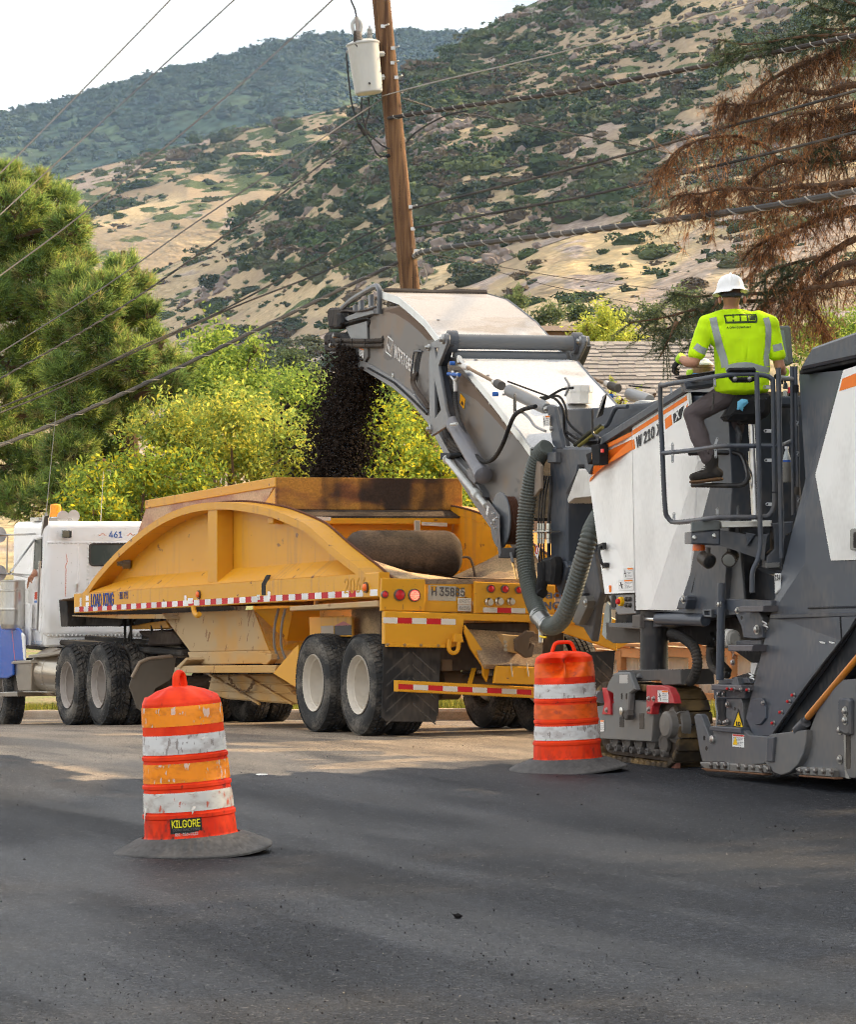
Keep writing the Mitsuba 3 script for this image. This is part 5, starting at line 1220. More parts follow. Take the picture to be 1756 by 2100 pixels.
for px in (ZZ(zE,(130,1735),(430,1765),(800,1795),(800,1812),(430,1782),(180,1768)),ZZ(zE,(1180,1810),(1560,1838),(1560,1856),(1180,1828))):
 mp('skid_edge', px, -0.15, -0.185, -0.1, 'rough', (0.16, 0.085, 0.05))
for x,y in ((207,1703),(284,1708),(358,1711),(502,1722),(580,1727),(657,1731),(741,1736),(820,1750),(1165,1768),(1243,1765),(1329,1768),(1412,1772),(1500,1775)):
 bolt(*zE(x,y),-0.175,0.022,c=(0.25,0.24,0.23))
for x,y,r in ((487,47,0.022),(692,252,0.03),(381,1057,0.02),(437,605,0.022),(374,1240,0.02),(703,1610,0.02),(735,1612,0.02),(765,1037,0.014)):
 bolt(*zE(x,y),-0.125,r)
for x,y in ((1640,1125),(1640,1225),(1585,1330),(1585,1645)):
 bolt(*zE(x,y),-0.155 if x == 1640 else -0.115,0.027)
mp('slot_guide', ZZ(zE, (1605, 1010), (1625, 985), (1715, 985), (1738, 1015), (1735, 1370), (1690, 1385), (1612, 1340)), -0.11, -0.152, -0.10, c=SLATE, ch=0.015)
mp('slot', ZZ(zE, (1655, 1380), (1700, 1385), (1700, 1710), (1690, 1745), (1665, 1745), (1652, 1715)), -0.11, -0.114, -0.10, 'matte', BLACKP, ch=0)
mp('slot_rim', ZZ(zE, (1632, 1380), (1654, 1382), (1650, 1760), (1690, 1850), (1650, 1845), (1640, 1700)), -0.11, -0.118, -0.10, c=(0.3, 0.29, 0.26), ch=0.002)
for x,y,r in ((128,1415,0.02),(152,1525,0.02),(458,1100,0.016),(530,125,0.016)):
 o = Q(zE,x,y,-0.1505)
 put('bolt_hole', lathe([(0, r), (0.002, r)], o, o + mv, 14), 'matte', MM, 30, BLACKP)
o = Q(zE,228,1428,-0.15)
put('hinge_pin', lathe([(0, 0.034), (0.02, 0.034), (0.024, 0.028), (0.026, 0.002)], o, o + mv, 18), 'metal', MM, 30, GALV)
tri = ZZ(zE,(428,1292),(492,1098),(552,1306))
ws = put('warning_triangle', quad(*[MF.wt(x, y, -0.104) for x, y in (tri[0], tri[1], tri[1], tri[2])]), 'print', MM, False, (0.03, 0.028, 0.02), 'yellow warning triangle on the front side plate')
tri2 = ZZ(zE,(442,1284),(492,1135),(540,1296))
put('triangle_face', quad(*[MF.wt(x, y, -0.107) for x, y in (tri2[0], tri2[1], tri2[1], tri2[2])]), 'print', ws, False, (0.80, 0.52, 0.01))
side_text('LO', zE(470, 1282), zE(515, 1287), 0.034, -0.110, ws, (0.03, 0.03, 0.03))
sg = sign(ZZ(zE,(427,1368),(556,1380),(556,1516),(428,1504)),-0.153,None,(0.65,0.08,0.06),lines=6,pict=False)
tri = ZZ(zE,(432,1484),(460,1394),(484,1488))
put('triangle_face', quad(*[MF.wt(x, y, -0.157) for x, y in (tri[0], tri[1], tri[1], tri[2])]), 'print', sg, False, (0.80, 0.5, 0.01))
put('lift_cylinder', lathe([(0, 0.030), (0.01, 0.034), (0.40, 0.034), (0.402, 0.031), (0.41, 0.031), (0.412, 0.034), (0.62, 0.034), (0.622, 0.031), (0.63, 0.031), (0.632, 0.036), (0.78, 0.036), (0.79, 0.03)], Q(zE, 295, 790, -0.14), Q(zE, 310, 30, -0.14), 24), 'paint', MM, 35, SLATE2)
mp('cylinder_eye', ZZ(z6, (672, 660), (675, 615), (690, 600), (710, 610), (715, 668)), -0.13, -0.16, -0.10, c=SLATE2)
bolt(*z6(690,632),-0.16,0.022,c=GALV)
put('lower_link', MF.plate_t(ZZ(zE, (262, 985), (365, 990), (360, 1165), (375, 1275), (268, 1275), (270, 1160)), -0.10, -0.12, 0.0, 0.01), 'matte', MM, color=(0.022, 0.022, 0.025))
mtube('hydraulic_line', [Q(zE, x, y, -0.15) for x, y in ((255, 960), (252, 1060), (268, 1160), (255, 1290))], 0.008, 'matte', (0.3, 0.3, 0.3), 6)
mp('top_bracket', ZZ(z6, (715, 600), (760, 592), (1090, 605), (1085, 690), (1000, 690), (1022, 730), (1022, 880), (975, 890), (880, 880), (865, 800), (820, 700), (735, 665)), -0.08, -0.10, -0.04, c=SLATE2)
for px in (ZZ(z6,(897,648),(1082,642),(1075,688),(897,692)),ZZ(z6,(815,935),(1004,935),(994,982),(815,982)),ZZ(z6,(688,1228),(912,1238),(910,1275),(690,1270))):
 mp('step', px, -0.12, -0.20, 0.1, c=(0.10, 0.095, 0.105))
for px in (ZZ(z6,(900,612),(1075,606),(1082,644),(897,650)),ZZ(z6,(820,905),(1003,895),(1004,936),(818,938)),ZZ(z6,(685,1188),(845,1188),(905,1178),(925,1220),(700,1230),(686,1230))):
 mp('step_back', px, -0.05, -0.06, 0.0, c=SLATE)
mp('link_plate', ZZ(z6, (662, 1240), (690, 1235), (900, 1275), (895, 1335), (662, 1338)), -0.09, -0.115, -0.05, c=SLATE)
for x,y in ((762,1262),(797,1265),(852,1267),(908,1271)):
 bolt(*z6(x,y),-0.2,0.013,tip=(0.55,0.02,0.02) if x != 852 else None)
for x,y in ((684,1303),(722,1303),(688,1515),(728,1515)):
 bolt(*z6(x,y),-0.12,0.018)
mp('shelf_plate', ZZ(z6, (648, 1548), (668, 1540), (880, 1555), (885, 1595), (668, 1575), (655, 1570)), -0.13, -0.18, -0.05, c=SLATE2)
o = Q(zE,440,350,0.1)
put('white_drum', lathe([(-0.02, 0.05), (0, 0.075), (0.05, 0.08), (0.06, 0.07), (0.08, 0.08), (0.12, 0.08), (0.13, 0.04)], o, o + mu + 0.1 * mv, 20), 'paint', MM, 30, (0.55, 0.53, 0.48))
mtube('ribbed_loop', [Q(zE, x, y, 0.12) for x, y in ((190, 450), (180, 540), (210, 650), (290, 720), (380, 740))], 0.03, 'matte', BLACKP, 10)
for i,(x,y) in enumerate(((415,420),(425,450),(432,480),(440,510),(447,540))):
 o = Q(zE,x,y,-0.02)
 put('chain_link', tube(o + 0.014 * np.stack([np.cos(np.linspace(0, 6.28, 9)) * (0.5 if i % 2 else 1), np.cos(np.linspace(0, 6.28, 9)) * 0.3, np.sin(np.linspace(0, 6.28, 9)) * 1.4], 1), 0.003, 4, False), 'metal', MM, 30, (0.3, 0.28, 0.26))
put('white_plate', MF.plate_t(ZZ(zE, (625, 608), (698, 608), (660, 735), (625, 720)), 0.0, 0.0, 0.02, 0), 'clean', MM, color=(0.7, 0.69, 0.66))
for x,y in ((780,195),(635,755)):
 mtube('spring_latch', [Q(zE, x + dx, y + dy, -0.13) for dx, dy in ((-25, -30), (25, 0), (-20, 10), (28, 30), (20, 50))], 0.008, 'metal', GALV, 6)
mp('number_tag', ZZ(z6, (1100, 402), (1142, 402), (1142, 520), (1102, 560)), -0.05, -0.055, -0.04, 'print', (0.68, 0.68, 0.66))
side_text('114', z6(1101, 455), z6(1140, 453), 0.045, -0.058, MM, (0.05, 0.05, 0.05), False)
sTR = MF.st(1392,1487,0.0)[0]
zc = 0.335
RR,LT = 0.325,1.05
path = []
for a in np.linspace(-90,90,12):
 path.append((sTR + RR - RR * math.cos(math.radians(a)),zc + RR * math.sin(math.radians(a))))
for a in np.linspace(90,270,12):
 path.append((sTR + RR + LT - RR * math.cos(math.radians(a)),zc + RR * math.sin(math.radians(a))))
path = np.array(path + path[:1])
seg = np.linalg.norm(np.diff(path,axis=0),axis=1)
cum = np.concatenate([[0],np.cumsum(seg)])
NP = 38
TT0,TT1 = 0.0,0.32
TRK = put('crawler_track', loft([MF.w(path[:-1, 0] * 1, [t] * (len(path) - 1), zc + (path[:-1, 1] - zc) * 0.88) for t in (TT0 + 0.06, TT1 - 0.02)]), 'matte', MM, color=(0.05, 0.035, 0.025), label='rusty brown crawler track')
def track_color(p,n,uv):
 f = fbm(p.x * 7,p.y * 7,p.z * 7,4)
 return mix(mi.Color3f(0.06,0.045,0.03),mi.Color3f(0.20,0.13,0.055),smoothstep(0.35,0.65,f))
tex('track_mud', track_color, 0.85, 0, 0.3)
for i in range(NP):
 d = (i + 0.5) / NP * cum[-1]
 c = np.array([np.interp(d,cum,path[:,0]),np.interp(d,cum,path[:,1])])
 e = np.array([np.interp(d + 0.02,cum,path[:,0]),np.interp(d + 0.02,cum,path[:,1])]) - c
 e /= np.linalg.norm(e)
 nn = np.array([e[1],-e[0]])
 hw = cum[-1] / NP * 0.46
 prof = np.array([c - e * hw - nn * 0.03,c - e * hw * 0.95 + nn * 0.012,c - e * hw * 0.55 + nn * 0.03,c + e * hw * 0.3 + nn * 0.03,c + e * hw * 0.95 + nn * 0.008,c + e * hw - nn * 0.03])
 m = prism(prof,TT0,TT1,0.008)
 m.vertices = MF.w(m.vertices[:,0],m.vertices[:,2],m.vertices[:,1])
 put('track_pad', fixn(m), 'track_mud', TRK)
 if c[1] < 0.06:
  lk = prism(np.array([c - e * hw * 1.02 - nn * 0.03,c - e * hw * 1.02 - nn * 0.075,c + e * hw * 0.6 - nn * 0.075,c + e * hw * 0.98 - nn * 0.03]),TT0 + 0.03,TT0 + 0.08,0.006)
  lk.vertices = MF.w(lk.vertices[:,0],lk.vertices[:,2],lk.vertices[:,1])
  put('chain_link', fixn(lk), 'matte', TRK, color=(0.22, 0.075, 0.05) if i % 2 else (0.09, 0.085, 0.08))
for i in range(8):
 o = MF.w(sTR + RR + LT * i / 7.0 - 0.05,TT0 + 0.005,0.115)
 put('link_pin', lathe([(0, 0.03), (0.05, 0.03), (0.052, 0.02), (0.04, 0.018), (0.04, 0.001)], o - mv * 0.03, o + mv, 16), 'matte', TRK, 30, (0.13, 0.125, 0.12))
for i in range(5):
 o = MF.w(sTR + RR - 0.02 + LT * i / 4.4,TT0 + 0.02,0.2)
 put('track_roller', lathe([(0, 0.07), (0.02, 0.085), (0.05, 0.085), (0.052, 0.06), (0.045, 0.055), (0.045, 0.001)], o - mv * 0.04, o + mv, 22), 'matte', TRK, 30, (0.10, 0.095, 0.09))
o = Q(z6,335,1530,0.0)
put('drive_motor', cat(lathe([(-0.1, 0.16), (-0.02, 0.155), (0.0, 0.12), (0.06, 0.115), (0.075, 0.095), (0.08, 0.002)], o, o + mv, 28)), 'paint', MM, 30, (0.15, 0.15, 0.145))
TG = (0.15,0.155,0.155)
mp('track_frame', ZZ(z4, (600, 1660), (700, 1640), (850, 1620), (930, 1640), (960, 1700), (945, 1872), (600, 1850)), -0.01, -0.03, 0.1, c=TG, label='grey side frame of the crawler track')
for px in (ZZ(z4,(862,1700),(890,1698),(890,1795),(862,1795)),ZZ(z4,(742,1720),(765,1718),(768,1785),(742,1782))):
 mp('frame_slot', px, -0.03, -0.034, -0.02, 'matte', (0.05, 0.048, 0.045), ch=0)
mp('track_yoke', ZZ(z4, (735, 1462), (760, 1450), (835, 1450), (872, 1555), (838, 1580), (832, 1690), (800, 1700), (790, 1730), (760, 1690), (740, 1650), (735, 1580), (692, 1556), (712, 1500)), -0.03, -0.09, -0.03, c=TG, ch=0.012)
mp('yoke_plate', ZZ(z4, (740, 1466), (790, 1466), (790, 1518), (740, 1518)), -0.09, -0.093, -0.08, 'print', (0.45, 0.44, 0.41), ch=0)
for x in (754,782):
 mp('yoke_slot', ZZ(z4, (x - 4, 1578), (x + 4, 1578), (x + 4, 1615), (x - 4, 1615)), -0.09, -0.093, -0.08, 'matte', BLACKP, ch=0)
o = Q(z4,760,1685,-0.09)
put('yoke_pin', lathe([(0, 0.035), (0.02, 0.034), (0.026, 0.02)], o, o + mv, 18), 'metal', MM, 30, (0.55, 0.54, 0.5))
o = Q(z4,812,1708,-0.05)
put('yoke_nut', cat(lathe([(0, 0.05), (0.05, 0.05), (0.06, 0.04)], o, o + mv, 6)), 'matte', MM, 30, (0.06, 0.06, 0.06))
g1 = mp('track_guard', ZZ(z4, (910, 1530), (1000, 1530), (1045, 1545), (1068, 1590), (1080, 1640), (960, 1638), (948, 1660), (942, 1706), (912, 1702)), -0.04, -0.055, 0.02, 'clean', (0.50, 0.025, 0.03), label='red track guard with a white warning label')
mp('track_guard', ZZ(z4, (640, 1545), (672, 1545), (690, 1620), (692, 1708), (640, 1706), (655, 1640)), -0.04, -0.055, 0.0, 'clean', (0.50, 0.025, 0.03), label='red track guard behind the drum')
sign(ZZ(z4,(970,1560),(1035,1562),(1036,1634),(972,1630)),-0.058,g1,lines=4)
for x,y in ((918,1610),(948,1611),(918,1675)):
 bolt(*z4(x,y),-0.055,0.018,g1)
bolt(*z4(662,1680),-0.055,0.018)
put('guard_roller', rod(Q(z4, 610, 1600, 0.0), Q(z4, 665, 1600, 0.0) + mv * 0.05, 0.055, 18), 'paint', MM, 40, (0.11, 0.11, 0.115))
sign(ZZ(z4,(622,1740),(645,1740),(645,1810),(624,1810)),-0.035,lines=4,pict=False)
ob,ot = Q(z4,948,1440,0.16),Q(z4,948,1150,0.16)
put('lift_column', lathe([(-0.06, 0.16), (0.0, 0.13), (0.02, 0.122), (0.6, 0.122)], ob, ob + EZ, 32), 'paint', MM, 40, (0.028, 0.028, 0.03), 'black lifting column standing on the crawler')
mp('column_base', ZZ(z4, (728, 1440), (1108, 1432), (1112, 1525), (1000, 1528), (985, 1500), (840, 1505), (735, 1470)), 0.02, 0.02, 0.34, 'matte', (0.10, 0.095, 0.09))
mp('column_bracket', ZZ(z4, (672, 1152), (860, 1150), (880, 1100), (1300, 1080), (1300, 1110), (890, 1190), (672, 1178)), 0.1, 0.1, 0.4, c=MID)
put('steering_cylinder', cat(rod(Q(z4, 975, 1128, 0.05), Q(z4, 1262, 1136, 0.05), 0.05, 20)), 'paint', MM, 40, SLATE)
put('cylinder_rod', rod(Q(z4, 860, 1128, 0.05), Q(z4, 980, 1129, 0.05), 0.017, 14), 'metal', MM, 40, CHROME)
mp('rod_mount', ZZ(z4, (815, 1105), (862, 1100), (862, 1180), (815, 1178)), 0.0, 0.0, 0.12, 'matte', (0.12, 0.11, 0.10))
mp('mud_sheet', ZZ(z4, (655, 1150), (860, 1180), (860, 1272), (700, 1276), (660, 1250)), 0.25, 0.25, 0.29, 'matte', (0.09, 0.08, 0.07))
mp('mud_sheet', ZZ(z4, (1035, 1170), (1340, 1160), (1340, 1262), (1035, 1270)), 0.5, 0.5, 0.54, 'matte', (0.05, 0.042, 0.035))
mp('lift_eye', ZZ(z6, (572, 672), (640, 670), (642, 730), (578, 726)), 0.05, 0.03, 0.08, c=MID, holes=[ZZ(z6, (586, 684), (628, 682), (630, 712), (588, 712))], ch=0.004)
def ribbed(pts,r,n,amp,k=10,ns=14):
 c = smooth_path(pts,24)
 d = np.concatenate([[0],np.cumsum(np.linalg.norm(np.diff(c,axis=0),axis=1))])
 u = np.linspace(0,d[-1],n * 6 + 1)
 q = np.stack([np.interp(u,d,c[:,i]) for i in range(3)],1)
 ph = np.arange(len(u)) % 6
 return tube(q,r + amp * np.array([-1,-0.2,0.8,1,0.8,-0.2])[ph],ns)
put('ribbed_hose', ribbed([Q(z4, x, y, 0.1) for x, y in ((1050, 1215), (1120, 1240), (1190, 1300), (1212, 1390), (1195, 1470), (1165, 1510))], 0.042, 30, 0.004), 'matte', MM, 40, (0.03, 0.028, 0.026))
put('ribbed_hose', ribbed([Q(z6, x, y, 0.35) for x, y in ((650, 860), (625, 920), (640, 1010), (690, 1080), (745, 1140))], 0.042, 30, 0.004), 'matte', MM, 40, (0.03, 0.028, 0.026))
mtube('chain_guard', [Q(z4, x, y, 0.15) for x, y in ((1100, 1500), (1130, 1485), (1165, 1520))], 0.03, 'matte', BLACKP)
FT = 0.35
mp('front_post', ZZ(z3, (1250, 950), (1480, 952), (1480, 1045), (1395, 1050), (1390, 1085), (1338, 1190), (1338, 1530), (1420, 1690), (1400, 1740), (1310, 1600), (1256, 1560)), FT, FT, FT + 0.35, c=SLATE, ch=0.02, label='slate grey front post carrying the conveyor')
mp('post_block', ZZ(z3, (1258, 978), (1300, 976), (1302, 1028), (1260, 1030)), FT - 0.02, FT - 0.06, FT, c=SLATE2)
mp('post_lug', ZZ(z3, (1235, 745), (1255, 735), (1275, 745), (1315, 955), (1282, 958), (1265, 935)), FT, FT, FT + 0.04, c=SLATE2)
mp('post_lug', ZZ(z3, (1280, 750), (1298, 742), (1310, 760), (1340, 955), (1318, 957)), FT + 0.2, FT + 0.2, FT + 0.24, c=SLATE2)
bolt(*z3(1233,758),FT,0.022)
bolt(*z3(1262,858),FT,0.022)
mp('post_strut', ZZ(zA, (630, 230), (800, 230), (830, 300), (760, 520), (735, 620), (610, 350)), FT, FT - 0.02, FT + 0.2, c=SLATE2, ch=0.015)
mp('cheek_plate', ZZ(zA, (1010, 520), (1060, 100), (1130, 60), (1232, 592), (1175, 760), (1150, 990), (1120, 1162), (1020, 1000), (920, 968)), 0.45, 0.42, 0.5, c=SLATE2, ch=0.01)
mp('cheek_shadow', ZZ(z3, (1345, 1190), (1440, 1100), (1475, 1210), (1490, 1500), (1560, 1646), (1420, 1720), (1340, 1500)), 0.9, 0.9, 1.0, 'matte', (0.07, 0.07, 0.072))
mp('white_wedge', ZZ(z3, (1398, 1060), (1465, 1060), (1465, 1200), (1375, 1210), (1345, 1235), (1340, 1215)), 0.3, 0.3, 0.6, c=(0.6, 0.585, 0.55))
mp('grey_block', ZZ(zA, (965, 640), (1035, 632), (1065, 690), (1055, 770), (960, 972), (885, 935)), 0.36, 0.34, 0.46, c=(0.16, 0.16, 0.15))
bolt(*zA(1022,715),0.34,0.03)
mp('guard_plate', ZZ(zA, (1262, 700), (1290, 740), (1292, 920), (1255, 1142), (1205, 1085), (1228, 850)), 0.3, 0.3, 0.33, c=(0.33, 0.36, 0.34))
HT = 0.12
hp1 = ZZ(z4,(300,85),(250,140),(212,250),(185,400),(168,560),(165,720),(180,870),(215,1010),(262,1120))
hp2 = ZZ(z4,(275,1150),(335,1172),(395,1120),(445,1000),(490,860),(530,720),(570,590),(640,470),(700,400))
hT1 = np.linspace(0.30,0.12,len(hp1))
hT2 = np.array([0.12,0.12,0.12,0.12,0.12,0.13,0.2,0.45,0.7])
put('air_hose', ribbed([MF.wt(x, y, t) for (x, y), t in zip(hp1, hT1)], 0.079, 62, 0.0065, ns=22), 'paint', MM, 40, (0.085, 0.095, 0.085), 'thick ribbed grey green hose hanging in a loop')
put('air_hose', ribbed([MF.wt(x, y, t) for (x, y), t in zip(hp2, hT2)], 0.079, 58, 0.0065, ns=22), 'paint', MM, 40, (0.085, 0.095, 0.085), 'thick ribbed grey green hose rising to the white door')
jo,j1 = MF.wt(*z4(245,1105),HT),MF.wt(*z4(300,1165),HT)
put('hose_joint', cat(rod(jo, j1, 0.084, 22), lathe([(0.0, 0.088), (0.015, 0.092), (0.03, 0.088)], jo, j1, 22), lathe([(0.0, 0.088), (-0.015, 0.092), (-0.03, 0.088)], j1, jo, 22)), 'metal', MM, 40, (0.36, 0.36, 0.35))
put('hose_strap', rod(MF.wt(*z4(258, 1165), HT - 0.05), MF.wt(*z4(262, 1270), HT - 0.05), 0.02), 'clean', MM, 40, (0.5, 0.5, 0.46))
put('yellow_cord', tube([MF.wt(*zA(x, y), HT - 0.08) for x, y in ((490, 1100), (530, 1112), (560, 1112))], 0.01, 6), 'print', MM, 40, (0.8, 0.55, 0.02))
for i,(xa,xm,xb) in enumerate(((1470,1430,1440),(1500,1465,1470),(1535,1500,1505),(1560,1570,1570))):
 mtube('hydraulic_line', [MF.wt(*zC(x, y), 0.26) for x, y in ((xa + 40, 290), (xm + 25, 560), (xm, 900), (xm, 1180), (xb, 1400), (xb + 10, 1600), (xb - 10, 1750))], 0.009 + 0.006 * (i == 3), 'matte', BLACKP, 8)
 for y0,y1,r in ((930,1010,1.5),(1015,1035,2.0),(1065,1130,1.5),(1135,1200,1.35)):
  put('coupling', rod(MF.wt(*zC(xm, y0), 0.255), MF.wt(*zC(xm, y1), 0.255), (0.009 + 0.006 * (i == 3)) * r, 8), 'metal', MM, 40, (0.62, 0.62, 0.55))
mp('coupling_plate', ZZ(zC, (1412, 1038), (1630, 1032), (1630, 1050), (1412, 1056)), 0.25, 0.2, 0.32, 'metal', (0.5, 0.5, 0.48), ch=0.003)
mp('hose_wrap', ZZ(zC, (1455, 1400), (1610, 1380), (1625, 1500), (1600, 1756), (1450, 1756), (1465, 1560)), 0.2, 0.2, 0.32, 'matte', BLACKP, ch=0.03)
mtube('hydraulic_line', [MF.wt(*zA(x, y), 0.2) for x, y in ((520, 250), (525, 420), (500, 560), (520, 610))], 0.055, 'matte', BLACKP, 10)
put('no_step_sign', quad(*[MF.wt(*zC(x, y), 0.24) for x, y in ((1398, 1200), (1445, 1275), (1420, 1420), (1378, 1340))]), 'print', MM, False, (0.68, 0.66, 0.64))
o = MF.wt(*zC(1405,1290),0.236)
put('prohibition_ring', tube(o + 0.024 * np.stack([mu * math.cos(a) + EZ * math.sin(a) * 1.5 for a in np.linspace(0, 2 * np.pi, 21)]), 0.004, 5, False), 'print', MM, 30, (0.55, 0.05, 0.04))
# --- the mill's loading conveyor
CF = Frame(0.764,33.0,13.6)
cv_ = CF.w(0,-1,0) - CF.w(0,0,0)
CVW = 1.19
def belt_color(p,n,uv):
 f = fbm(p.x * 1.6,p.y * 1.6,p.z * 1.6,4)
 wr = fbm(p.x * 5 + p.z * 4,p.y * 2,p.z * 6,3)
 c = mix(mi.Color3f(0.155,0.15,0.145),mi.Color3f(0.20,0.175,0.15),f)
 c = mix(c,mi.Color3f(0.09,0.085,0.08),0.6 * smoothstep(0.6,0.7,wr))
 return mix(c,mi.Color3f(0.21,0.155,0.11),0.8 * smoothstep(0.5,0.7,f))
def belt_bump(p,n,uv):
 return 0.012 * fbm(p.x * 4 + p.z * 3,p.y * 1.5,p.z * 3,3)
mat('belt_cloth', {'type': 'bumpmap', 'b': mikit.proc(belt_bump, 0.01), 'scale': 1.0, 'bsdf': two({'type': 'principled', 'base_color': mikit.proc(belt_color), 'roughness': 0.6, 'specular': 0.3})})
def cover_color(p,n,uv):
 f = fbm(p.x * 2,p.y * 2,p.z * 2,4)
 g = noise(p.x * 80,p.y * 80,p.z * 80)
 dirt = smoothstep(4.05,4.22,p.z + 0.15 * (f - 0.5))
 return mix(mi.Color3f(0.50,0.50,0.50),mi.Color3f(0.30,0.25,0.20),dr.clip(0.8 * dirt + 0.5 * smoothstep(0.55,0.7,f),0,1)) * (0.85 + 0.3 * g)
tex('cover_sheet', cover_color, 0.35, 0.25, 0.5)
cp = lambda name, px, tref, t0, t1, b='paint', c=SLATE, parent=None, ch=0.006, label=None, holes=(): mp(name, px, tref, t0, t1, b, c, parent, ch, label, CF, holes)
C3 = lambda x,y,t: CF.wt(*z3(x,y),t)
CB = lambda x,y,t: CF.wt(*zB(x,y),t)
CG = lambda x,y,t: CF.wt(*zG(x,y),t)
top_edge = ZZ(z3,(400,248),(440,238),(490,232),(570,290),(640,352),(690,392))
low_edge = ZZ(z3,(630,782),(560,690),(460,610),(330,535),(300,515))
side1 = top_edge + ZZ(z3,(700,430),(650,560),(640,700),(632,780)) + low_edge + ZZ(z3,(332,470),(335,300))
SK = put('side_skirt', CF.plate_t(side1, 0.0, 0.0, 0.03, 0.006), 'belt_cloth', MM, label='dusty grey side skirt of the upper conveyor with white lettering')
side2 = ZZ(z3,(765,560),(820,565),(870,630),(950,722),(1020,808),(1090,895),(1165,990),(1205,1045),(1205,1160),(1100,1290),(1040,1290),(980,1270),(943,1207),(894,1079),(849,994),(810,915),(769,829),(760,700))
put('side_skirt', CF.plate_t(side2, 0.02, 0.02, 0.05, 0.006), 'belt_cloth', MM, label='dusty grey side skirt of the lower conveyor')
put('dust_band', CF.plate_t(ZZ(z3, (408, 262), (490, 240), (570, 298), (640, 360), (684, 398), (636, 410), (600, 372), (540, 318), (470, 275)), 0.0, -0.004, 0.0, 0), 'rough', SK, color=(0.15, 0.11, 0.085))
put('dust_band', CF.plate_t(ZZ(z3, (800, 575), (870, 640), (950, 735), (1020, 820), (1075, 888), (1040, 880), (960, 790), (880, 710), (790, 660)), 0.02, 0.014, 0.02, 0), 'rough', SK, color=(0.17, 0.125, 0.095))
cl = [z3(*p) for p in ((410,165),(500,195),(560,245),(630,308),(690,385),(770,500),(820,510),(880,590),(960,685),(1030,775),(1070,830),(1120,890),(1170,960))]
cst = [CF.st(x,y,0.0) for x,y in cl]
for a,b,lift in ((0,3,0),(3,6,0.004),(6,10,0.0),(10,12,0.02)):
 rings = [CF.w([s,s,s,s],[-0.02,-0.02,CVW,CVW],[z - 0.02 + lift,z + lift,z + lift,z - 0.02 + lift]) for s,z in cst[a:b + 1]]
 put('cover_sheet', loft(rings), 'cover_sheet', MM)
put('rubber_lip', tube(np.vstack([CF.w([cst[0][0]] * 5, np.linspace(0.0, CVW, 5), cst[0][1] + 0.02 + np.array([0, 0, -0.01, 0.005, 0])), ]), 0.028, 6), 'matte', MM, color=(0.08, 0.065, 0.055))
put('cover_edge', loft([CF.w([s] * 4, [-0.035, -0.02, -0.02, -0.035], [z + 0.008, z + 0.01, z - 0.07, z - 0.07]) for s, z in cst]), 'metal', MM, False, GALV)
put('cover_edge', loft([CF.w([s] * 4, [CVW, CVW + 0.015, CVW + 0.015, CVW], [z + 0.01, z + 0.008, z - 0.3, z - 0.3]) for s, z in cst]), 'paint', MM, False, SLATE2)
far = [(s,z) for s,z in cst]
put('side_skirt', loft([CF.w([s] * 4, [CVW - 0.04, CVW, CVW, CVW - 0.04], [z - 0.02, z - 0.02, z - 0.75, z - 0.75]) for s, z in cst]), 'belt_cloth', MM)
for s,z in [(s,z) for i in range(3,10) for s,z in [cst[i]]]:
 o = CF.w(s,0.12,z + 0.006)
 put('rivet', lathe([(0, 0.02), (0.006, 0.016), (0.009, 0.003)], o, o + EZ, 8), 'metal', MM, 30, (0.3, 0.29, 0.28))
ub = ZZ(z3,(190,470),(330,545),(460,622),(560,702),(640,800),(690,892),(740,985),(800,1090),(870,1200),(960,1330))
us = [CF.st(x,y,0.0) for x,y in ub]
put('under_beam', loft([CF.w([s] * 4, [-0.02, 0.06, 0.06, -0.02], [z + 0.055, z + 0.055, z - 0.055, z - 0.055]) for s, z in us]), 'paint', MM, 30, (0.17, 0.175, 0.18))
put('under_beam', loft([CF.w([s] * 4, [CVW - 0.06, CVW + 0.02, CVW + 0.02, CVW - 0.06], [z + 0.055, z + 0.055, z - 0.055, z - 0.055]) for s, z in us]), 'paint', MM, 30, (0.17, 0.175, 0.18))
put('conveyor_belt', loft([CF.w([s] * 4, [0.08, CVW - 0.08, CVW - 0.08, 0.08], [z + 0.04, z + 0.04, z + 0.01, z + 0.01]) for s, z in us]), 'matte', MM, 30, BLACKP)
em = [CF.wt(*zG(x,y),-0.004) for x,y in ((945,510),(992,555),(976,695),(925,650))]
for i in range(4):
 a,b = em[i],em[(i + 1) % 4]
 put('emblem', tube([a, b], 0.008, 4), 'print', SK, False, (0.62, 0.60, 0.57))
wl_ = [CF.wt(*zG(x,y),-0.004) for x,y in ((945,580),(950,640),(958,600),(964,655),(980,600))]
put('emblem', tube(wl_, 0.009, 4), 'print', SK, False, (0.62, 0.60, 0.57))
p_,q_ = CF.wt(*zG(1000,690),-0.005),CF.wt(*zG(1168,845),-0.005)
ey_ = CF.wt(*zG(1002,612),-0.005) - p_
tm = meshkit.text_mesh('WIRTGEN', 0.13, 0.003, True)
v = tm.vertices
kx = np.linalg.norm(q_ - p_) * 1.08 / tm.bounds[1][0]
tm.vertices = p_ + v[:,:1] * kx * (q_ - p_) / np.linalg.norm(q_ - p_) + v[:,1:2] * ey_ / np.linalg.norm(ey_) * 1.0 - v[:,2:3] * (-cv_)
put('skirt_lettering', fixn(tm), 'print', SK, 30, (0.62, 0.60, 0.57))
cp('skirt_slit', ZZ(zB, (465, 470), (495, 330), (525, 245), (552, 275), (530, 380), (500, 590)), 0.0, -0.006, 0.0, 'matte', BLACKP, SK, 0)
cp('skirt_slit', ZZ(zG, (900, 498), (915, 545), (870, 545)), 0.0, -0.006, 0.0, 'matte', BLACKP, SK, 0)
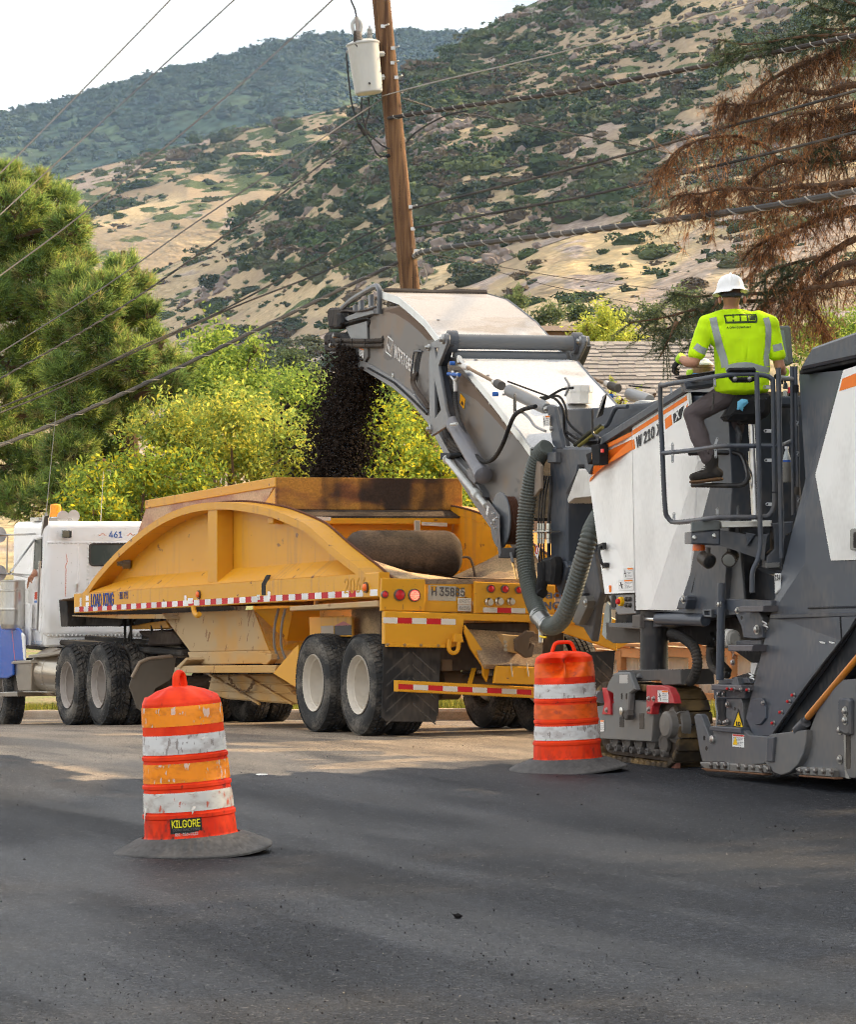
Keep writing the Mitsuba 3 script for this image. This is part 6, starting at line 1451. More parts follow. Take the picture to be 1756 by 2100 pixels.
for dx in (0,14,26):
 put('hydraulic_line', tube(smooth_path([CB(500 + dx * 0.3, 480, 0.02), CB(455 + dx, 520, -0.05), CB(445 + dx, 590, -0.06), CB(490 + dx, 680, -0.06), CB(560 + dx, 770, -0.06), CB(605 + dx * 0.8, 850, -0.05)], 5), 0.014, 8), 'matte', MM, 40, (0.06, 0.045, 0.035))
put('skirt_hook', tube(smooth_path([CB(x, y, -0.02) for x, y in ((550, 272), (480, 272), (465, 300), (450, 420), (436, 530))], 3), 0.009, 6), 'paint', MM, 40, SLATE)
put('cable_duct', tube(smooth_path([CB(440, 620, -0.03), CB(520, 780, -0.03), CB(610, 890, -0.03)], 3), 0.007, 5), 'paint', MM, 40, SLATE)
for x,y in ((620,45),(260,520),(475,735),(1110,618),(1245,785),(1380,952),(1522,1128)):
 o = CB(x,y,0.0)
 k = put('skirt_clip', lathe([(0, 0.034), (0.012, 0.034), (0.016, 0.026), (0.016, 0.014), (0.008, 0.012), (0.008, 0.001)], o, o + cv_, 12), 'metal', MM, 30, GALV)
put('clip_strip', tube([CB(0, 440, -0.03), CB(265, 590, -0.03), CB(450, 760, -0.03), CB(600, 910, -0.03)], 0.012, 5), 'matte', MM, 30, BLACKP)
HL = (0.10,0.107,0.118)
for t in (-0.04,CVW + 0.02):
 s0,s1 = 0,0
 put('guard_loop', tube(smooth_path([CG(x, y, t) for x, y in ((868, 300), (870, 120), (855, 60), (825, 48), (720, 105), (600, 180), (520, 250))], 5), 0.032, 8), 'paint', MM, 40, HL)
for px in (ZZ(zG,(690,190),(710,175),(714,262),(694,275)),ZZ(zG,(780,130),(800,120),(806,235),(786,240)),ZZ(zG,(640,225),(655,215),(660,285),(640,285))):
 cp('guard_strut', px, -0.02, -0.05, 0.0, c=HL)
cp('guard_plate', ZZ(zG, (560, 340), (830, 225), (845, 300), (600, 368)), -0.02, -0.06, 0.02, c=HL)
cp('head_plate', ZZ(zG, (560, 420), (760, 365), (765, 700), (740, 740), (640, 690), (640, 600)), -0.015, -0.03, 0.0, c=(0.115, 0.12, 0.125))
sign(ZZ(zG,(680,612),(722,625),(718,712),(674,690)),-0.034,None,frame=CF,lines=4,pict=False)
cp('head_frame', ZZ(zG, (462, 245), (590, 240), (600, 275), (560, 330), (550, 430), (470, 440), (455, 350)), 0.05, -0.05, CVW + 0.05, 'matte', (0.018, 0.018, 0.02), ch=0.03)
cp('head_roller_box', ZZ(zG, (415, 490), (440, 470), (600, 480), (640, 520), (640, 600), (560, 640), (500, 660), (420, 655)), 0.05, -0.04, CVW + 0.04, 'matte', (0.022, 0.022, 0.024), ch=0.03)
cp('head_lip', ZZ(zG, (400, 600), (560, 655), (560, 680), (460, 690), (410, 660)), 0.0, -0.02, CVW, c=HL)
cp('hose_carrier', ZZ(zG, (490, 290), (540, 290), (552, 380), (520, 430), (480, 440), (465, 420), (500, 400)), -0.06, -0.10, 0.0, 'matte', BLACKP, ch=0.02)
for dy in (0,42):
 put('head_hose', tube(smooth_path([CG(470, 545 + dy, -0.12), CG(620, 550 + dy, -0.10), CG(760, 552 + dy, -0.07), CG(905, 545 + dy * 1.2, 0.0)], 4), 0.027, 8), 'matte', MM, 40, (0.028, 0.022, 0.018))
for x in (510,610,730):
 put('hose_clip', tube([CG(x, 530, -0.14), CG(x, 620, -0.14)], 0.006, 5), 'matte', MM, 40, BLACKP)
put('head_cable', tube(smooth_path([CG(x, y, -0.08) for x, y in ((500, 290), (540, 270), (640, 280), (720, 270), (830, 240))], 4), 0.012, 6), 'matte', MM, 40, (0.06, 0.05, 0.045))
put('head_cable', tube(smooth_path([CG(x, y, -0.06) for x, y in ((540, 390), (600, 375), (700, 350), (760, 345), (775, 380), (760, 420))], 4), 0.010, 6), 'matte', MM, 40, BLACKP)
for x,y in ((485,505),(455,590)):
 o = CG(x,y,-0.05)
 put('hose_end', lathe([(0, 0.03), (0.06, 0.03), (0.07, 0.02)], o, o + cv_, 10), 'metal', MM, 30, (0.32, 0.31, 0.29))
cp('side_marker', ZZ(zG, (532, 668), (556, 672), (554, 702), (530, 695)), -0.03, -0.05, -0.02, 'glow', (0.9, 0.22, 0.02), ch=0.003)
br_px = ZZ(zB,(630,225),(640,185),(740,130),(760,100),(780,88),(800,100),(808,150),(800,200),(715,420),(790,860),(830,1000),(790,1040),(640,1135),(625,1080),(620,700),(618,380))
br_holes = [ZZ(zB,(672,238),(718,242),(692,345)),ZZ(zB,(675,560),(738,860),(680,945))]
for t0 in (-0.16,CVW + 0.10):
 bk = cp('joint_bracket', br_px, -0.16, t0, t0 + 0.035, c=(0.125, 0.132, 0.142), ch=0.008, holes=br_holes)
 cp('bracket_web', ZZ(zB, (800, 205), (830, 160), (878, 200), (835, 330), (800, 420), (810, 520), (880, 900), (890, 1000), (830, 990), (790, 860), (715, 425)), -0.05, t0 + 0.05, t0 + 0.12, c=SLATE, ch=0.01)
 o = CB(845,150,0)
 for x,y,r in ((772,150,0.05),(625,232,0.036),(640,1060,0.05)):
  s_,z_ = CF.st(*zB(x,y),-0.16)
  o = CF.w(s_,t0,z_)
  put('pivot_pin', cat(lathe([(0, r), (0.015, r), (0.02, r * 0.8), (0.02, r * 0.55), (0.045, r * 0.5), (0.05, r * 0.2)], o, o + cv_, 16)), 'metal', MM, 30, (0.36, 0.36, 0.35))
s_,z_ = CF.st(*zB(845,172),-0.05)
put('cross_tube', rod(CF.w(s_, -0.14, z_), CF.w(s_, CVW + 0.22, z_), 0.078, 24), 'paint', MM, 40, (0.13, 0.137, 0.147), 'grey tube across the conveyor joining the two folding brackets')
for t in (-0.04,CVW + 0.10):
 o = CF.w(s_,t,z_)
 put('tube_collar', lathe([(-0.05, 0.10), (-0.045, 0.115), (0.045, 0.115), (0.05, 0.10)], o, o + cv_, 20), 'paint', MM, 30, SLATE2)
s2,z2_ = CF.st(*zB(890,315),0.0)
put('cross_tube', rod(CF.w(s2, -0.02, z2_), CF.w(s2, CVW - 0.02, z2_), 0.055, 20), 'paint', MM, 40, (0.11, 0.117, 0.127))
RODC = (0.24,0.17,0.115)
def tie(pa,pb,pc,pd,ta,tb,tc_,td_,mf):
 a,b,c,d = mf(*pa,ta),mf(*pb,tb),mf(*pc,tc_),mf(*pd,td_)
 put('tie_rope', rod(a, b, 0.017, 8), 'matte', MM, 40, RODC)
 n = (b - a) / np.linalg.norm(b - a)
 put('rope_end', cat(rod(a, a + n * 0.13, 0.04, 12, 0.028)), 'clean', MM, 40, (0.60, 0.57, 0.53))
 put('rope_end', cat(rod(b - n * 0.10, b + n * 0.02, 0.034, 12)), 'clean', MM, 40, (0.60, 0.57, 0.53))
 put('shackle', tube(smooth_path([a + n * 0.02 + [0, 0, 0.02], a - n * 0.10 + [0, 0, 0.03], a - n * 0.22 + [0, 0, 0.06], a - n * 0.2 + [0, 0, 0.0]], 4), 0.022, 8), 'metal', MM, 40, (0.5, 0.48, 0.44))
 put('shackle_pin', rod(a - n * 0.2 + cv_ * 0.05, a - n * 0.2 + cv_ * 0.10, 0.022, 10), 'print', MM, 40, (0.03, 0.12, 0.42))
 put('shackle_pin', rod(b + n * 0.09 - [0, 0, 0.09] + cv_ * 0.02, b + n * 0.1 - [0, 0, 0.09] + cv_ * 0.07, 0.022, 10), 'print', MM, 40, (0.03, 0.12, 0.42))
 put('rod_clevis', cat(rod(b + n * 0.0, b + n * 0.16, 0.045, 10)), 'matte', MM, 40, (0.09, 0.085, 0.08))
 put('tie_cylinder', lathe([(0, 0.03), (0.02, 0.058), (0.05, 0.062), (np.linalg.norm(d - c) - 0.05, 0.062), (np.linalg.norm(d - c), 0.05)], c, d, 22), 'paint', MM, 40, (0.24, 0.245, 0.25))
 put('cylinder_line', tube(smooth_path([c + [0, 0, 0.08], (c + d) / 2 + [0, 0, 0.10], d + [0, 0, 0.12]], 3), 0.009, 6), 'matte', MM, 40, BLACKP)
tie((820,540),(985,628),(1040,660),(1238,755),-0.08,-0.05,0.0,0.2,C3)
put('tie_rope', rod(C3(790, 505, -0.05), C3(825, 545, -0.06), 0.02, 8), 'matte', MM, 40, RODC)
tie((1345,555),(1560,638),(1655,680),(1760,712),CVW + 0.05,CVW + 0.25,CVW + 0.3,CVW + 0.3,C3)
put('shackle', tube(smooth_path([CB(x, y, -0.1) for x, y in ((860, 480), (850, 520), (880, 560), (915, 540), (910, 490))], 4), 0.016, 8), 'metal', MM, 40, GALV)
put('shackle_pin', rod(CB(815, 500, -0.1), CB(930, 510, -0.1), 0.018, 10), 'print', MM, 40, (0.03, 0.12, 0.42))
put('rope_end', rod(CB(885, 560, -0.1), CB(890, 680, -0.1), 0.022, 10), 'clean', MM, 40, (0.60, 0.58, 0.55))
put('ribbed_cable', ribbed([CB(x, y, -0.1) for x, y in ((888, 680), (892, 780), (915, 930), (980, 1090), (1060, 1250), (1110, 1330))], 0.02, 60, 0.003, ns=8), 'matte', MM, 40, (0.05, 0.05, 0.052))
put('hanging_cable', tube(smooth_path([CB(x, y, -0.12) for x, y in ((1100, 1330), (1180, 1390), (1280, 1355), (1370, 1210), (1430, 1050), (1490, 920), (1580, 860), (1700, 830))], 6), 0.021, 8), 'matte', MM, 40, BLACKP)
put('grey_cable', tube(smooth_path([CB(x, y, -0.1) for x, y in ((1490, 905), (1560, 888), (1640, 950), (1700, 1030), (1800, 1080))], 5), 0.014, 8), 'matte', MM, 40, (0.3, 0.3, 0.3))
for i in range(7):
 o = CB(1490 + (3 if i % 2 else 0),735 + i * 22,-0.1)
 put('chain_link', tube(o + np.stack([0.012 * np.cos(np.linspace(0, 6.28, 9)) * (0.4 if i % 2 else 1), np.zeros(9), 0.032 * np.sin(np.linspace(0, 6.28, 9))], 1), 0.005, 4, False), 'metal', MM, 30, (0.18, 0.17, 0.16))
sgn_ = [CF.wt(*zB(x,y),0.014) for x,y in ((938,695),(988,755),(975,860),(930,798))]
yk = put('orange_label', quad(*sgn_), 'print', MM, False, (0.80, 0.36, 0.01))
put('label_triangle', quad(*[CF.wt(*zB(x, y), 0.010) for x, y in ((942, 800), (958, 770), (958, 770), (970, 825))]), 'print', yk, False, (0.05, 0.04, 0.03))
put('fold_cylinder', lathe([(0, 0.03), (0.01, 0.085), (0.10, 0.088), (0.13, 0.08), (1.0, 0.08), (1.2, 0.08)], CB(868, 1000, -0.12), CB(1150, 1490, -0.12) , 24), 'paint', MM, 40, (0.135, 0.135, 0.15), 'grey hydraulic cylinder slanting down the conveyor side')
Lf = np.linalg.norm(CB(1150,1490,-0.12) - CB(868,1000,-0.12))
scene[[k for k in scene if k.endswith('fold_cylinder')][-1]] = shape(lathe([(0, 0.03), (0.01, 0.085), (0.10, 0.088), (0.13, 0.082), (Lf - 0.04, 0.082), (Lf, 0.09), (Lf + 0.1, 0.09), (Lf + 0.13, 0.05)], CB(868, 1000, -0.12), CB(1150, 1490, -0.12), 24), 'paint', 40, (0.135, 0.135, 0.15))
put('cylinder_cap', rod(CB(845, 1015, -0.21), CB(905, 1005, -0.21), 0.016), 'print', MM, 40, (0.5, 0.5, 0.48))
put('cylinder_pivot', rod(CB(1150, 1520, -0.12), CB(1230, 1520, 0.02), 0.06, 18), 'paint', MM, 40, SLATE2)
for dx,dy in ((0,0),(25,-20),(50,-38)):
 put('hydraulic_line', tube(smooth_path([CB(720 + dx, 1080 + dy, 0.05), CB(770 + dx, 1190 + dy, 0.02), CB(850 + dx, 1270 + dy, 0.0), CB(960 + dx * 0.3, 1320 + dy, 0.02)], 4), 0.024, 8), 'matte', MM, 40, (0.035, 0.03, 0.028))
st0,st1 = CB(805,1365,-0.1),CF.wt(*zC(720,690),-0.1)
sd_ = (st1 - st0)
SL_ = np.linalg.norm(sd_)
put('support_strut', lathe([(0, 0.05), (0.02, 0.05), (0.03, 0.034), (SL_ * 0.72, 0.034), (SL_ * 0.73, 0.05), (SL_ * 0.80, 0.05), (SL_ * 0.81, 0.028), (SL_, 0.028)], st0, st1, 18), 'clean', MM, 40, (0.46, 0.47, 0.45), 'pale grey support strut under the conveyor')
cp('strut_shoe', ZZ(zB, (800, 1300), (900, 1300), (905, 1325), (870, 1370), (800, 1370)), -0.05, -0.12, 0.0, 'matte', (0.04, 0.045, 0.05))
cp('lower_rail', ZZ(zB, (885, 1335), (930, 1380), (1040, 1500), (1180, 1700), (1190, 1750), (1140, 1750), (1000, 1560), (880, 1350)), -0.03, -0.05, 0.03, c=(0.15, 0.155, 0.16))
cp('pivot_mount', ZZ(zB, (1030, 1460), (1060, 1450), (1140, 1560), (1110, 1620), (1050, 1560)), -0.1, -0.13, -0.05, c=SLATE2)
rt = -0.12
rc = CF.wt(*zC(905,890),rt)
rax = -cv_ + 0.10 * (CF.w(1,0,0) - CF.w(0,0,0))
rax /= np.linalg.norm(rax)
RLk = put('hose_reel', cat(lathe([(0, 0.26), (0.004, 0.27), (0.014, 0.272), (0.016, 0.262), (0.008, 0.2), (0.012, 0.16), (0.02, 0.15)], rc, rc + rax, 40), lathe([(0.0, 0.262), (0.004, 0.272), (0.014, 0.272), (0.016, 0.2)], rc + rax * 0.155, rc + rax * 2, 40), lathe([(0.015, 0.155), (0.15, 0.155)], rc, rc + rax, 32, False, False), lathe([(0.0, 0.16), (0.12, 0.15), (0.14, 0.001)], rc + rax * 0.014, rc + rax * 2, 30, False)), 'paint', MM, 35, (0.085, 0.093, 0.105), 'hose reel wound with brown hose on the conveyor foot')
hb,hr_ = basis(rax)[0],basis(rax)[1]
aa = np.linspace(0,2 * np.pi * 7,7 * 28)
put('wound_hose', tube(rc + np.outer(0.025 + 0.12 * (aa / aa[-1]), rax) + np.outer(np.cos(aa) * 0.225, hb) + np.outer(np.sin(aa) * 0.222, hr_), 0.0115, 6), 'matte', RLk, 40, (0.085, 0.035, 0.02))
put('reel_arm', loft([CF.wt(*zC(x, y), rt - d) for d in (0.03,) for x, y in ()] or [np.array([CF.wt(*zC(x, y), rt - 0.035) for x, y in ((735, 615), (770, 640), (905, 820), (905, 1000), (925, 1330), (900, 1400), (885, 1320), (860, 1040), (710, 780))]), np.array([CF.wt(*zC(x, y), rt - 0.015) for x, y in ((735, 615), (770, 640), (905, 820), (905, 1000), (925, 1330), (900, 1400), (885, 1320), (860, 1040), (710, 780))])]), 'paint', RLk, False, SLATE2)
for x,y,r in ((835,895,0.02),(828,800,0.012),(873,858,0.012),(812,935,0.012),(855,993,0.012)):
 bolt(*zC(x,y),rt - 0.036,r,RLk,frame=CF,c=GALV)
put('arm_label', quad(*[CF.wt(*zC(x, y), rt - 0.037) for x, y in ((735, 685), (758, 705), (740, 825), (718, 800))]), 'print', RLk, False, (0.6, 0.6, 0.58))
cp('reel_outlet', ZZ(zC, (905, 1260), (1120, 1265), (1110, 1395), (900, 1402)), rt - 0.02, rt - 0.03, rt + 0.16, 'matte', (0.02, 0.02, 0.022))
ho = CF.wt(*zC(1055,1330),rt - 0.05)
put('spray_lance', cat(rod(ho, CF.wt(*zC(1085, 1460), rt - 0.05), 0.014, 8)), 'matte', MM, 40, (0.12, 0.12, 0.12))
put('brass_nozzle', cat(rod(CF.wt(*zC(1078, 1460), rt - 0.05), CF.wt(*zC(1098, 1530), rt - 0.05), 0.014, 8), rod(CF.wt(*zC(1098, 1530), rt - 0.05), CF.wt(*zC(1130, 1690), rt - 0.05), 0.009, 8)), 'metal', MM, 40, (0.75, 0.45, 0.15))
sign(ZZ(z3,(1217,792),(1252,790),(1252,842),(1218,846)),0.33,None,lines=4)
put('silencer', cat(rod(MF.wt(*z3(1402, 730), 1.2), MF.wt(*z3(1402, 640), 1.2), 0.125, 8), rod(MF.wt(*z3(1402, 672), 1.2), MF.wt(*z3(1402, 640), 1.2), 0.14, 8)), 'clean', MM, 20, (0.62, 0.61, 0.58))
for pts_,r,c in ((((1205,700),(1270,700),(1320,760),(1325,850),(1340,900),(1400,945)),0.013,BLACKP),(((1210,715),(1290,690),(1330,740),(1350,830),(1430,900)),0.012,BLACKP),(((1240,700),(1310,660),(1370,650)),0.012,BLACKP),(((1330,690),(1350,640),(1330,600)),0.012,(0.3,0.3,0.3)),(((1330,870),(1400,910),(1480,905)),0.012,BLACKP),(((1380,940),(1450,880),(1510,845)),0.02,(0.05,0.048,0.03)),(((1400,945),(1470,890),(1520,850)),0.018,(0.18,0.15,0.03))):
 put('loose_line', tube(smooth_path([MF.wt(*z3(x, y), 0.5) for x, y in pts_], 5), r, 7), 'matte', MM, 40, c)
mtube('lid_strut', [MF.wt(*z8(x, y), 0.6) for x, y in ((540, 1310), (600, 1290), (670, 1150), (730, 1130), (780, 1130))], 0.02)
put('grey_ribbed_duct', ribbed([MF.wt(*z3(x, y), 0.7) for x, y in ((1340, 945), (1375, 905), (1400, 945))], 0.035, 12, 0.004), 'matte', MM, 40, (0.2, 0.2, 0.2))
# --- operator's platform
DYP = -0.5
def P5(px,Y):
 return P(*px,Y + DYP)
YC,YF = 27.75,28.85
tl_ = [((952,1500),YC),((948,1200),YC),((942,830),YC),((925,765),YC),((850,744),YC),((740,741),YC),((600,752),YC + 0.02),((420,782),YC + 0.5),((240,812),YF - 0.08),((212,850),YF),((226,1250),YF),((243,1600),YF),((265,1672),YF),((305,1697),YF - 0.08),((420,1689),YC + 0.5),((600,1667),YC + 0.02),((850,1665),YC),((915,1652),YC),((948,1595),YC),((953,1510),YC)]
put('guard_rail', tube(smooth_path([P5(z5(*p), Y) for p, Y in tl_], 6), 0.0205, 10), 'paint', MM, 40, SLATE2, 'tubular guard rail round the operator platform')
put('guard_rail', tube(smooth_path([P5(z5(*p), Y) for p, Y in (((226, 1252), YF), ((420, 1232), YC + 0.5), ((600, 1207), YC + 0.02), ((700, 1204), YC), ((965, 1204), YC))], 5), 0.019, 10), 'paint', MM, 40, SLATE2)
put('rail_post', tube(smooth_path([P5(z5(*p), YC - 0.06) for p in ((836, 738), (845, 1100), (857, 1690), (862, 1830), (846, 1930), (812, 2010), (806, 2100))] + [P5(z6(930, 545), YC - 0.06)], 5), 0.021, 10), 'paint', MM, 40, SLATE2)
put('rail_post', tube(smooth_path([P5(z5(*p), YC - 0.1) for p in ((976, 700), (985, 1200), (998, 1930))], 4), 0.021, 10), 'paint', MM, 40, SLATE)
for x0,x1,r in ((1062,1072,0.014),(1085,1108,0.018)):
 put('ladder_rail', tube([P5(z5(x0, 690), YC + 0.1), P5(z5((x0 + x1) / 2, 1200), YC + 0.1), P5(z5(x1, 1650), YC + 0.1)], r, 10), 'paint', MM, 40, SLATE2)
put('ladder_bar', cat([tube([P5(z5(1005, 1195), YC), P5(z5(1065, 1168), YC + 0.15)], 0.014, 8), tube([P5(z5(985, 765), YC), P5(z5(1065, 772), YC + 0.1)], 0.02, 8)]), 'paint', MM, 40, (0.25, 0.25, 0.25))
for x,y in ((1088,835),(1095,1495)):
 put('rubber_sleeve', rod(P5(z5(x, y - 25), YC + 0.1), P5(z5(x, y + 25), YC + 0.1), 0.026, 12), 'matte', MM, 40, BLACKP)
for x,y in ((1098,1060),(1100,1255),(1104,1555)):
 put('spring_clip', tube([P5(z5(x - 6, y - 15), YC + 0.06), P5(z5(x + 8, y - 10), YC + 0.06), P5(z5(x, y + 4), YC + 0.06), P5(z5(x + 6, y + 16), YC + 0.06)], 0.007, 6), 'metal', MM, 40, (0.35, 0.37, 0.4))
def tab(x,y,Y,w,h,tilt=0):
 c = P5(z5(x,y),Y)
 k = 0.31707 / 7000 * Y
 hw,hh = w * k / 2,h * k / 2
 r = min(hw,hh)
 a = np.linspace(0,np.pi,9)
 if hh >= hw:
  poly = [(r * math.cos(q),hh - r + r * math.sin(q)) for q in a] + [(-r * math.cos(q),-hh + r - r * math.sin(q)) for q in a]
  hs = [(0,hh - r),(0,-hh + r)]
 else:
  poly = [(hw - r + r * math.sin(q),r * math.cos(q)) for q in a][::-1] + [(-hw + r - r * math.sin(q),-r * math.cos(q)) for q in a][::-1]
  hs = [(-hw + r,0)]
 m = prism(np.array(poly),0,0.008,0.002,[[(hx_ + r * 0.5 * math.cos(q),hy_ + r * 0.5 * math.sin(q)) for q in np.linspace(0,2 * np.pi,9)[:-1]] for hx_,hy_ in hs])
 v = m.vertices
 ct,st = math.cos(tilt),math.sin(tilt)
 m.vertices = np.column_stack([c[0] + v[:,0] * ct - v[:,1] * st,c[1] - 0.02 + v[:,2],c[2] + v[:,0] * st + v[:,1] * ct])
 put('rail_tab', fixn(m), 'metal', MM, 30, (0.28, 0.29, 0.3))
for a in ((282,850,YF - 0.2,16,50),(564,795,YC,16,58),(290,1215,YF - 0.25,17,60),(291,1285,YF - 0.25,17,60),(574,1178,YC,17,60,-0.35),(570,1255,YC,17,60),(300,1660,YF - 0.25,17,52),(580,1630,YC,17,52),(905,825,YC + 0.02,58,24),(912,1108,YC + 0.02,62,24),(915,1298,YC + 0.02,62,24),(925,1582,YC + 0.02,66,24)):
 tab(*a)
YS = 28.25                                           # the seat's plane
def ps(name, px, Y0, Y1, b='paint', c=BLACKP, ch=0.01, parent=None, label=None):
 Y0,Y1 = Y0 + DYP,Y1 + DYP
 pts = np.array([[(x - CX) / FPX * Y0,EYE - (y - HY) / FPX * Y0] for x,y in px])
 m = prism(pts,0,Y1 - Y0,ch)
 v = m.vertices
 m.vertices = np.column_stack([v[:,0],Y0 + v[:,2],v[:,1]])
 return put(name,fixn(m),b,parent or MM,30,c,label)
put('seat_post', cat(rod(P5(z5(800, 1050), YS + 0.1), P5(z5(812, 1250), YS + 0.1), 0.026, 18)), 'metal', MM, 40, (0.7, 0.7, 0.7))
put('seat_post', cat(rod(P5(z5(806, 1238), YS + 0.1), P5(z5(830, 1690), YS + 0.1), 0.034, 20)), 'metal', MM, 40, (0.72, 0.72, 0.72), 'silver telescopic seat post')
SE = ps('seat', ZZ(z5, (630, 1010), (648, 985), (690, 890), (712, 874), (745, 868), (915, 868), (930, 880), (928, 985), (900, 1020), (870, 1032), (760, 1040), (655, 1035)), YS - 0.12, YS + 0.38, 'matte', BLACKP, 0.05, label='black seat pan under the operator')
ps('seat_base', ZZ(z5, (700, 1020), (890, 1010), (850, 1060), (745, 1060)), YS - 0.02, YS + 0.25, 'matte', BLACKP, 0.03)
ps('back_rest', ZZ(z5, (648, 710), (660, 699), (820, 696), (832, 708), (832, 724), (650, 728)), YC - 0.04, YC + 0.10, 'matte', BLACKP, 0.02)
ps('back_rest', ZZ(z5, (660, 760), (835, 758), (845, 775), (800, 792), (690, 792)), YC - 0.03, YC + 0.1, 'matte', BLACKP, 0.02)
for x in (696,790):
 o = P5(z5(x,771),YC - 0.03)
 put('bolt', lathe([(0, 0.02), (0.008, 0.018), (0.012, 0.008)], o, o + np.array([0, -1.0, 0]), 8), 'metal', MM, 30, (0.25, 0.25, 0.25))
put('side_console', loft([np.array([P5(z5(x, y), Y) for x, y, Y in ((330, 757, 28.9), (600, 716, 28.2), (622, 722, 28.2), (622, 738, 28.2), (340, 778, 28.9))]), np.array([P5(z5(x, y), Y) for x, y, Y in ((300, 762, 29.1), (560, 716, 28.6), (600, 720, 28.6), (610, 735, 28.6), (330, 770, 29.1))])]), 'matte', MM, False, BLACKP, 'black side console beside the operator')
ps('console_box', ZZ(z5, (370, 790), (620, 740), (622, 790), (560, 815), (380, 838)), 28.25, 28.75, 'paint', SLATE, 0.02)
DSP = ps('display', ZZ(z5, (958, 434), (1042, 425), (1055, 436), (1072, 668), (1030, 690), (985, 660)), 28.55, 28.62, 'paint', (0.11, 0.115, 0.12), 0.012, label='grey display screen to the right of the operator')
ps('screen', ZZ(z5, (962, 462), (1012, 458), (1040, 660), (1010, 640)), 28.545, 28.56, 'clean', (0.16, 0.19, 0.21), 0.0, DSP)
for x,y,c in ((1022,820,SLATE),(1050,848,(0.6,0.05,0.08)),(1020,870,(0.5,0.5,0.5)),(1060,875,BLACKP),(1085,868,(0.5,0.5,0.5))):
 o = P5(z5(x,y),28.5)
 put('control_knob', lathe([(-0.02, 0.02), (0.02, 0.018), (0.03, 0.01)], o, o + EZ, 10), 'print', MM, 30, c)
ps('control_desk', ZZ(z5, (975, 885), (1120, 880), (1122, 945), (975, 940)), 28.3, 28.8, 'paint', SLATE, 0.01)
PF = ps('platform_floor', ZZ(z5, (412, 1762), (600, 1745), (600, 1848), (412, 1838)), 28.0, 28.7, 'paint', SLATE2, 0.012, label='grey platform box under the operator')
ps('toe_board', ZZ(z5, (415, 1695), (600, 1682), (600, 1746), (415, 1760)), 27.99, 28.1, 'paint', (0.11, 0.125, 0.125), 0.006)
put('platform_side', loft([np.array([P5(z5(x, y), Y) for x, y, Y in ((600, 1746, 28.0), (600, 1848, 28.0), (600, 1848, 28.6), (600, 1746, 28.6))]), np.array([P5(z5(x, y), Y) for x, y, Y in ((900, 1800, 27.85), (885, 1945, 27.85), (885, 1945, 28.6), (900, 1800, 28.6))])]), 'paint', MM, False, (0.05, 0.056, 0.066))
ps('platform_tread', ZZ(z5, (600, 1692), (935, 1686), (935, 1728), (610, 1735)), 27.9, 28.6, 'metal', (0.42, 0.41, 0.38), 0.006)
ps('platform_arm', ZZ(z5, (930, 1705), (1075, 1690), (1075, 1760), (1030, 1785), (1000, 1860), (1000, 2010), (895, 1990), (900, 1920), (950, 1870), (950, 1740)), 27.85, 28.2, 'paint', SLATE, 0.01)
ps('arm_step', ZZ(z5, (895, 1962), (985, 1958), (985, 1990), (897, 1995)), 27.8, 27.84, 'paint', (0.14, 0.14, 0.135), 0.004)
ps('gusset', ZZ(z5, (770, 1765), (830, 1775), (775, 1850)), 27.86, 27.9, 'paint', SLATE, 0.004)
ps('gusset', ZZ(z5, (860, 1780), (920, 1770), (860, 1880)), 27.86, 27.9, 'paint', SLATE, 0.004)
for x,y in ((432,1798),(562,1786)):
 o = P5(z5(x,y),28.0)
 put('bolt', lathe([(0, 0.02), (0.008, 0.02), (0.016, 0.01)], o, o + np.array([0, -1.0, 0]), 8), 'metal', MM, 30, GALV)
o = P5(z5(462,1882),28.2)
put('marker_lamp', lathe([(0, 0.05), (0.02, 0.052), (0.05, 0.048), (0.06, 0.05)], o, o + EZ, 18), 'glow', MM, 30, (0.85, 0.16, 0.02))
for x,y,sd,c in ((520,1945,0.5,BLACKP),(662,1935,-0.35,(0.22,0.22,0.2))):
 o = P5(z5(x,y),28.1)
 d = np.array([sd,-0.85,-0.35])
 k = put('work_lamp', cat(lathe([(-0.10, 0.03), (-0.08, 0.055), (0.0, 0.062), (0.03, 0.062), (0.032, 0.055)], o, o + d, 22), rod(o + EZ * 0.03, P5(z5(x + 5, 1860), 28.1), 0.018, 8)), 'paint', MM, 30, BLACKP)
 put('lens', lathe([(0.031, 0.054), (0.038, 0.04), (0.04, 0.001)], o, o + d / np.linalg.norm(d), 20), 'clean', k, 30, c)
put('foot_rest', tube(smooth_path([P5(z5(x, y), Y) for x, y, Y in ((420, 1457, 28.5), (600, 1460, 28.3), (735, 1458, 28.25), (775, 1425, 28.25), (780, 1385, 28.3), (755, 1295, 28.5), (715, 1255, 28.6), (600, 1247, 28.7), (400, 1252, 28.9))], 5), 0.021, 10), 'paint', MM, 40, BLACKP, 'bent tube foot rest')
bt = P5(z5(1030,1440),28.2)
BT = thing('water_bottle', 'clear plastic water bottle held in a grey pouch beside the ladder', 'bottle')
put('bottle_body', lathe([(0.14, 0.031), (0.2, 0.031), (0.23, 0.022), (0.265, 0.012), (0.27, 0.013)], bt, bt + EZ, 20), 'clean', BT, 40, (0.55, 0.6, 0.62))
put('cap', lathe([(0.27, 0.017), (0.29, 0.017), (0.292, 0.001)], bt, bt + EZ, 16), 'print', BT, 40, (0.75, 0.75, 0.75))
put('bottle_label', lathe([(0.15, 0.0315), (0.18, 0.0315)], bt, bt + EZ, 20, False, False), 'print', BT, 40, (0.03, 0.1, 0.45))
put('bottle_pouch', lathe([(0.0, 0.03), (0.01, 0.038), (0.16, 0.042), (0.165, 0.04)], bt, bt + EZ, 18), 'matte', MM, 40, (0.20, 0.195, 0.18))
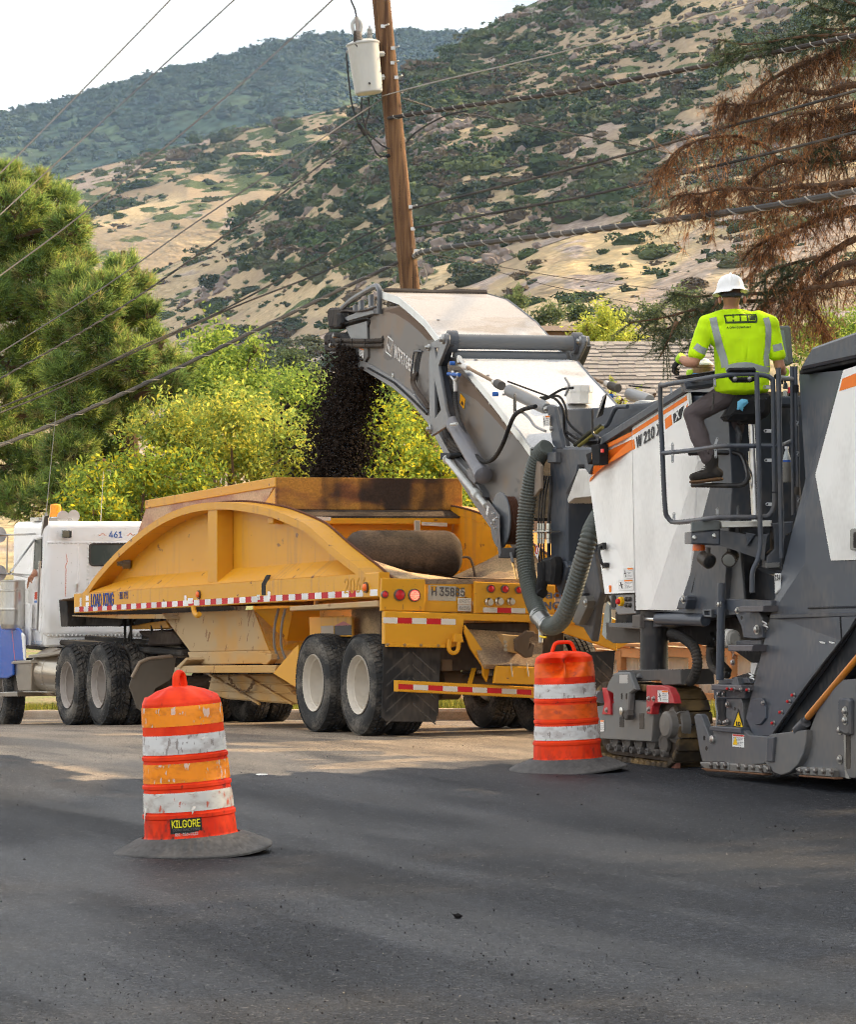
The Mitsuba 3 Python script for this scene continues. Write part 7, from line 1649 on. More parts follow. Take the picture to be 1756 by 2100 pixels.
rg = np.array([P5(z5(x,y),YS - 0.15) for x,y in ((708,972),(712,918),(740,900),(775,905),(782,925),(752,955),(745,982),(728,968))])
rc_ = np.vstack([rg,rg.mean(0) + [0,-0.03,0.01]])
single('blue_rag', trimesh.Trimesh(np.vstack([rc_, rc_ + [0, 0.01, 0]]), [[i, (i + 1) % 8, 8] for i in range(8)] + [[(i + 1) % 8 + 9, i + 9, 17] for i in range(8)], process=False), 'print', 'crumpled light blue rag tucked into the black seat', 'rag', smooth=True, color=(0.16, 0.50, 0.72))
LB = thing('lunch_cooler', 'small brown and blue cooler with a white top standing on the console', 'cooler')
ck = P5(z5(485,725),28.9)
put('body', lathe([(-0.04, 0.085), (0.03, 0.09), (0.035, 0.095), (0.055, 0.095)], ck, ck + EZ, 24), 'clean', LB, 40, (0.22, 0.13, 0.06))
put('lid', lathe([(0.05, 0.095), (0.07, 0.09), (0.09, 0.06), (0.1, 0.055), (0.11, 0.03), (0.112, 0.001)], ck, ck + EZ, 24), 'clean', LB, 40, (0.7, 0.68, 0.64))
put('band', lathe([(-0.045, 0.094), (-0.015, 0.094)], ck, ck + EZ, 24), 'print', LB, 40, (0.02, 0.22, 0.6))
ck = P5(z5(408,735),28.9)
put('strap', lathe([(-0.03, 0.03), (0.0, 0.04), (0.03, 0.03)], ck, ck + EZ, 10), 'print', LB, 40, (0.45, 0.7, 0.05))
# --- the operator,back to the camera,seated on the platform
import manifold3d as m3
YO = 27.72
J = lambda x,y,dY=0.0: P(*z5(x,y),YO + dY)
def limb(chain,refine=0.03,it=12):
 acc = None
 sp = trimesh.creation.icosphere(2).vertices
 for (a,ra),(b,rb) in chain:
  ra,rb = np.broadcast_to(ra,3),np.broadcast_to(rb,3)
  h = m3.Manifold.hull_points(np.vstack([np.asarray(a) + sp * ra,np.asarray(b) + sp * rb]))
  acc = h if acc is None else acc + h
 acc = acc.refine_to_length(refine)
 g = acc.to_mesh()
 m = trimesh.Trimesh(g.vert_properties[:,:3],g.tri_verts)
 trimesh.smoothing.filter_taubin(m,0.5,0.53,it)
 return m
def folds(m,amp,freq,seed):
 n = m.vertex_normals
 f = meshkit.fbm(m.vertices * freq,3,seed) - 0.5
 m.vertices = m.vertices + n * (f * amp)[:,None]
 return m
SKIN,LIME,TAPE,PANTS,BOOT = (0.42,0.205,0.125),(0.55,0.86,0.004),(0.33,0.36,0.34),(0.105,0.085,0.085),(0.026,0.022,0.019)
def cloth_bump(p,n,uv):
 return 0.004 * fbm(p.x * 11 + p.z * 3,p.y * 11,p.z * 7,3) + 0.0008 * noise(p.x * 300,p.y * 300,p.z * 300)
def vest_color(p,n,uv):
 f = fbm(p.x * 6,p.y * 6,p.z * 6,3)
 return mix(mi.Color3f(0.57,0.88,0.003),mi.Color3f(0.47,0.72,0.004),smoothstep(0.45,0.75,f))
mat('vest_cloth', {'type': 'bumpmap', 'b': mikit.proc(cloth_bump, 4e-3), 'scale': 1.0, 'bsdf': two({'type': 'principled', 'base_color': mikit.proc(vest_color), 'roughness': 0.75, 'specular': 0.25})})
mat('cloth', {'type': 'bumpmap', 'b': mikit.proc(cloth_bump, 4e-3), 'scale': 1.0, 'bsdf': two(principled(VC, 0.85, 0, 0.2))})
OP = thing('person', 'operator in lime high visibility shirt and white hard hat seated on the machine', 'person')
nk,hd_ = J(672,300,0.02),J(672,228,0.0)
ch_,wa,hp_ = J(725,470,0.02),J(745,700,0.02),J(755,850,0.04)
shL,shR = J(520,420,0.02),J(915,425,0.05)
elL,wrL = J(430,665,-0.04),J(345,640,0.16)
elR,wrR = J(985,690,0.06),J(1010,735,0.30)
hpL,hpR = J(655,870,0.08),J(825,870,0.12)
knL,anL = J(420,1000,0.18),J(520,1290,0.10)
knR,anR = J(700,985,0.46),J(700,1150,0.52)
body = limb([((nk,0.058),(hd_,(0.075,0.09,0.085))),((hd_,(0.078,0.092,0.09)),(J(668,190,0.0),(0.076,0.095,0.07))),((nk + [0,0,-0.04],(0.075,0.065,0.05)),(nk,0.058)),
 ((nk + [0,0,-0.05],(0.06,0.06,0.05)),(ch_,(0.12,0.07,0.1))),((ch_,(0.12,0.07,0.1)),(wa,(0.12,0.08,0.1))),((wa,(0.12,0.08,0.1)),(hp_ + [0,0,0.02],(0.12,0.09,0.07))),
 ((ch_ + [0,0,0.02],0.07),(shL + [0.02,0,-0.02],0.05)),((ch_ + [0,0,0.02],0.07),(shR + [-0.02,0,-0.02],0.05)),
 ((shL,0.058),(elL,0.043)),((elL,0.045),((elL + wrL) / 2 + [0,0,-0.012],0.043)),(((elL + wrL) / 2 + [0,0,-0.012],0.043),(wrL,0.028)),
 ((shR,0.058),(elR,0.043)),((elR,0.045),(wrR,0.028)),
 ((hpL,0.088),(knL,0.06)),((knL,0.058),(anL,0.04)),((hpR,0.088),(knR,0.06)),((knR,0.058),(anR,0.04))],0.025,6)
bk_ = put('body', body, 'print', OP, True, SKIN)
for sx,x in ((-1,598),(1,758)):
 o = J(x,262,-0.01)
 e = trimesh.creation.icosphere(2)
 put('ear', trimesh.Trimesh(e.vertices * [0.014, 0.024, 0.034] + o, e.faces), 'print', bk_, True, (0.45, 0.2, 0.13))
hr = limb([((hd_ + [0,-0.004,0.0],(0.081,0.094,0.06)),(J(668,200,-0.004),(0.08,0.098,0.05)))],0.02,4)
put('hair', hr, 'cloth', OP, True, (0.10, 0.055, 0.035))
fw = np.array([-0.25,0.97,0.0])
fc_ = hd_ + fw * 0.09
sdv = np.array([0.97,0.25,0])
put('nose', hull(np.vstack([trimesh.creation.icosphere(1).vertices * 0.012 + fc_ + fw * 0.022 - [0, 0, 0.022], trimesh.creation.icosphere(1).vertices * 0.008 + fc_ + [0, 0, 0.02]])), 'print', bk_, True, SKIN)
for s in (-1,1):
 put('eye', trimesh.Trimesh(trimesh.creation.icosphere(2).vertices * 0.012 + fc_ + sdv * 0.032 * s + [0, 0, 0.012] - fw * 0.006, trimesh.creation.icosphere(2).faces), 'print', bk_, True, (0.5, 0.47, 0.44))
put('mouth', tube(smooth_path([fc_ + sdv * q * 0.025 + fw * (0.004 - 0.006 * abs(q)) - [0, 0, 0.055] for q in (-1, -0.5, 0, 0.5, 1)], 3), 0.005, 6), 'print', bk_, 30, (0.36, 0.13, 0.1))
gl = [hd_ + a for a in (sdv * -0.083 + [0,-0.02,0.015],sdv * -0.083 + fw * 0.08 + [0,0,0.012],fc_ + sdv * -0.045 + fw * 0.02 + [0,0,0.01],fc_ + fw * 0.022 + [0,0,0.01],fc_ + sdv * 0.045 + fw * 0.02 + [0,0,0.01],sdv * 0.083 + fw * 0.08 + [0,0,0.012],sdv * 0.083 + [0,-0.02,0.015])]
gl[2:5] = [fc_ + sdv * -0.055 + fw * 0.02 + [0,0,0.01],fc_ + fw * 0.026 + [0,0,0.01],fc_ + sdv * 0.055 + fw * 0.02 + [0,0,0.01]]
put('safety_glasses', tube(smooth_path(gl, 3), np.interp(np.linspace(0, 1, 19), [0, 0.25, 0.4, 0.6, 0.75, 1], [0.005, 0.006, 0.016, 0.016, 0.006, 0.005]), 8), 'clean', OP, 30, (0.03, 0.12, 0.06))
hc = J(667,200,0.0)
ax_h = np.array([-0.03,0.10,1.0])
pr = [(0.0,0.150),(-0.004,0.152),(0.002,0.145),(0.012,0.122),(0.028,0.114),(0.06,0.108),(0.09,0.094),(0.115,0.07),(0.128,0.04),(0.132,0.001)]
hm = lathe([(a,r) for a,r in pr],hc,hc + ax_h,48,False)
v = hm.vertices - hc
q = v[:,1] * 0.1
hm.vertices = hc + v * [0.98,1.12,1.0] + np.column_stack([v[:,0] * 0,v[:,0] * 0,-0.35 * np.clip(np.hypot(v[:,0],v[:,1]) - 0.11,0,1) * (v[:,0] < 0) * 1.2 - 0.25 * np.clip(np.hypot(v[:,0],v[:,1]) - 0.11,0,1)])
HH = put('hard_hat', hm, 'clean', OP, 40, (0.80, 0.80, 0.79), 'white full-brim hard hat')
put('hat_ridge', tube(smooth_path([hc + [0, -0.115, 0.03], hc + [0, -0.09, 0.095], hc + [0, -0.03, 0.128], hc + [0, 0.04, 0.134], hc + [0, 0.1, 0.1]], 4), 0.011, 8), 'clean', HH, 40, (0.80, 0.80, 0.79))
put('hat_sticker', quad(*[J(x, y, -0.085) for x, y in ((604, 187), (620, 183), (619, 175), (604, 178))]), 'print', HH, False, (0.05, 0.3, 0.08))
bd = [J(x,y,Y) for x,y,Y in ((606,218,0.0),(620,232,-0.07),(650,226,-0.098),(688,224,-0.104),(722,228,-0.09),(748,222,-0.05))]
put('head_band', tube(smooth_path(bd, 4), np.interp(np.linspace(0, 1, 21), [0, 0.3, 0.55, 1], [0.012, 0.017, 0.017, 0.012]), 8), 'matte', HH, 40, (0.06, 0.06, 0.065))
o = J(690,226,-0.118)
put('band_dial', lathe([(0, 0.021), (0.012, 0.019), (0.014, 0.01), (0.018, 0.009)], o, o + np.array([0, -1.0, 0]), 14), 'matte', HH, 30, (0.035, 0.035, 0.037))
slL = shL + (elL - shL) * 0.78
slR = shR + (elR - shR) * 0.72
shirt = limb([((nk + [0,0,-0.045],(0.085,0.078,0.035)),(ch_ + [0,0,0.08],(0.14,0.11,0.06))),((J(700,400,0.02),(0.18,0.115,0.075)),(J(730,520,0.02),(0.225,0.135,0.1))),
 ((J(730,520,0.02),(0.225,0.135,0.1)),(J(742,700,0.03),(0.225,0.145,0.1))),((J(745,700,0.03),(0.225,0.145,0.1)),(J(738,842,0.06),(0.222,0.175,0.055))),
 ((J(645,372,0.02),0.075),(shL,0.08)),((J(700,372,0.03),0.075),(shR,0.08)),((J(725,440,0.03),(0.17,0.11,0.06)),(shR + [-0.03,0,-0.02],0.085)),((J(610,400,0.02),0.095),(shL,0.085)),((J(840,405,0.04),0.095),(shR,0.085)),((J(610,500,0.02),0.11),(shL + [0.02,0,-0.01],0.085)),((J(840,500,0.04),0.11),(shR + [-0.02,0,-0.01],0.085)),((shL,0.08),(slL,(0.072,0.07,0.055))),((shR,0.08),(slR,(0.07,0.07,0.055)))],0.02,8)
folds(shirt,0.022,7.0,4)
ST = put('shirt', shirt, 'vest_cloth', OP, True, label='lime yellow high visibility shirt with grey reflective bands')
def surface_strip(mesh, line, w, off=0.004, nm='reflective_band', parent=None, color=TAPE, bsdf='print', d=np.array([0, 1.0, 0])):
 pts = smooth_path(np.asarray(line,float),8)
 tan = np.gradient(pts,axis=0)
 tan /= np.linalg.norm(tan,axis=1,keepdims=True)
 side = np.cross(tan,d)
 side /= np.linalg.norm(side,axis=1,keepdims=True)
 rows = [pts + side * w * k for k in np.linspace(-0.5,0.5,5)]
 q = np.stack(rows,1).reshape(-1,3)
 tri = trimesh.ray.ray_triangle.RayMeshIntersector(mesh)
 loc,ray,_ = tri.intersects_location(q - d * 2,np.tile(d,(len(q),1)),multiple_hits=False)
 hit = np.full(len(q),np.nan)
 hit[ray] = (loc - q[ray]) @ d
 ok = ~np.isnan(hit)
 hit[~ok] = np.interp(np.flatnonzero(~ok),np.flatnonzero(ok),hit[ok])
 q = q + d * (hit - off)[:,None]
 n,m = len(pts),5
 i = (np.arange(n - 1)[:,None] * m + np.arange(m - 1)[None]).ravel()
 f = np.vstack([np.stack([i,i + m,i + m + 1],1),np.stack([i,i + m + 1,i + 1],1)])
 okf = ok[f].all(1)
 return put(nm,trimesh.Trimesh(q,f[okf],process=False),bsdf,parent or ST,True,color)
surface_strip(shirt,[J(548,378),J(565,460),J(590,560),J(615,640),J(626,700)],0.058)
surface_strip(shirt,[J(893,378),J(908,450),J(905,560),J(895,640),J(900,690)],0.050)
surface_strip(shirt,[J(628,712),J(700,692),J(780,690),J(860,710),J(940,718)],0.05)
surface_strip(shirt,[J(432,560),J(470,588),J(528,605)],0.055)
surface_strip(shirt,[J(940,575),J(975,568),J(1003,560)],0.055)
LG = (0.03,0.05,0.01)
for ln,w in (([J(620,365),J(720,360),J(830,358)],0.010),([J(628,412),J(720,410),J(832,405)],0.016),([J(622,363),J(628,388),J(632,412)],0.012),([J(826,358),J(831,382),J(830,405)],0.012),([J(678,366),J(678,380)],0.011),([J(678,392),J(679,410)],0.011),([J(722,362),J(724,385),J(724,410)],0.011),([J(772,360),J(773,385),J(774,408)],0.014)):
 surface_strip(shirt, ln, w, 0.006, 'back_logo', ST, LG)
surface_strip(shirt, [J(785, 381), J(805, 380), J(824, 380)], 0.036, 0.006, 'back_logo', ST, LG)
tx_ = text_on('A CRH COMPANY', 0.0145, J(655, 436, -0.3), J(815, 431, -0.3) - J(655, 436, -0.3), EZ, 0.002, True, np.linalg.norm(J(815, 431) - J(655, 436)))
tri = trimesh.ray.ray_triangle.RayMeshIntersector(shirt)
loc,ray,_ = tri.intersects_location(tx_.vertices - [0,1,0],np.tile([0,1.0,0],(len(tx_.vertices),1)),multiple_hits=False)
vv = tx_.vertices.copy()
vv[ray,1] = loc[:,1] - 0.006
tx_.vertices = vv
put('back_lettering', tx_, 'print', ST, False, LG)
tr_ = limb([((hpL + [0,0,0.02],(0.11,0.12,0.085)),(hpR + [0,0,0.02],(0.11,0.12,0.085))),((hpL,0.102),(knL,0.08)),((knL,0.078),(J(468,1150,0.14),0.078)),((J(468,1150,0.14),0.076),(J(518,1280,0.10),0.062)),
   ((hpR,0.102),(knR,0.08)),((knR,0.078),(J(705,1110,0.5),0.066))],0.022,8)
folds(tr_,0.026,8.0,9)
put('trousers', tr_, 'cloth', OP, True, PANTS, 'brownish grey work trousers')
def boot(an,toe,heel,nm):
 up = limb([((an + [0,0,0.05],0.056),(an + [0,0,-0.05],0.052)),((an + [0,0,-0.05],0.05),(heel + [0,0,0.045],(0.045,0.05,0.045))),((an + [0,0,-0.06],0.045),(toe + [0,0,0.04],(0.05,0.05,0.036))),((heel + [0,0,0.04],0.04),(toe + [0,0,0.035],(0.05,0.05,0.034)))],0.018,5)
 b = put('boot', up, 'matte', OP, True, BOOT, nm)
 so = limb([((heel,(0.046,0.05,0.017)),((heel + toe) / 2,(0.045,0.05,0.015))),(((heel + toe) / 2,(0.045,0.05,0.015)),(toe,(0.052,0.055,0.016)))],0.02,2)
 put('sole', so, 'matte', b, True, (0.14, 0.075, 0.035))
 for i in range(4):
  c = an + (toe - an) * (0.35 + 0.12 * i) + [0,-0.03,0.035]
  put('lace', rod(c + [-0.022, 0, 0], c + [0.022, -0.005, 0.006], 0.004, 5), 'print', b, 30, (0.12, 0.11, 0.10))
boot(J(545, 1330, 0.10), J(438, 1437, 0.12), J(585, 1418, 0.09), 'left boot dark brown with a tan sole on the foot rest')
boot(J(695, 1165, 0.52), J(668, 1262, 0.62), J(705, 1258, 0.48), 'right boot behind the seat post')
def hand(w,d,up,n_,col,cuff,spread=1.0):
 d = d / np.linalg.norm(d)
 up = up - d * (up @ d)
 up /= np.linalg.norm(up)
 sd = np.cross(d,up)
 pc = w + d * 0.055
 bones = [((w,(0.026,0.026,0.024)),(pc + sd * 0.018 + d * 0.02,0.020)),((w,0.024),(pc - sd * 0.024 + d * 0.022,0.020)),((pc - sd * 0.026 + d * 0.02,0.018),(pc + sd * 0.024 + d * 0.02,0.018))]
 for i,(l,off) in enumerate(((0.072,-0.033),(0.080,-0.011),(0.076,0.011),(0.060,0.032))):
  a = pc + sd * off + d * 0.022
  b = a + d * l * 0.42 * spread - up * l * 0.22
  c = b + d * l * 0.10 - up * l * 0.38
  e = c - d * l * 0.10 - up * l * 0.22
  bones += [((a,0.0115),(b,0.0105)),((b,0.0105),(c,0.0098)),((c,0.0098),(e,0.009))]
 a = w + d * 0.03 - sd * 0.03
 b = a + d * 0.028 - sd * 0.026 - up * 0.012
 c = b + d * 0.03 - up * 0.015
 bones += [((w + d * 0.02 - sd * 0.012,0.016),(a,0.015)),((a,0.014),(b,0.012)),((b,0.012),(c,0.0105))]
 m = limb(bones,0.006,5)
 k = put('glove', m, 'matte', OP, True, col, n_)
 c0 = w - d * 0.045
 put('cuff', lathe([(0, 0.038), (0.005, 0.041), (0.045, 0.038), (0.06, 0.034), (0.065, 0.03)], c0, w + d * 0.02, 18), 'print', k, 40, cuff)
hand(J(338, 648, 0.17), J(302, 690, 0.22) - J(338, 648, 0.17), np.array([0.1, -0.55, 0.8]), 'left hand in a black work glove', (0.014, 0.014, 0.015), (0.45, 0.75, 0.02))
hand(wrR, np.array([-0.05, 0.9, -0.15]), np.array([0.1, 0.1, 1.0]), 'right hand in a black work glove', (0.014, 0.014, 0.015), (0.45, 0.75, 0.02))
kb_ = J(557,862,-0.10)
put('key_fob', cat(tube([kb_, J(557, 890, -0.10), J(554, 935, -0.10)], 0.009, 6), tube([J(552, 935, -0.10), J(550, 975, -0.10)], 0.005, 5)), 'print', OP, 30, (0.05, 0.045, 0.04))
# --- traffic drums
def drum_mat(nm,base,seed):
 def f(p,n,uv):
  a = fbm(p.x * 9 + seed,p.y * 9,p.z * 5,4)
  b = fbm(p.x * 30,p.y * 30 + seed,p.z * 12,3)
  c = mix(mi.Color3f(*base),mi.Color3f(base[0] * 0.82,base[1] * 0.55,base[2] * 0.8),smoothstep(0.4,0.7,a))
  return mix(c,mi.Color3f(0.10,0.03,0.02),0.75 * smoothstep(0.64,0.72,b * 0.6 + a * 0.4) + 0.35 * smoothstep(0.3,0.05,p.z) * smoothstep(0.45,0.6,b))
 return tex(nm,f,0.55,0,0.15)
drum_mat('drum_plastic', (0.82, 0.050, 0.008), 3)
def band_mat(nm,base,scratch,seed,lo):
 def f(p,n,uv):
  a = fbm(p.x * 14 + seed,p.y * 14,p.z * 22,4)
  b = fbm(p.x * 60,p.y * 60 + seed,p.z * 16,3)
  c = mix(mi.Color3f(*base),mi.Color3f(base[0] * 0.75,base[1] * 0.7,base[2] * 0.68),smoothstep(0.4,0.7,a))
  return mix(c,mi.Color3f(*scratch),0.85 * smoothstep(lo,lo + 0.05,b * 0.65 + a * 0.35))
 return tex(nm,f,0.45,0,0.35)
band_mat('band_white', (0.64, 0.63, 0.61), (0.26, 0.22, 0.2), 5, 0.60)
band_mat('band_white_torn', (0.60, 0.58, 0.53), (0.55, 0.07, 0.03), 15, 0.60)
band_mat('band_orange', (0.90, 0.265, 0.004), (0.66, 0.50, 0.40), 25, 0.585)
band_mat('band_orange_clean', (0.85, 0.115, 0.008), (0.45, 0.06, 0.02), 35, 0.66)
def ring_color(p,n,uv):
 a = dr.atan2(p.y - RINGC[1],p.x - RINGC[0])
 return mix(mi.Color3f(0.05,0.049,0.049),mi.Color3f(0.11,0.104,0.098),fbm(p.x * 9,p.y * 9,p.z * 9,3)) * (0.75 + 0.5 * noise(p.x * 60,p.y * 60,p.z * 20))
RINGC = (0.0,0.0)
tex('drum_ring', ring_color, 0.75, 0, 0.35)
def drum(name_label,X,Y,tilt,yaw,dent,torn,handle_yaw):
 K = thing('traffic_drum', name_label, 'traffic drum', 'traffic drums on the fresh asphalt')
 base = np.array([X,Y,float(gz(X,Y))])
 ct,st = math.cos(tilt),math.sin(tilt)
 Rm = np.array([[ct,0,st],[0,1,0],[-st,0,ct]])
 def place(m,body=True):
  m = m.copy()
  v = m.vertices.copy()
  if body:
   r = np.hypot(v[:,0],v[:,1])
   a = np.arctan2(v[:,1],v[:,0])
   for a0,z0,wa_,wz,d in dent:
    da = np.angle(np.exp(1j * (a - a0)))
    w = np.exp(-(da / wa_) ** 2 - ((v[:,2] - z0) / wz) ** 2) * d
    v[:,0] -= np.cos(a0) * w * (r / 0.26) ** 0.5
    v[:,1] -= np.sin(a0) * w * (r / 0.26) ** 0.5
   if torn:
    v[:,2] += np.clip((v[:,2] - 0.93) / 0.05,0,1) * 0.09 * (meshkit.fbm(np.column_stack([v[:,0] * 7,v[:,1] * 7,v[:,2] * 0]) + 3,3,8) - 0.5)
   v[:,:2] += v[:,:2] / np.maximum(r,0.02)[:,None] * (0.012 * (meshkit.fbm(np.column_stack([np.cos(a) * 2,np.sin(a) * 2,v[:,2] * 5]) + yaw,3,3) - 0.5))[:,None] * np.minimum(r / 0.2,1)[:,None]
  m.vertices = base + v @ Rm.T
  return fixn(m)
 zs = [0.03,0.10,0.115,0.222,0.228,0.25,0.256,0.27,0.405,0.411,0.43,0.436,0.578,0.584,0.604,0.61,0.86,0.93,0.955,0.985,1.0,1.005]
 rs = [0.300,0.296,0.288,0.280,0.288,0.288,0.278,0.276,0.268,0.276,0.276,0.267,0.260,0.267,0.267,0.258,0.248,0.243,0.235,0.19,0.10,0.001]
 if torn:
  zs,rs = zs[:-4] + [0.965,1.0,1.03,1.045],rs[:-4] + [0.225,0.15,0.07,0.001]
 zz = np.unique(np.concatenate([np.linspace(0.03,0.95,70),zs]))
 prof = [(z,np.interp(z,zs,rs)) for z in zz]
 put('shell', place(lathe(prof, [0, 0, 0], [0, 0, 1], 72)), 'drum_plastic', K, 40)
 sets = (((0.268, 0.385), 'band_white_torn' if torn else 'band_white'), ((0.445, 0.562), 'band_orange' if torn else 'band_orange_clean'), ((0.618, 0.735), 'band_white'), ((0.79, 0.91), 'band_orange' if torn else 'band_orange_clean'))
 for (z0,z1),mt in sets:
  pr2 = [(z,np.interp(z,zs,rs) + 0.0035) for z in np.linspace(z0,z1,12)]
  put('reflective_band', place(lathe(pr2, [0, 0, 0], [0, 0, 1], 72, False, False)), mt, K, 40, label='torn white reflective band' if mt == 'band_white_torn' else None)
 hpts = smooth_path(np.array([[-0.10,0,0.99],[-0.075,0,1.055],[-0.05,0,1.075],[0,0,1.078],[0.05,0,1.075],[0.075,0,1.055],[0.10,0,0.99]]) if not torn else np.array([[-0.05,0,0.98],[-0.042,0,1.06],[-0.03,0,1.095],[0,0,1.112],[0.03,0,1.095],[0.042,0,1.06],[0.05,0,0.98]]),5)
 cy,sy = math.cos(handle_yaw),math.sin(handle_yaw)
 rings = []
 tg = np.gradient(hpts,axis=0)
 tg /= np.linalg.norm(tg,axis=1,keepdims=True)
 for pnt,t in zip(hpts,tg):
  nrm = np.cross(t,[0,1.0,0])
  a = np.linspace(0,2 * np.pi,13)[:-1]
  rings.append(pnt + np.outer(np.cos(a) * 0.016,nrm) + np.outer(np.sin(a) * 0.026,[0,1.0,0]))
 hm_ = loft(rings)
 v = hm_.vertices
 hm_.vertices = np.column_stack([v[:,0] * cy - v[:,1] * sy,v[:,0] * sy + v[:,1] * cy,v[:,2]])
 put('handle', place(hm_, False), 'drum_plastic', K, 40)
 rgp = [(0.004,0.49),(0.0,0.497),(0.012,0.5),(0.02,0.495),(0.045,0.44),(0.085,0.37),(0.105,0.33),(0.108,0.305),(0.06,0.30),(0.02,0.32)]
 rm = lathe(rgp,[0,0,0],[0,0,1],120,False,False)
 v = rm.vertices
 a = np.arctan2(v[:,1],v[:,0])
 r = np.hypot(v[:,0],v[:,1])
 v[:,2] += 0.004 * np.sign(np.sin(a * 60)) * ((r > 0.33) & (r < 0.48)) + 0.016 * np.sin(2 * a + yaw) * (r > 0.4)
 rm.vertices = v
 put('rubber_ring', place(rm, False), 'drum_ring', K, 30)
 return K,base,Rm
d1y = 1.9 * 7000 / (1746 - 1116)
K1, B1, R1m = drum('leaning orange traffic drum with torn white bands and a black sticker', (394 - 878) / 7000 * d1y, d1y, math.radians(-4.2), 0.4, [(-1.2, 0.97, 0.5, 0.05, 0.03), (-0.6, 0.5, 0.35, 0.12, 0.018), (-2.3, 0.8, 0.4, 0.15, 0.012)], True, math.radians(62))
d2y = 1.9 * 7000 / (1579.5 - 1116)
K2, B2, R2m = drum('bright orange traffic drum with a dented top, in front of the crawler track', (1166 - 878) / 7000 * d2y, d2y, math.radians(-2.4), 2.1, [(-2.0, 0.875, 0.28, 0.075, 0.19), (-1.25, 0.905, 0.24, 0.065, 0.17), (-1.62, 0.87, 0.08, 0.09, -0.07)], False, math.radians(5))
def wall(u,z,off,B,Rm,a_mid=-math.pi / 2 - 0.02,rr=0.283):
 r = rr + off
 a = a_mid + u / rr
 return B + Rm @ np.array([r * math.cos(a),r * math.sin(a),z])
sw,sh_ = 0.195,0.115
gu = np.linspace(-sw / 2,sw / 2,9)
Vs = np.array([[wall(u,z,0.006,B1,R1m) for u in gu] for z in (0.115,0.115 + sh_)]).reshape(-1,3)
st_ = put('company_sticker', trimesh.Trimesh(Vs, np.vstack([[[i, i + 1, i + 10], [i, i + 10, i + 9]] for i in range(8)]), process=False), 'print', K1, True, (0.015, 0.014, 0.013), 'black sticker with yellow lettering')
for tx2, h, z, w2, c in (('KILGORE', 0.045, 0.175, 0.175, (0.78, 0.70, 0.02)), ('CONTRACTING', 0.013, 0.155, 0.165, (0.12, 0.12, 0.12)), ('801-250-0132', 0.018, 0.124, 0.14, (0.55, 0.53, 0.5))):
 tm = meshkit.text_mesh(tx2,h,0.001,True)
 v = tm.vertices
 k = w2 / tm.bounds[1][0]
 tm.vertices = np.array([wall(q[0] * k - w2 / 2,z + q[1],0.0085 + q[2],B1,R1m) for q in v])
 put('sticker_lettering', tm, 'print', st_, False, c)
for u,z,l,w in ((-0.30,0.30,0.10,0.02),(0.05,0.30,0.05,0.02),(0.12,0.70,0.06,0.012),(0.31,0.70,0.05,0.012),(-0.2,0.36,0.07,0.03),(0.02,0.37,0.09,0.02)):
 a = wall(u,z,0.01,B1,R1m)
 b = wall(u + w,z,0.01,B1,R1m)
 hz = abs(u) < 0.25 and z > 0.33
 dv = np.array([l * 0.8,-0.015,0.02]) if hz else np.array([-0.01,-0.02,-l])
 put('torn_flap', trimesh.Trimesh(np.array([a, b, b + dv * 0.5 + [0, -0.02, 0.01], a + dv * 0.5 + [0, -0.02, 0], a + dv + [0.01, -0.01, 0]]), [[0, 1, 2], [0, 2, 3], [3, 2, 4]], process=False), 'print', K1, False, (0.56, 0.52, 0.46))
# --- trees and shrubs
def bark_color(p,n,uv):
 f = fbm(p.x * 20,p.y * 20,p.z * 4,3)
 return mix(mi.Color3f(0.055,0.035,0.025),mi.Color3f(0.18,0.115,0.075),f)
tex('bark', bark_color, 0.95, 0, 0.1)
def blob(px,py,rx,ry,Y,dY=0.0):
 c = P(px,py,Y + dY)
 k = Y / FPX
 return c,np.array([rx * k,rx * k * 0.9,ry * k])
def unit(r,n):
 d = r.normal(size=(n,3))
 return d / np.linalg.norm(d,axis=1,keepdims=True)
def leaves(r,c,size,col,var,up=0.35):
 n = len(c)
 nr = unit(r,n) + [0,0,up]
 nr /= np.linalg.norm(nr,axis=1,keepdims=True)
 x = np.cross(nr,unit(r,n))
 x /= np.linalg.norm(x,axis=1,keepdims=True)
 y = np.cross(nr,x)
 s = size * r.uniform(0.6,1.3,(n,1))
 V = np.stack([c - x * s,c + y * s * 0.45,c + x * s,c - y * s * 0.45],1).reshape(-1,3)
 i = np.arange(n)[:,None] * 4
 F = np.vstack([i + [0,1,2],i + [0,2,3]])
 col = np.asarray(col)
 k = r.integers(len(col),size=n)
 C = col[k] * (1 + var * r.normal(size=(n,1))).clip(0.35,1.8)
 return trimesh.Trimesh(V,F,process=False),np.repeat(C,4,0)
def crown_points(r,blobs,n,clump=0.16,twigs=40):
 vol = np.array([b[1].prod() ** (2 / 3) for b in blobs])
 out = []
 for (c,rad),w in zip(blobs,vol / vol.sum()):
  m = max(3,int(n * w / twigs))
  d = unit(r,m)
  o = c + d * rad * (r.uniform(0.35,1.0,(m,1)) ** 0.5)
  axis = unit(r,m) * 0.5 + d + [0,0,0.3]
  axis /= np.linalg.norm(axis,axis=1,keepdims=True)
  t = r.uniform(-1,1,(m,twigs,1))
  L = clump * r.uniform(1.0,2.6,(m,1,1))
  out.append((o[:,None] + axis[:,None] * t * L + r.normal(size=(m,twigs,3)) * clump * 0.42).reshape(-1,3))
 return np.vstack(out)
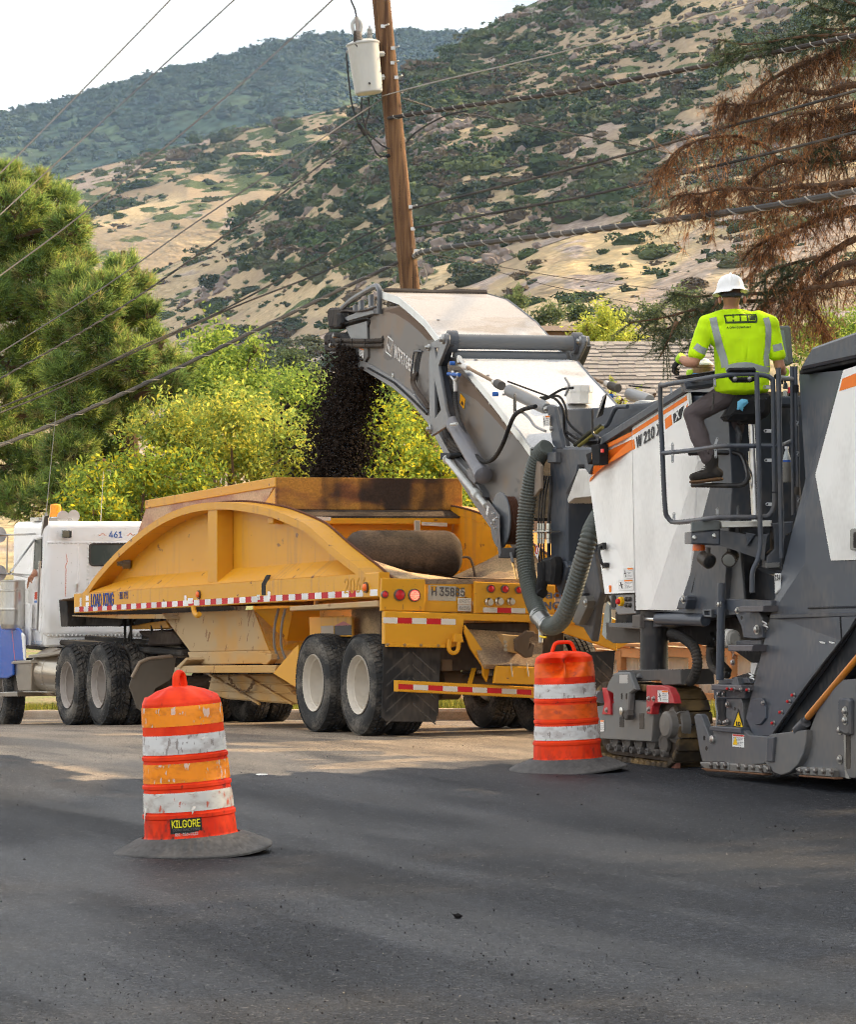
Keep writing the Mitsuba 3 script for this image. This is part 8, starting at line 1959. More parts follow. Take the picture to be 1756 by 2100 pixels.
def broad_tree(name,label,cat_,blobs,n,size,cols,seed,group=None,base=None,tr=0.09,clump=0.16,var=0.16):
 r = np.random.default_rng(seed)
 K = thing(name,label,cat_,group)
 cs = np.array([b[0] for b in blobs])
 c0 = cs.mean(0) if base is None else np.asarray(base,float)
 g = np.array([c0[0],c0[1],float(gz(c0[0],c0[1]))])
 top = np.array([cs[:,0].mean(),cs[:,1].mean(),cs[:,2].max()])
 fork = g * 0.55 + top * 0.45
 put('trunk', tube(smooth_path([g - [0, 0, 0.1], (g + fork) / 2 + [0.05, 0, 0], fork], 4), np.linspace(tr, tr * 0.6, 9), 8), 'bark', K)
 tw = []
 for c,rad in blobs:
  e = c + [0,0,rad[2] * 0.4]
  tw.append(tube(smooth_path([fork * 0.6 + g * 0.4,(fork + c) / 2 + r.normal(size=3) * 0.15,e],4),np.linspace(tr * 0.5,0.012,9),5))
  for q in range(5):
   d = unit(r,1)[0] * rad + c
   tw.append(tube(smooth_path([c - [0,0,rad[2] * 0.3],(c + d) / 2 + r.normal(size=3) * 0.08,d],3),np.linspace(0.02,0.005,7),4))
 put('branches', tw, 'bark', K)
 labels[f'{K}__branches'] = {'kind': 'stuff'}
 m,C = leaves(r,crown_points(r,blobs,n,clump),size,cols,var)
 k = put('crown', m, 'leaf', K, False, C)
 labels[k] = {'kind': 'stuff'}
 return K
YELLOW = [(0.55,0.53,0.10),(0.58,0.53,0.09),(0.42,0.48,0.11),(0.44,0.48,0.10),(0.30,0.39,0.10),(0.24,0.34,0.09)]
LIMEG = [(0.30,0.40,0.08),(0.38,0.45,0.08),(0.22,0.32,0.065),(0.16,0.25,0.06)]
GREEN = [(0.12,0.18,0.05),(0.16,0.22,0.06),(0.09,0.14,0.04),(0.20,0.24,0.07)]
MIXED = [(0.30,0.40,0.07),(0.44,0.46,0.06),(0.19,0.28,0.06),(0.60,0.52,0.04),(0.25,0.35,0.07)]
B = lambda Y,*q: [blob(*a,Y,dY) for a,dY in zip(q,np.resize([0,0.6,-0.5,1.0,-0.8,0.3],len(q)))]
broad_tree('yellow_shrub', 'tall yellow-leaved shrub rising behind the curved side of the trailer', 'shrub', B(52, (330, 880, 55, 45), (400, 870, 60, 45), (470, 855, 60, 45), (540, 880, 60, 50), (590, 915, 55, 55), (460, 920, 90, 50), (380, 935, 70, 45), (550, 960, 80, 45), (620, 960, 45, 50)), 19000, 0.046, YELLOW, 1)
broad_tree('yellow_shrub', 'greener lower shrub left of the yellow one, behind the white cab', 'shrub', B(50.5, (300, 960, 50, 40), (250, 1005, 60, 40), (200, 1000, 40, 35), (330, 1000, 60, 40), (200, 1045, 60, 40), (280, 1050, 60, 40), (390, 990, 70, 30), (180, 985, 25, 22)), 11000, 0.044, MIXED, 2)
broad_tree('leafy_tree', 'light green leafy tree between the pines and the falling millings', 'tree', B(68, (420, 715, 40, 40), (465, 745, 55, 45), (395, 770, 50, 50), (500, 790, 55, 45), (440, 810, 70, 45), (530, 830, 50, 40), (400, 850, 60, 40), (520, 720, 25, 25)), 15000, 0.05, LIMEG, 3, clump=0.2)
broad_tree('leafy_tree', 'pale green tree right behind the falling millings', 'tree', B(64, (580, 815, 45, 35), (630, 800, 40, 40), (615, 850, 55, 40), (590, 870, 60, 40), (660, 850, 40, 50)), 9000, 0.045, LIMEG, 4, clump=0.18)
broad_tree('yellow_shrub', 'mixed green and yellow shrub under the upper conveyor', 'shrub', B(54, (780, 860, 45, 50), (740, 900, 45, 70), (800, 920, 55, 55), (850, 890, 50, 50), (770, 970, 60, 50), (840, 970, 70, 50), (900, 960, 50, 55), (930, 1000, 60, 40), (700, 960, 40, 50), (975, 1040, 40, 40), (880, 1030, 60, 40)), 18000, 0.044, MIXED, 5)
broad_tree('leafy_tree', 'grey green tree behind the joint of the conveyor', 'tree', B(70, (800, 830, 45, 35), (860, 840, 50, 40), (760, 830, 40, 30)), 5000, 0.05, GREEN, 6, clump=0.2)
broad_tree('poplar_tree', 'tall yellow green tree above the shingled roof', 'tree', B(92, (1247, 662, 20, 32), (1238, 695, 40, 28), (1268, 700, 30, 30), (1242, 730, 50, 30)), 7000, 0.06, [(0.50, 0.54, 0.10), (0.44, 0.5, 0.10), (0.55, 0.54, 0.10), (0.36, 0.43, 0.09)], 7, clump=0.2)
broad_tree('poplar_tree', 'smaller yellow green tree left of the tall one above the roof', 'tree', B(92, (1206, 678, 13, 24), (1203, 705, 22, 25), (1205, 735, 25, 25), (1300, 708, 20, 12)), 3000, 0.06, [(0.48, 0.52, 0.10), (0.42, 0.48, 0.10), (0.5, 0.5, 0.09)], 8, clump=0.2)
broad_tree('leafy_tree', 'bright lime green tree behind the operator display', 'tree', B(74, (1660, 690, 50, 35), (1720, 670, 50, 35), (1690, 720, 60, 30), (1760, 700, 50, 50)), 6000, 0.05, LIMEG, 9, clump=0.2)
for i,(x,y,w) in enumerate(((1130,640,28),(1190,635,30),(1260,645,40),(1330,640,45),(1090,665,25),(600,735,22),(640,775,34),(690,800,30),(585,775,30),(1400,610,34),(1440,640,30),(1010,640,18),(1060,612,12),(545,760,20))):
 broad_tree('hill_foot_tree', 'grey green bushy tree standing at the foot of the hill', 'tree', B(330 + 5 * (i % 4), (x, y, w * 0.5, w * 0.4), (x + w * 0.4, y + 7, w * 0.45, w * 0.32), (x - w * 0.4, y + 8, w * 0.45, w * 0.3)), 1300, 0.2, [(0.085, 0.12, 0.055), (0.12, 0.155, 0.07)] if i % 3 else [(0.14, 0.19, 0.08), (0.17, 0.2, 0.09)], 20 + i, 'bushy trees at the foot of the hill', clump=0.5, tr=0.12)
broad_tree('garden_shrub', 'thin yellow green shoots in front of the shingled roof', 'shrub', B(44, (1253, 820, 8, 30), (1270, 830, 14, 16), (1310, 830, 6, 26), (1328, 832, 6, 22), (1262, 850, 20, 16)), 1100, 0.03, YELLOW, 40, clump=0.06)
for i,(s,t,h) in enumerate(((-9.5,6.0,11.5),(-15.5,6.6,12.5),(-22,6.2,12.0),(-29,6.5,12.0))):
 c = TF.w(s,t,0)
 bl = [(np.array([c[0],c[1],0]) + [dx,dy,z],np.array([1.9,1.9,1.5])) for dx,dy,z in ((0,0,h - 1.5),(1.3,0.8,h - 3),(-1.3,-0.8,h - 3.2),(1.0,-1.2,h - 4.6),(-1.1,1.2,h - 4.8),(0,0,h - 5.5),(1.6,0.3,h - 6.3),(-1.6,-0.2,h - 6.5))]
 broad_tree('street_tree', 'leafy street tree on the pavement to the right of the milling machine', 'tree', bl, 9000, 0.16, GREEN, 60 + i, 'street trees along the pavement', base=c, tr=0.2, clump=0.4)
def needle_tufts(r,c,axis,nn,length,width,cols,spread=0.9):
 n = len(c)
 d = axis[:,None] + r.normal(size=(n,nn,3)) * spread
 d /= np.linalg.norm(d,axis=2,keepdims=True)
 L = length * r.uniform(0.6,1.15,(n,nn,1))
 o = c[:,None] + axis[:,None] * r.uniform(-0.12,0.08,(n,nn,1))
 side = np.cross(d,unit(r,n * nn).reshape(n,nn,3))
 side /= np.linalg.norm(side,axis=2,keepdims=True)
 V = np.stack([o - side * width,o + side * width,o + d * L],2).reshape(-1,3)
 cols = np.asarray(cols)
 C = cols[r.integers(len(cols),size=n)][:,None] * r.uniform(0.65,1.25,(n,1,1)) * r.uniform(0.75,1.2,(n,nn,1))
 C = np.repeat(C.reshape(-1,3),3,0)
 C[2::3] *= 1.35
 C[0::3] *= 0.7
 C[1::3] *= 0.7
 return trimesh.Trimesh(V,np.arange(len(V)).reshape(-1,3),process=False),C
def pine(label,blobs,base,n,seed,cols):
 r = np.random.default_rng(seed)
 K = thing('pine_tree', label, 'pine tree')
 g = np.array([base[0],base[1],float(gz(base[0],base[1]))])
 top = max((b[0] for b in blobs),key=lambda c: c[2])
 tip = np.array([base[0],base[1],top[2] + 0.3])
 put('trunk', tube([g, g * 0.5 + tip * 0.5 + [0.1, 0, 0], tip], [0.3, 0.2, 0.04], 10), 'bark', K)
 lim = []
 for c,rad in blobs:
  f = np.clip((c[2] - 0.3 - g[2]) / (tip[2] - g[2]),0.1,0.97)
  a = g + (tip - g) * f
  lim.append(tube(smooth_path([a,(a + c) / 2 + [0,0,0.1],c + [0,0,0.1]],4),np.linspace(0.07,0.02,9),6))
  for q in range(9):
   e = c + unit(r,1)[0] * rad * 0.95
   lim.append(tube(smooth_path([c - [0,0,rad[2] * 0.3],(c + e) / 2 - [0,0,0.08],e],3),np.linspace(0.025,0.008,7),4))
 put('limbs', lim, 'bark', K)
 labels[f'{K}__limbs'] = {'kind': 'stuff'}
 vol = np.array([b[1].prod() ** (2 / 3) for b in blobs])
 cs,ax = [],[]
 for (c,rad),w in zip(blobs,vol / vol.sum()):
  m = int(n * w)
  d = unit(r,m)
  d[:,2] = np.abs(d[:,2]) * np.where(r.random(m) < 0.7,1,-1)
  u = r.uniform(0.3,1,(m,1)) ** 0.22
  lump = 0.42 + 1.1 * meshkit.fbm((c + d * rad) * 1.9,3,seed)[:,None]
  cs.append(c + d * rad * u * lump)
  a = d * 0.8 + [0,0,0.75]
  ax.append(a / np.linalg.norm(a,axis=1,keepdims=True))
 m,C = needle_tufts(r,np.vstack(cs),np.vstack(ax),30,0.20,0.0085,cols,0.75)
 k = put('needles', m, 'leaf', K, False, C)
 labels[k] = {'kind': 'stuff'}
PINE = [(0.27,0.37,0.10),(0.21,0.32,0.095),(0.37,0.44,0.11),(0.17,0.26,0.085),(0.37,0.35,0.14),(0.27,0.37,0.10)]
pine('tall pine tree at the left edge of the view', B(57, (5, 375, 40, 40), (75, 385, 35, 28), (30, 430, 70, 45), (110, 420, 50, 35), (140, 470, 45, 40), (60, 490, 80, 50), (165, 480, 22, 25), (10, 545, 60, 45), (90, 560, 70, 40), (120, 520, 40, 30), (-30, 620, 70, 50), (40, 640, 55, 35), (15, 740, 60, 50), (70, 790, 55, 40), (-20, 830, 60, 60), (50, 860, 60, 45), (110, 850, 45, 40), (20, 940, 70, 50), (90, 950, 60, 45), (-20, 1020, 60, 50), (60, 1030, 70, 45), (150, 540, 50, 40), (100, 620, 55, 40), (60, 700, 60, 30), (130, 600, 50, 45)), (-7.6, 57.5), 3300, 71, PINE)
pine('second pine tree with a rounded crown right of the tall one', B(55, (235, 560, 22, 26), (268, 548, 14, 24), (222, 600, 45, 35), (285, 590, 32, 28), (180, 640, 55, 40), (250, 640, 55, 38), (305, 640, 18, 26), (300, 690, 30, 28), (200, 700, 60, 40), (130, 690, 45, 35), (270, 740, 50, 36), (330, 740, 38, 28), (325, 700, 14, 18), (210, 790, 65, 45), (140, 770, 50, 40), (300, 800, 55, 40), (350, 790, 32, 28), (380, 760, 20, 22), (180, 860, 60, 45), (250, 850, 55, 40), (140, 930, 55, 45), (200, 930, 50, 40), (130, 1010, 55, 40), (170, 1060, 60, 35), (160, 590, 45, 40), (200, 660, 55, 40), (150, 830, 60, 45)), (-5.0, 56.0), 3300, 72, PINE)
SPY = 44.0
zS = lambda x,y: (1287.3 + 0.3382 * x,0.3382 * y)
S3 = lambda x,y,dY=0.0: P(*zS(x,y),SPY + dY)
SP = thing('spruce_tree', 'half-dead spruce with brown drooping branches at the right edge', 'spruce tree')
tx = (1850 - CX) / FPX * SPY
put('trunk', tube([[tx, SPY + 0.3, float(gz(tx, SPY))], [tx, SPY + 0.3, 6], [tx + 0.1, SPY + 0.3, 13.5]], [0.36, 0.27, 0.05], 12), 'bark', SP)
r5 = np.random.default_rng(81)
DB = [[(1660,330),(1386,300),(1150,360),(950,440),(800,540),(690,700)],[(1660,200),(1386,250),(1200,330),(1000,430),(880,600)],[(1660,500),(1386,520),(1200,560),(1000,560),(800,620),(640,640),(540,640)],[(1660,600),(1386,630),(1200,680),(1050,690),(850,760)],
 [(1660,680),(1386,700),(1220,740),(1060,765),(900,790)],[(1660,900),(1386,950),(1150,985),(930,985),(780,1060),(700,1150)],[(930,985),(800,880),(680,840),(560,830),(400,865),(290,930),(220,1020),(170,1150)],[(1660,1080),(1386,1110),(1100,1130),(880,1150),(650,1150),(450,1180),(270,1180)],
 [(650,1150),(520,1200),(400,1230),(280,1330)],[(1660,1200),(1386,1260),(1200,1310),(1090,1360),(980,1400),(850,1450),(730,1540)],[(980,1400),(860,1500),(800,1590),(740,1700)],[(1660,1380),(1386,1450),(1230,1540),(1130,1600),(980,1720),(860,1830),(800,1900)],
 [(1660,1700),(1386,1710),(1200,1735),(1060,1750),(960,1860),(900,1960)],[(1660,780),(1386,800),(1230,860),(1100,930)],[(1660,1560),(1386,1590),(1200,1660),(1090,1820),(1180,1960),(1210,2040)],[(1386,1110),(1250,1200),(1100,1240),(900,1260),(760,1300)]]
tw_o,tw_d,tw_l = [],[],[]
for i,b in enumerate(DB):
 dy = r5.uniform(-1.0,0.8)
 pth = smooth_path([S3(x,y,dy * min(1,0.3 + j * 0.2)) for j,(x,y) in enumerate(b)],8)
 pth = pth + (meshkit.fbm(pth * 3.0,3,i)[:,None] - 0.5) * [0.06,0.1,0.12]
 nP = len(pth)
 put('branch', tube(pth, np.linspace(0.055 if b[0][0] > 1300 else 0.03, 0.008, nP), 7), 'bark', SP)
 L = np.linalg.norm(np.diff(pth,axis=0),axis=1).sum()
 for q in range(int(L * 54)):
  u = r5.uniform(0.12,1.0) * (nP - 1.01)
  o = pth[int(u)] * (1 - u % 1) + pth[int(u) + 1] * (u % 1)
  t = pth[min(int(u) + 1,nP - 1)] - pth[int(u)]
  t /= np.linalg.norm(t)
  tw_o.append(o)
  tw_d.append(t * r5.uniform(-0.3,0.8) + unit(r5,1)[0] * 0.8 + [0,0,-0.25])
  tw_l.append(r5.uniform(0.15,0.55) * (1.0 if u < nP * 0.8 else 0.7))
tw_o,tw_d,tw_l = np.array(tw_o),np.array(tw_d),np.array(tw_l)
tw_d /= np.linalg.norm(tw_d,axis=1,keepdims=True)
Vt,Ct = [],[]
def strips(o,d,l,w,droop,n,col):
 m = len(o)
 u = np.linspace(0,1,n)
 p = o[:,None] + d[:,None] * (l[:,None,None] * u[None,:,None]) + np.array([0,0,-1.0]) * (droop * l[:,None,None] * (u ** 2)[None,:,None])
 for ax in ([1.0,0,0],[0,1.0,0]):
  sd = np.array(ax) * w[:,None,None] * (1 - 0.8 * u)[None,:,None]
  a,b = p - sd,p + sd
  q = np.stack([a[:,:-1],b[:,:-1],b[:,1:],a[:,:-1],b[:,1:],a[:,1:]],2).reshape(-1,3)
  Vt.append(q)
  Ct.append(np.repeat(col,(n - 1) * 6,0))
 return p
colA = np.array([0.165,0.10,0.065]) * r5.uniform(0.5,1.5,(len(tw_o),1)) + np.array([0.12,0.05,0.01]) * (r5.random((len(tw_o),1)) > 0.75)
pp = strips(tw_o,tw_d,tw_l,np.full(len(tw_o),0.0075),0.28,5,colA)
k = 15
o2 = np.repeat(tw_o,k,0)
idx = r5.integers(1,5,len(o2))
o2 = pp[np.repeat(np.arange(len(tw_o)),k),idx]
d2 = unit(r5,len(o2)) * 1.1 + np.repeat(tw_d,k,0) * 0.5 + [0,0,-0.2]
d2 /= np.linalg.norm(d2,axis=1,keepdims=True)
col2 = np.repeat(colA,k,0) * r5.uniform(0.6,1.6,(len(o2),1)) + np.array([0.11,0.05,0.012]) * (r5.random((len(o2),1)) > 0.8)
strips(o2,d2,r5.uniform(0.06,0.2,len(o2)),np.full(len(o2),0.0046),0.12,3,col2)
Vt,Ct = np.vstack(Vt),np.vstack(Ct)
k = put('dead_twigs', trimesh.Trimesh(Vt, np.arange(len(Vt)).reshape(-1, 3), process=False), 'leaf', SP, False, Ct, 'brown dead twigs hanging from the branches')
labels[k]['kind'] = 'stuff'
cs,ax = [],[]
GB = [[(1660,60),(1386,100),(1200,60),(1080,10)],[(1660,120),(1386,170),(1230,180),(1120,150)],[(1660,10),(1386,30),(1250,-40),(1100,-30)],[(1660,180),(1386,210),(1100,220),(900,250),(700,270),(545,240)],[(1200,230),(1000,280),(800,300),(640,330),(560,330)],
 [(1100,1760),(800,1780),(560,1790),(380,1800),(250,1770)],[(900,1830),(600,1830),(400,1880),(200,1930),(0,1960)],[(600,1850),(420,1900),(250,1990),(120,2010)],[(560,1800),(500,1900),(440,2000),(400,2120)],[(300,1950),(260,2040),(200,2160)],[(1150,1560),(1000,1600),(880,1640),(820,1720)],[(1060,1650),(930,1700),(860,1760)],[(1386,740),(1300,720),(1386,730)],[(1300,900),(1200,900),(1130,920)]]
for i,b in enumerate(GB):
 dy = r5.uniform(-0.8,0.5)
 pth = smooth_path([S3(x,y,dy) for x,y in b],8)
 put('branch', tube(pth, np.linspace(0.03, 0.008, len(pth)), 6), 'bark', SP)
 L = np.linalg.norm(np.diff(pth,axis=0),axis=1).sum()
 for q in range(int(L * 26) + 6):
  u = r5.uniform(0.05,1.0) * (len(pth) - 1.01)
  o = pth[int(u)] * (1 - u % 1) + pth[int(u) + 1] * (u % 1)
  d = unit(r5,1)[0] * [0.7,0.7,0.4] + [-0.25,0,-0.25 - 0.5 * (r5.random() < 0.4)]
  d /= np.linalg.norm(d)
  l = r5.uniform(0.12,0.42)
  for f in np.arange(0,l,0.035):
   cs.append(o + d * f + [0,0,-0.5 * f * f])
   ax.append(d)
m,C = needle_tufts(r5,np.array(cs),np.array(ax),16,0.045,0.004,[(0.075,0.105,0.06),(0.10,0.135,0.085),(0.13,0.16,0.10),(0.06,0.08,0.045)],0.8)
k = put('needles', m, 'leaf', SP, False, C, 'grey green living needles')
labels[k]['kind'] = 'stuff'
# --- utility pole,transformer,lines
def pole_color(p,n,uv):
 g = fbm(p.x * 30,p.y * 30,p.z * 1.1,4)
 k = fbm(p.x * 8,p.y * 8,p.z * 0.7 + 5,3)
 crack = smoothstep(0.70,0.76,fbm(p.x * 45,p.y * 45,p.z * 0.8,3))
 c = mix(mi.Color3f(0.075,0.04,0.024),mi.Color3f(0.22,0.125,0.065),smoothstep(0.3,0.7,g * 0.6 + k * 0.4))
 return mix(c,mi.Color3f(0.03,0.018,0.012),0.8 * crack)
tex('pole_wood', pole_color, 0.85, 0, 0.2)
YP = 56.0
pax = lambda y: 782 + 0.1 * y
PL = thing('utility_pole', 'leaning brown wooden utility pole behind the conveyor head', 'pole')
put('shaft', tube([P(pax(y), y, YP) for y in (1450, 1000, 600, 200, 0, -140)], np.array([0.185, 0.175, 0.163, 0.152, 0.147, 0.143]), 20), 'pole_wood', PL)
for y,dx in ((100,14),(130,10),(160,15),(425,18),(470,18),(515,20),(55,-2)):
 o = P(pax(y) + dx,y,YP - 0.14)
 put('pole_bolt', cat(cbox(o[0] - 0.035, o[0] + 0.035, o[1] - 0.03, o[1], o[2] - 0.03, o[2] + 0.03, 0.004), rod(o, o + [0.10, -0.05, 0.03], 0.014, 6)), 'metal', PL, 30, (0.5, 0.5, 0.48))
put('wire_clip', tube(smooth_path([P(866, 540, YP - 0.1), P(876, 570, YP - 0.1), P(866, 585, YP - 0.1), P(860, 560, YP - 0.1), P(872, 540, YP - 0.1)], 4), 0.012, 5), 'matte', PL, 30, (0.25, 0.24, 0.22))
put('ground_wire', tube([P(pax(y) + 18.5, y, YP - 0.04) for y in range(420, 640, 30)], 0.008, 5), 'metal', PL, 30, (0.3, 0.28, 0.25))
TRF = thing('pole_transformer', 'pale grey pole-mounted transformer can near the top of the pole', 'transformer')
YT = 55.75
ta_,tb_ = P(757,193,YT),P(744,90,YT)
HT_ = np.linalg.norm(tb_ - ta_)
put('tank', lathe([(0, 0.05), (0.0, 0.20), (0.02, 0.225), (0.04, 0.23), (HT_ - 0.06, 0.258), (HT_ - 0.02, 0.268), (HT_, 0.272), (HT_ + 0.015, 0.26), (HT_ + 0.05, 0.18), (HT_ + 0.075, 0.02)], ta_, tb_, 36), 'clean', TRF, 30, (0.50, 0.51, 0.49))
put('lid_band', lathe([(HT_ - 0.03, 0.272), (HT_ - 0.02, 0.282), (HT_, 0.282), (HT_ + 0.005, 0.27)], ta_, tb_, 36, False, False), 'clean', TRF, 30, (0.42, 0.43, 0.42))
for x,y0,y1 in ((759,84,58),):
 a,b = P(x,y0,YT),P(x - 1,y1,YT)
 put('bushing', lathe([(i * 0.022 + j * 0.011, 0.05 if j else 0.032) for i in range(9) for j in (0, 1)] + [(0.2, 0.02), (0.24, 0.015)], a, a + (b - a), 16), 'clean', TRF, 30, (0.42, 0.43, 0.42))
a,b = P(738,90,YT - 0.2),P(731,42,YT - 0.2)
put('cutout', cat(lathe([(i * 0.024 + j * 0.012, 0.06 if j else 0.04) for i in range(6) for j in (0, 1)], a + (b - a) * 0.15, b, 14), rod(a + (b - a) * 0.5, b + [0.0, 0, 0.05], 0.035, 10)), 'clean', TRF, 30, (0.34, 0.30, 0.27))
put('cutout_top', tube(smooth_path([P(x, y, YT - 0.2) for x, y in ((726, 70), (723, 50), (732, 40), (741, 52), (738, 72))], 4), 0.03, 8), 'clean', TRF, 30, (0.45, 0.46, 0.45))
put('cutout_arm', tube([P(x, y, YT - 0.22) for x, y in ((728, 64), (728, 88), (737, 102))], 0.022, 8), 'matte', TRF, 30, (0.06, 0.055, 0.05))
for y in (112,160):
 put('bracket', tube([P(770, y, YT), P(786, y - 1, YT + 0.1)], 0.05, 6), 'clean', TRF, 30, (0.42, 0.43, 0.42))
o = P(758,172,YT - 0.25)
put('drain_tap', rod(o, o + [0, -0.04, 0], 0.02, 8), 'matte', TRF, 30, (0.06, 0.06, 0.06))
put('side_terminal', rod(P(710, 107, YT), P(722, 107, YT), 0.03, 8), 'clean', TRF, 30, (0.4, 0.4, 0.4))
def line(name, label, pts, Ys, r, c=(0.035, 0.034, 0.033), sub=10, cat_='cable', group=None, twist=0, bs='matte'):
 pts = np.asarray(pts,float)
 Y = np.interp(np.linspace(0,1,len(pts)),np.linspace(0,1,len(Ys)),Ys)
 q = smooth_path([P(x,y,yy) for (x,y),yy in zip(pts,Y)],sub)
 K = thing(name,label,cat_,group)
 put('conductor', tube(q, r, 7), bs, K, 40, c)
 if twist:
  d = np.concatenate([[0],np.cumsum(np.linalg.norm(np.diff(q,axis=0),axis=1))])
  u = np.arange(0,d[-1],twist / 6)
  g = np.stack([np.interp(u,d,q[:,i]) for i in range(3)],1)
  t = np.gradient(g,axis=0)
  t /= np.linalg.norm(t,axis=1,keepdims=True)
  x = np.cross(t,[0,0,1.0])
  x /= np.linalg.norm(x,axis=1,keepdims=True)
  y = np.cross(t,x)
  a = u / twist * 2 * np.pi
  put('lashing_wire', tube(g + (x * np.cos(a)[:, None] + y * np.sin(a)[:, None]) * r * 1.15, r * 0.28, 4), bs, K, 40, (0.22, 0.21, 0.19))
 return K
GREYW = (0.13,0.12,0.115)
line('power_line', 'leftmost of three bare power lines crossing the white sky', [(520, -180), (350, 0), (150, 205), (0, 356), (-60, 415)], (56, 53, 50), 0.011, GREYW)
line('power_line', 'middle of three bare power lines crossing the white sky', [(660, -165), (481, 0), (240, 222), (90, 358), (0, 441), (-60, 495)], (56, 53, 50), 0.011, GREYW)
line('power_line', 'rightmost of three bare power lines crossing the sky toward the pine', [(790, -105), (683, 0), (500, 168), (300, 334), (130, 470), (0, 566), (-60, 612)], (56, 53, 50), 0.012, GREYW)
line('neutral_wire', 'thin grey wire running left from below the transformer', [(790, 200), (700, 258), (622, 311), (400, 458), (200, 598), (0, 724), (-60, 760)], (56, 53, 50), 0.010, GREYW)
line('service_cable', 'twisted black cable running left from the transformer leads', [(742, 278), (666, 333), (500, 455), (300, 597), (150, 692), (0, 777), (-60, 812)], (56, 53, 50), 0.014, (0.03, 0.03, 0.03), twist=0.25)
line('phone_cable', 'upper of two black cables meeting over the pines', [(806, 455), (666, 525), (450, 640), (300, 706), (180, 763), (0, 836), (-60, 858)], (56, 53, 50), 0.014)
line('phone_cable', 'lower of two black cables meeting over the pines', [(812, 487), (666, 557), (500, 622), (356, 686), (235, 741), (100, 806), (0, 847), (-60, 870)], (56, 53, 50), 0.014)
line('phone_cable', 'thick black cable sagging left in front of the pines', [(820, 537), (666, 610), (500, 690), (300, 786), (120, 866), (0, 914), (-60, 938)], (56, 53, 50), 0.030, (0.055, 0.054, 0.053), twist=0.5)
line('neutral_wire', 'thin pale wire rising right from the pole to the top of the view', [(783, 198), (900, 167), (1080, 125), (1332, 63), (1567, 0), (1700, -38)], (56, 47, 38), 0.010, (0.30, 0.28, 0.25))
line('lashed_cable', 'wrapped black cable rising right above the dead spruce', [(792, 244), (950, 219), (1130, 194), (1332, 157), (1550, 116), (1756, 74), (1850, 55)], (56, 47, 38), 0.033, (0.035, 0.03, 0.028), twist=0.42)
line('service_cable', 'twisted service cable hanging from the pole towards the spruce', [(824, 202), (870, 216), (913, 229), (1000, 241), (1160, 272), (1332, 305), (1380, 316), (1440, 325)], (55.8, 58, 60), 0.013, (0.05, 0.05, 0.05), twist=0.25)
line('phone_cable', 'thin black cable rising right from the middle of the pole', [(844, 428), (905, 413), (1020, 385), (1200, 340), (1332, 305), (1550, 245), (1756, 187), (1850, 160)], (56, 47, 38), 0.019)
line('phone_cable', 'second thin black cable rising right just below it', [(848, 468), (905, 458), (1020, 436), (1200, 403), (1332, 373), (1550, 322), (1756, 272), (1850, 248)], (56, 47, 38), 0.019)
line('phone_cable', 'thick grey cable bundle rising right across the dead spruce', [(848, 527), (870, 517), (950, 504), (1100, 486), (1200, 474), (1332, 457), (1550, 428), (1756, 393), (1850, 376)], (56, 47, 38), 0.042, (0.06, 0.06, 0.06), twist=0.6)
line('drop_wire', 'very thin wire falling right from the pole over the tan slope', [(884, 522), (1000, 543), (1160, 570), (1332, 591), (1440, 603)], (56, 60, 64), 0.007)
line('drop_wire', 'thinnest wire below it ending above the house roof', [(900, 530), (1000, 552), (1130, 587), (1300, 622), (1420, 640)], (56, 60, 64), 0.006)
for nm, lb, pts in (('transformer_lead', 'black lead looping from the transformer side to the splice', [(710, 110), (716, 170), (722, 215), (735, 255), (750, 278)]), ('transformer_lead', 'left inner lead under the transformer', [(742, 200), (742, 235), (752, 268)]), ('transformer_lead', 'right inner lead under the transformer', [(756, 200), (757, 230), (750, 262), (760, 282)]), ('transformer_lead', 'lead looping below the splices to the pole', [(752, 280), (764, 300), (775, 318), (792, 322), (800, 319)]), ('transformer_lead', 'upper lead joining the splice to the pole', [(760, 280), (775, 292), (785, 300), (800, 306)]), ('transformer_lead', 'thin lead rising from the cutout above the transformer', [(732, 42), (728, 20), (720, 0), (716, -30)]), ('transformer_lead', 'black lead curving from the pole to the hanging service cable', [(832, 295), (850, 275), (880, 255), (920, 236), (960, 228)])):
 K = line(nm,lb,pts,(YT,YT),0.013,(0.03,0.03,0.03),5)
 if 'splice' in lb and 'loop' in lb:
  put('splice', rod(P(pts[-2][0], pts[-2][1], YT), P(pts[-1][0], pts[-1][1], YT), 0.03, 8), 'matte', K, 40, BLK)
OM = thing('cable_marker', 'orange cable marker clipped round the thick cable by the pole', 'marker')
put('tube', cat(rod(P(886, 514, 55.3), P(903, 509, 55.2), 0.035, 10), rod(P(890, 517, 55.3), P(905, 513, 55.2), 0.02, 10)), 'print', OM, 30, (0.75, 0.12, 0.03))
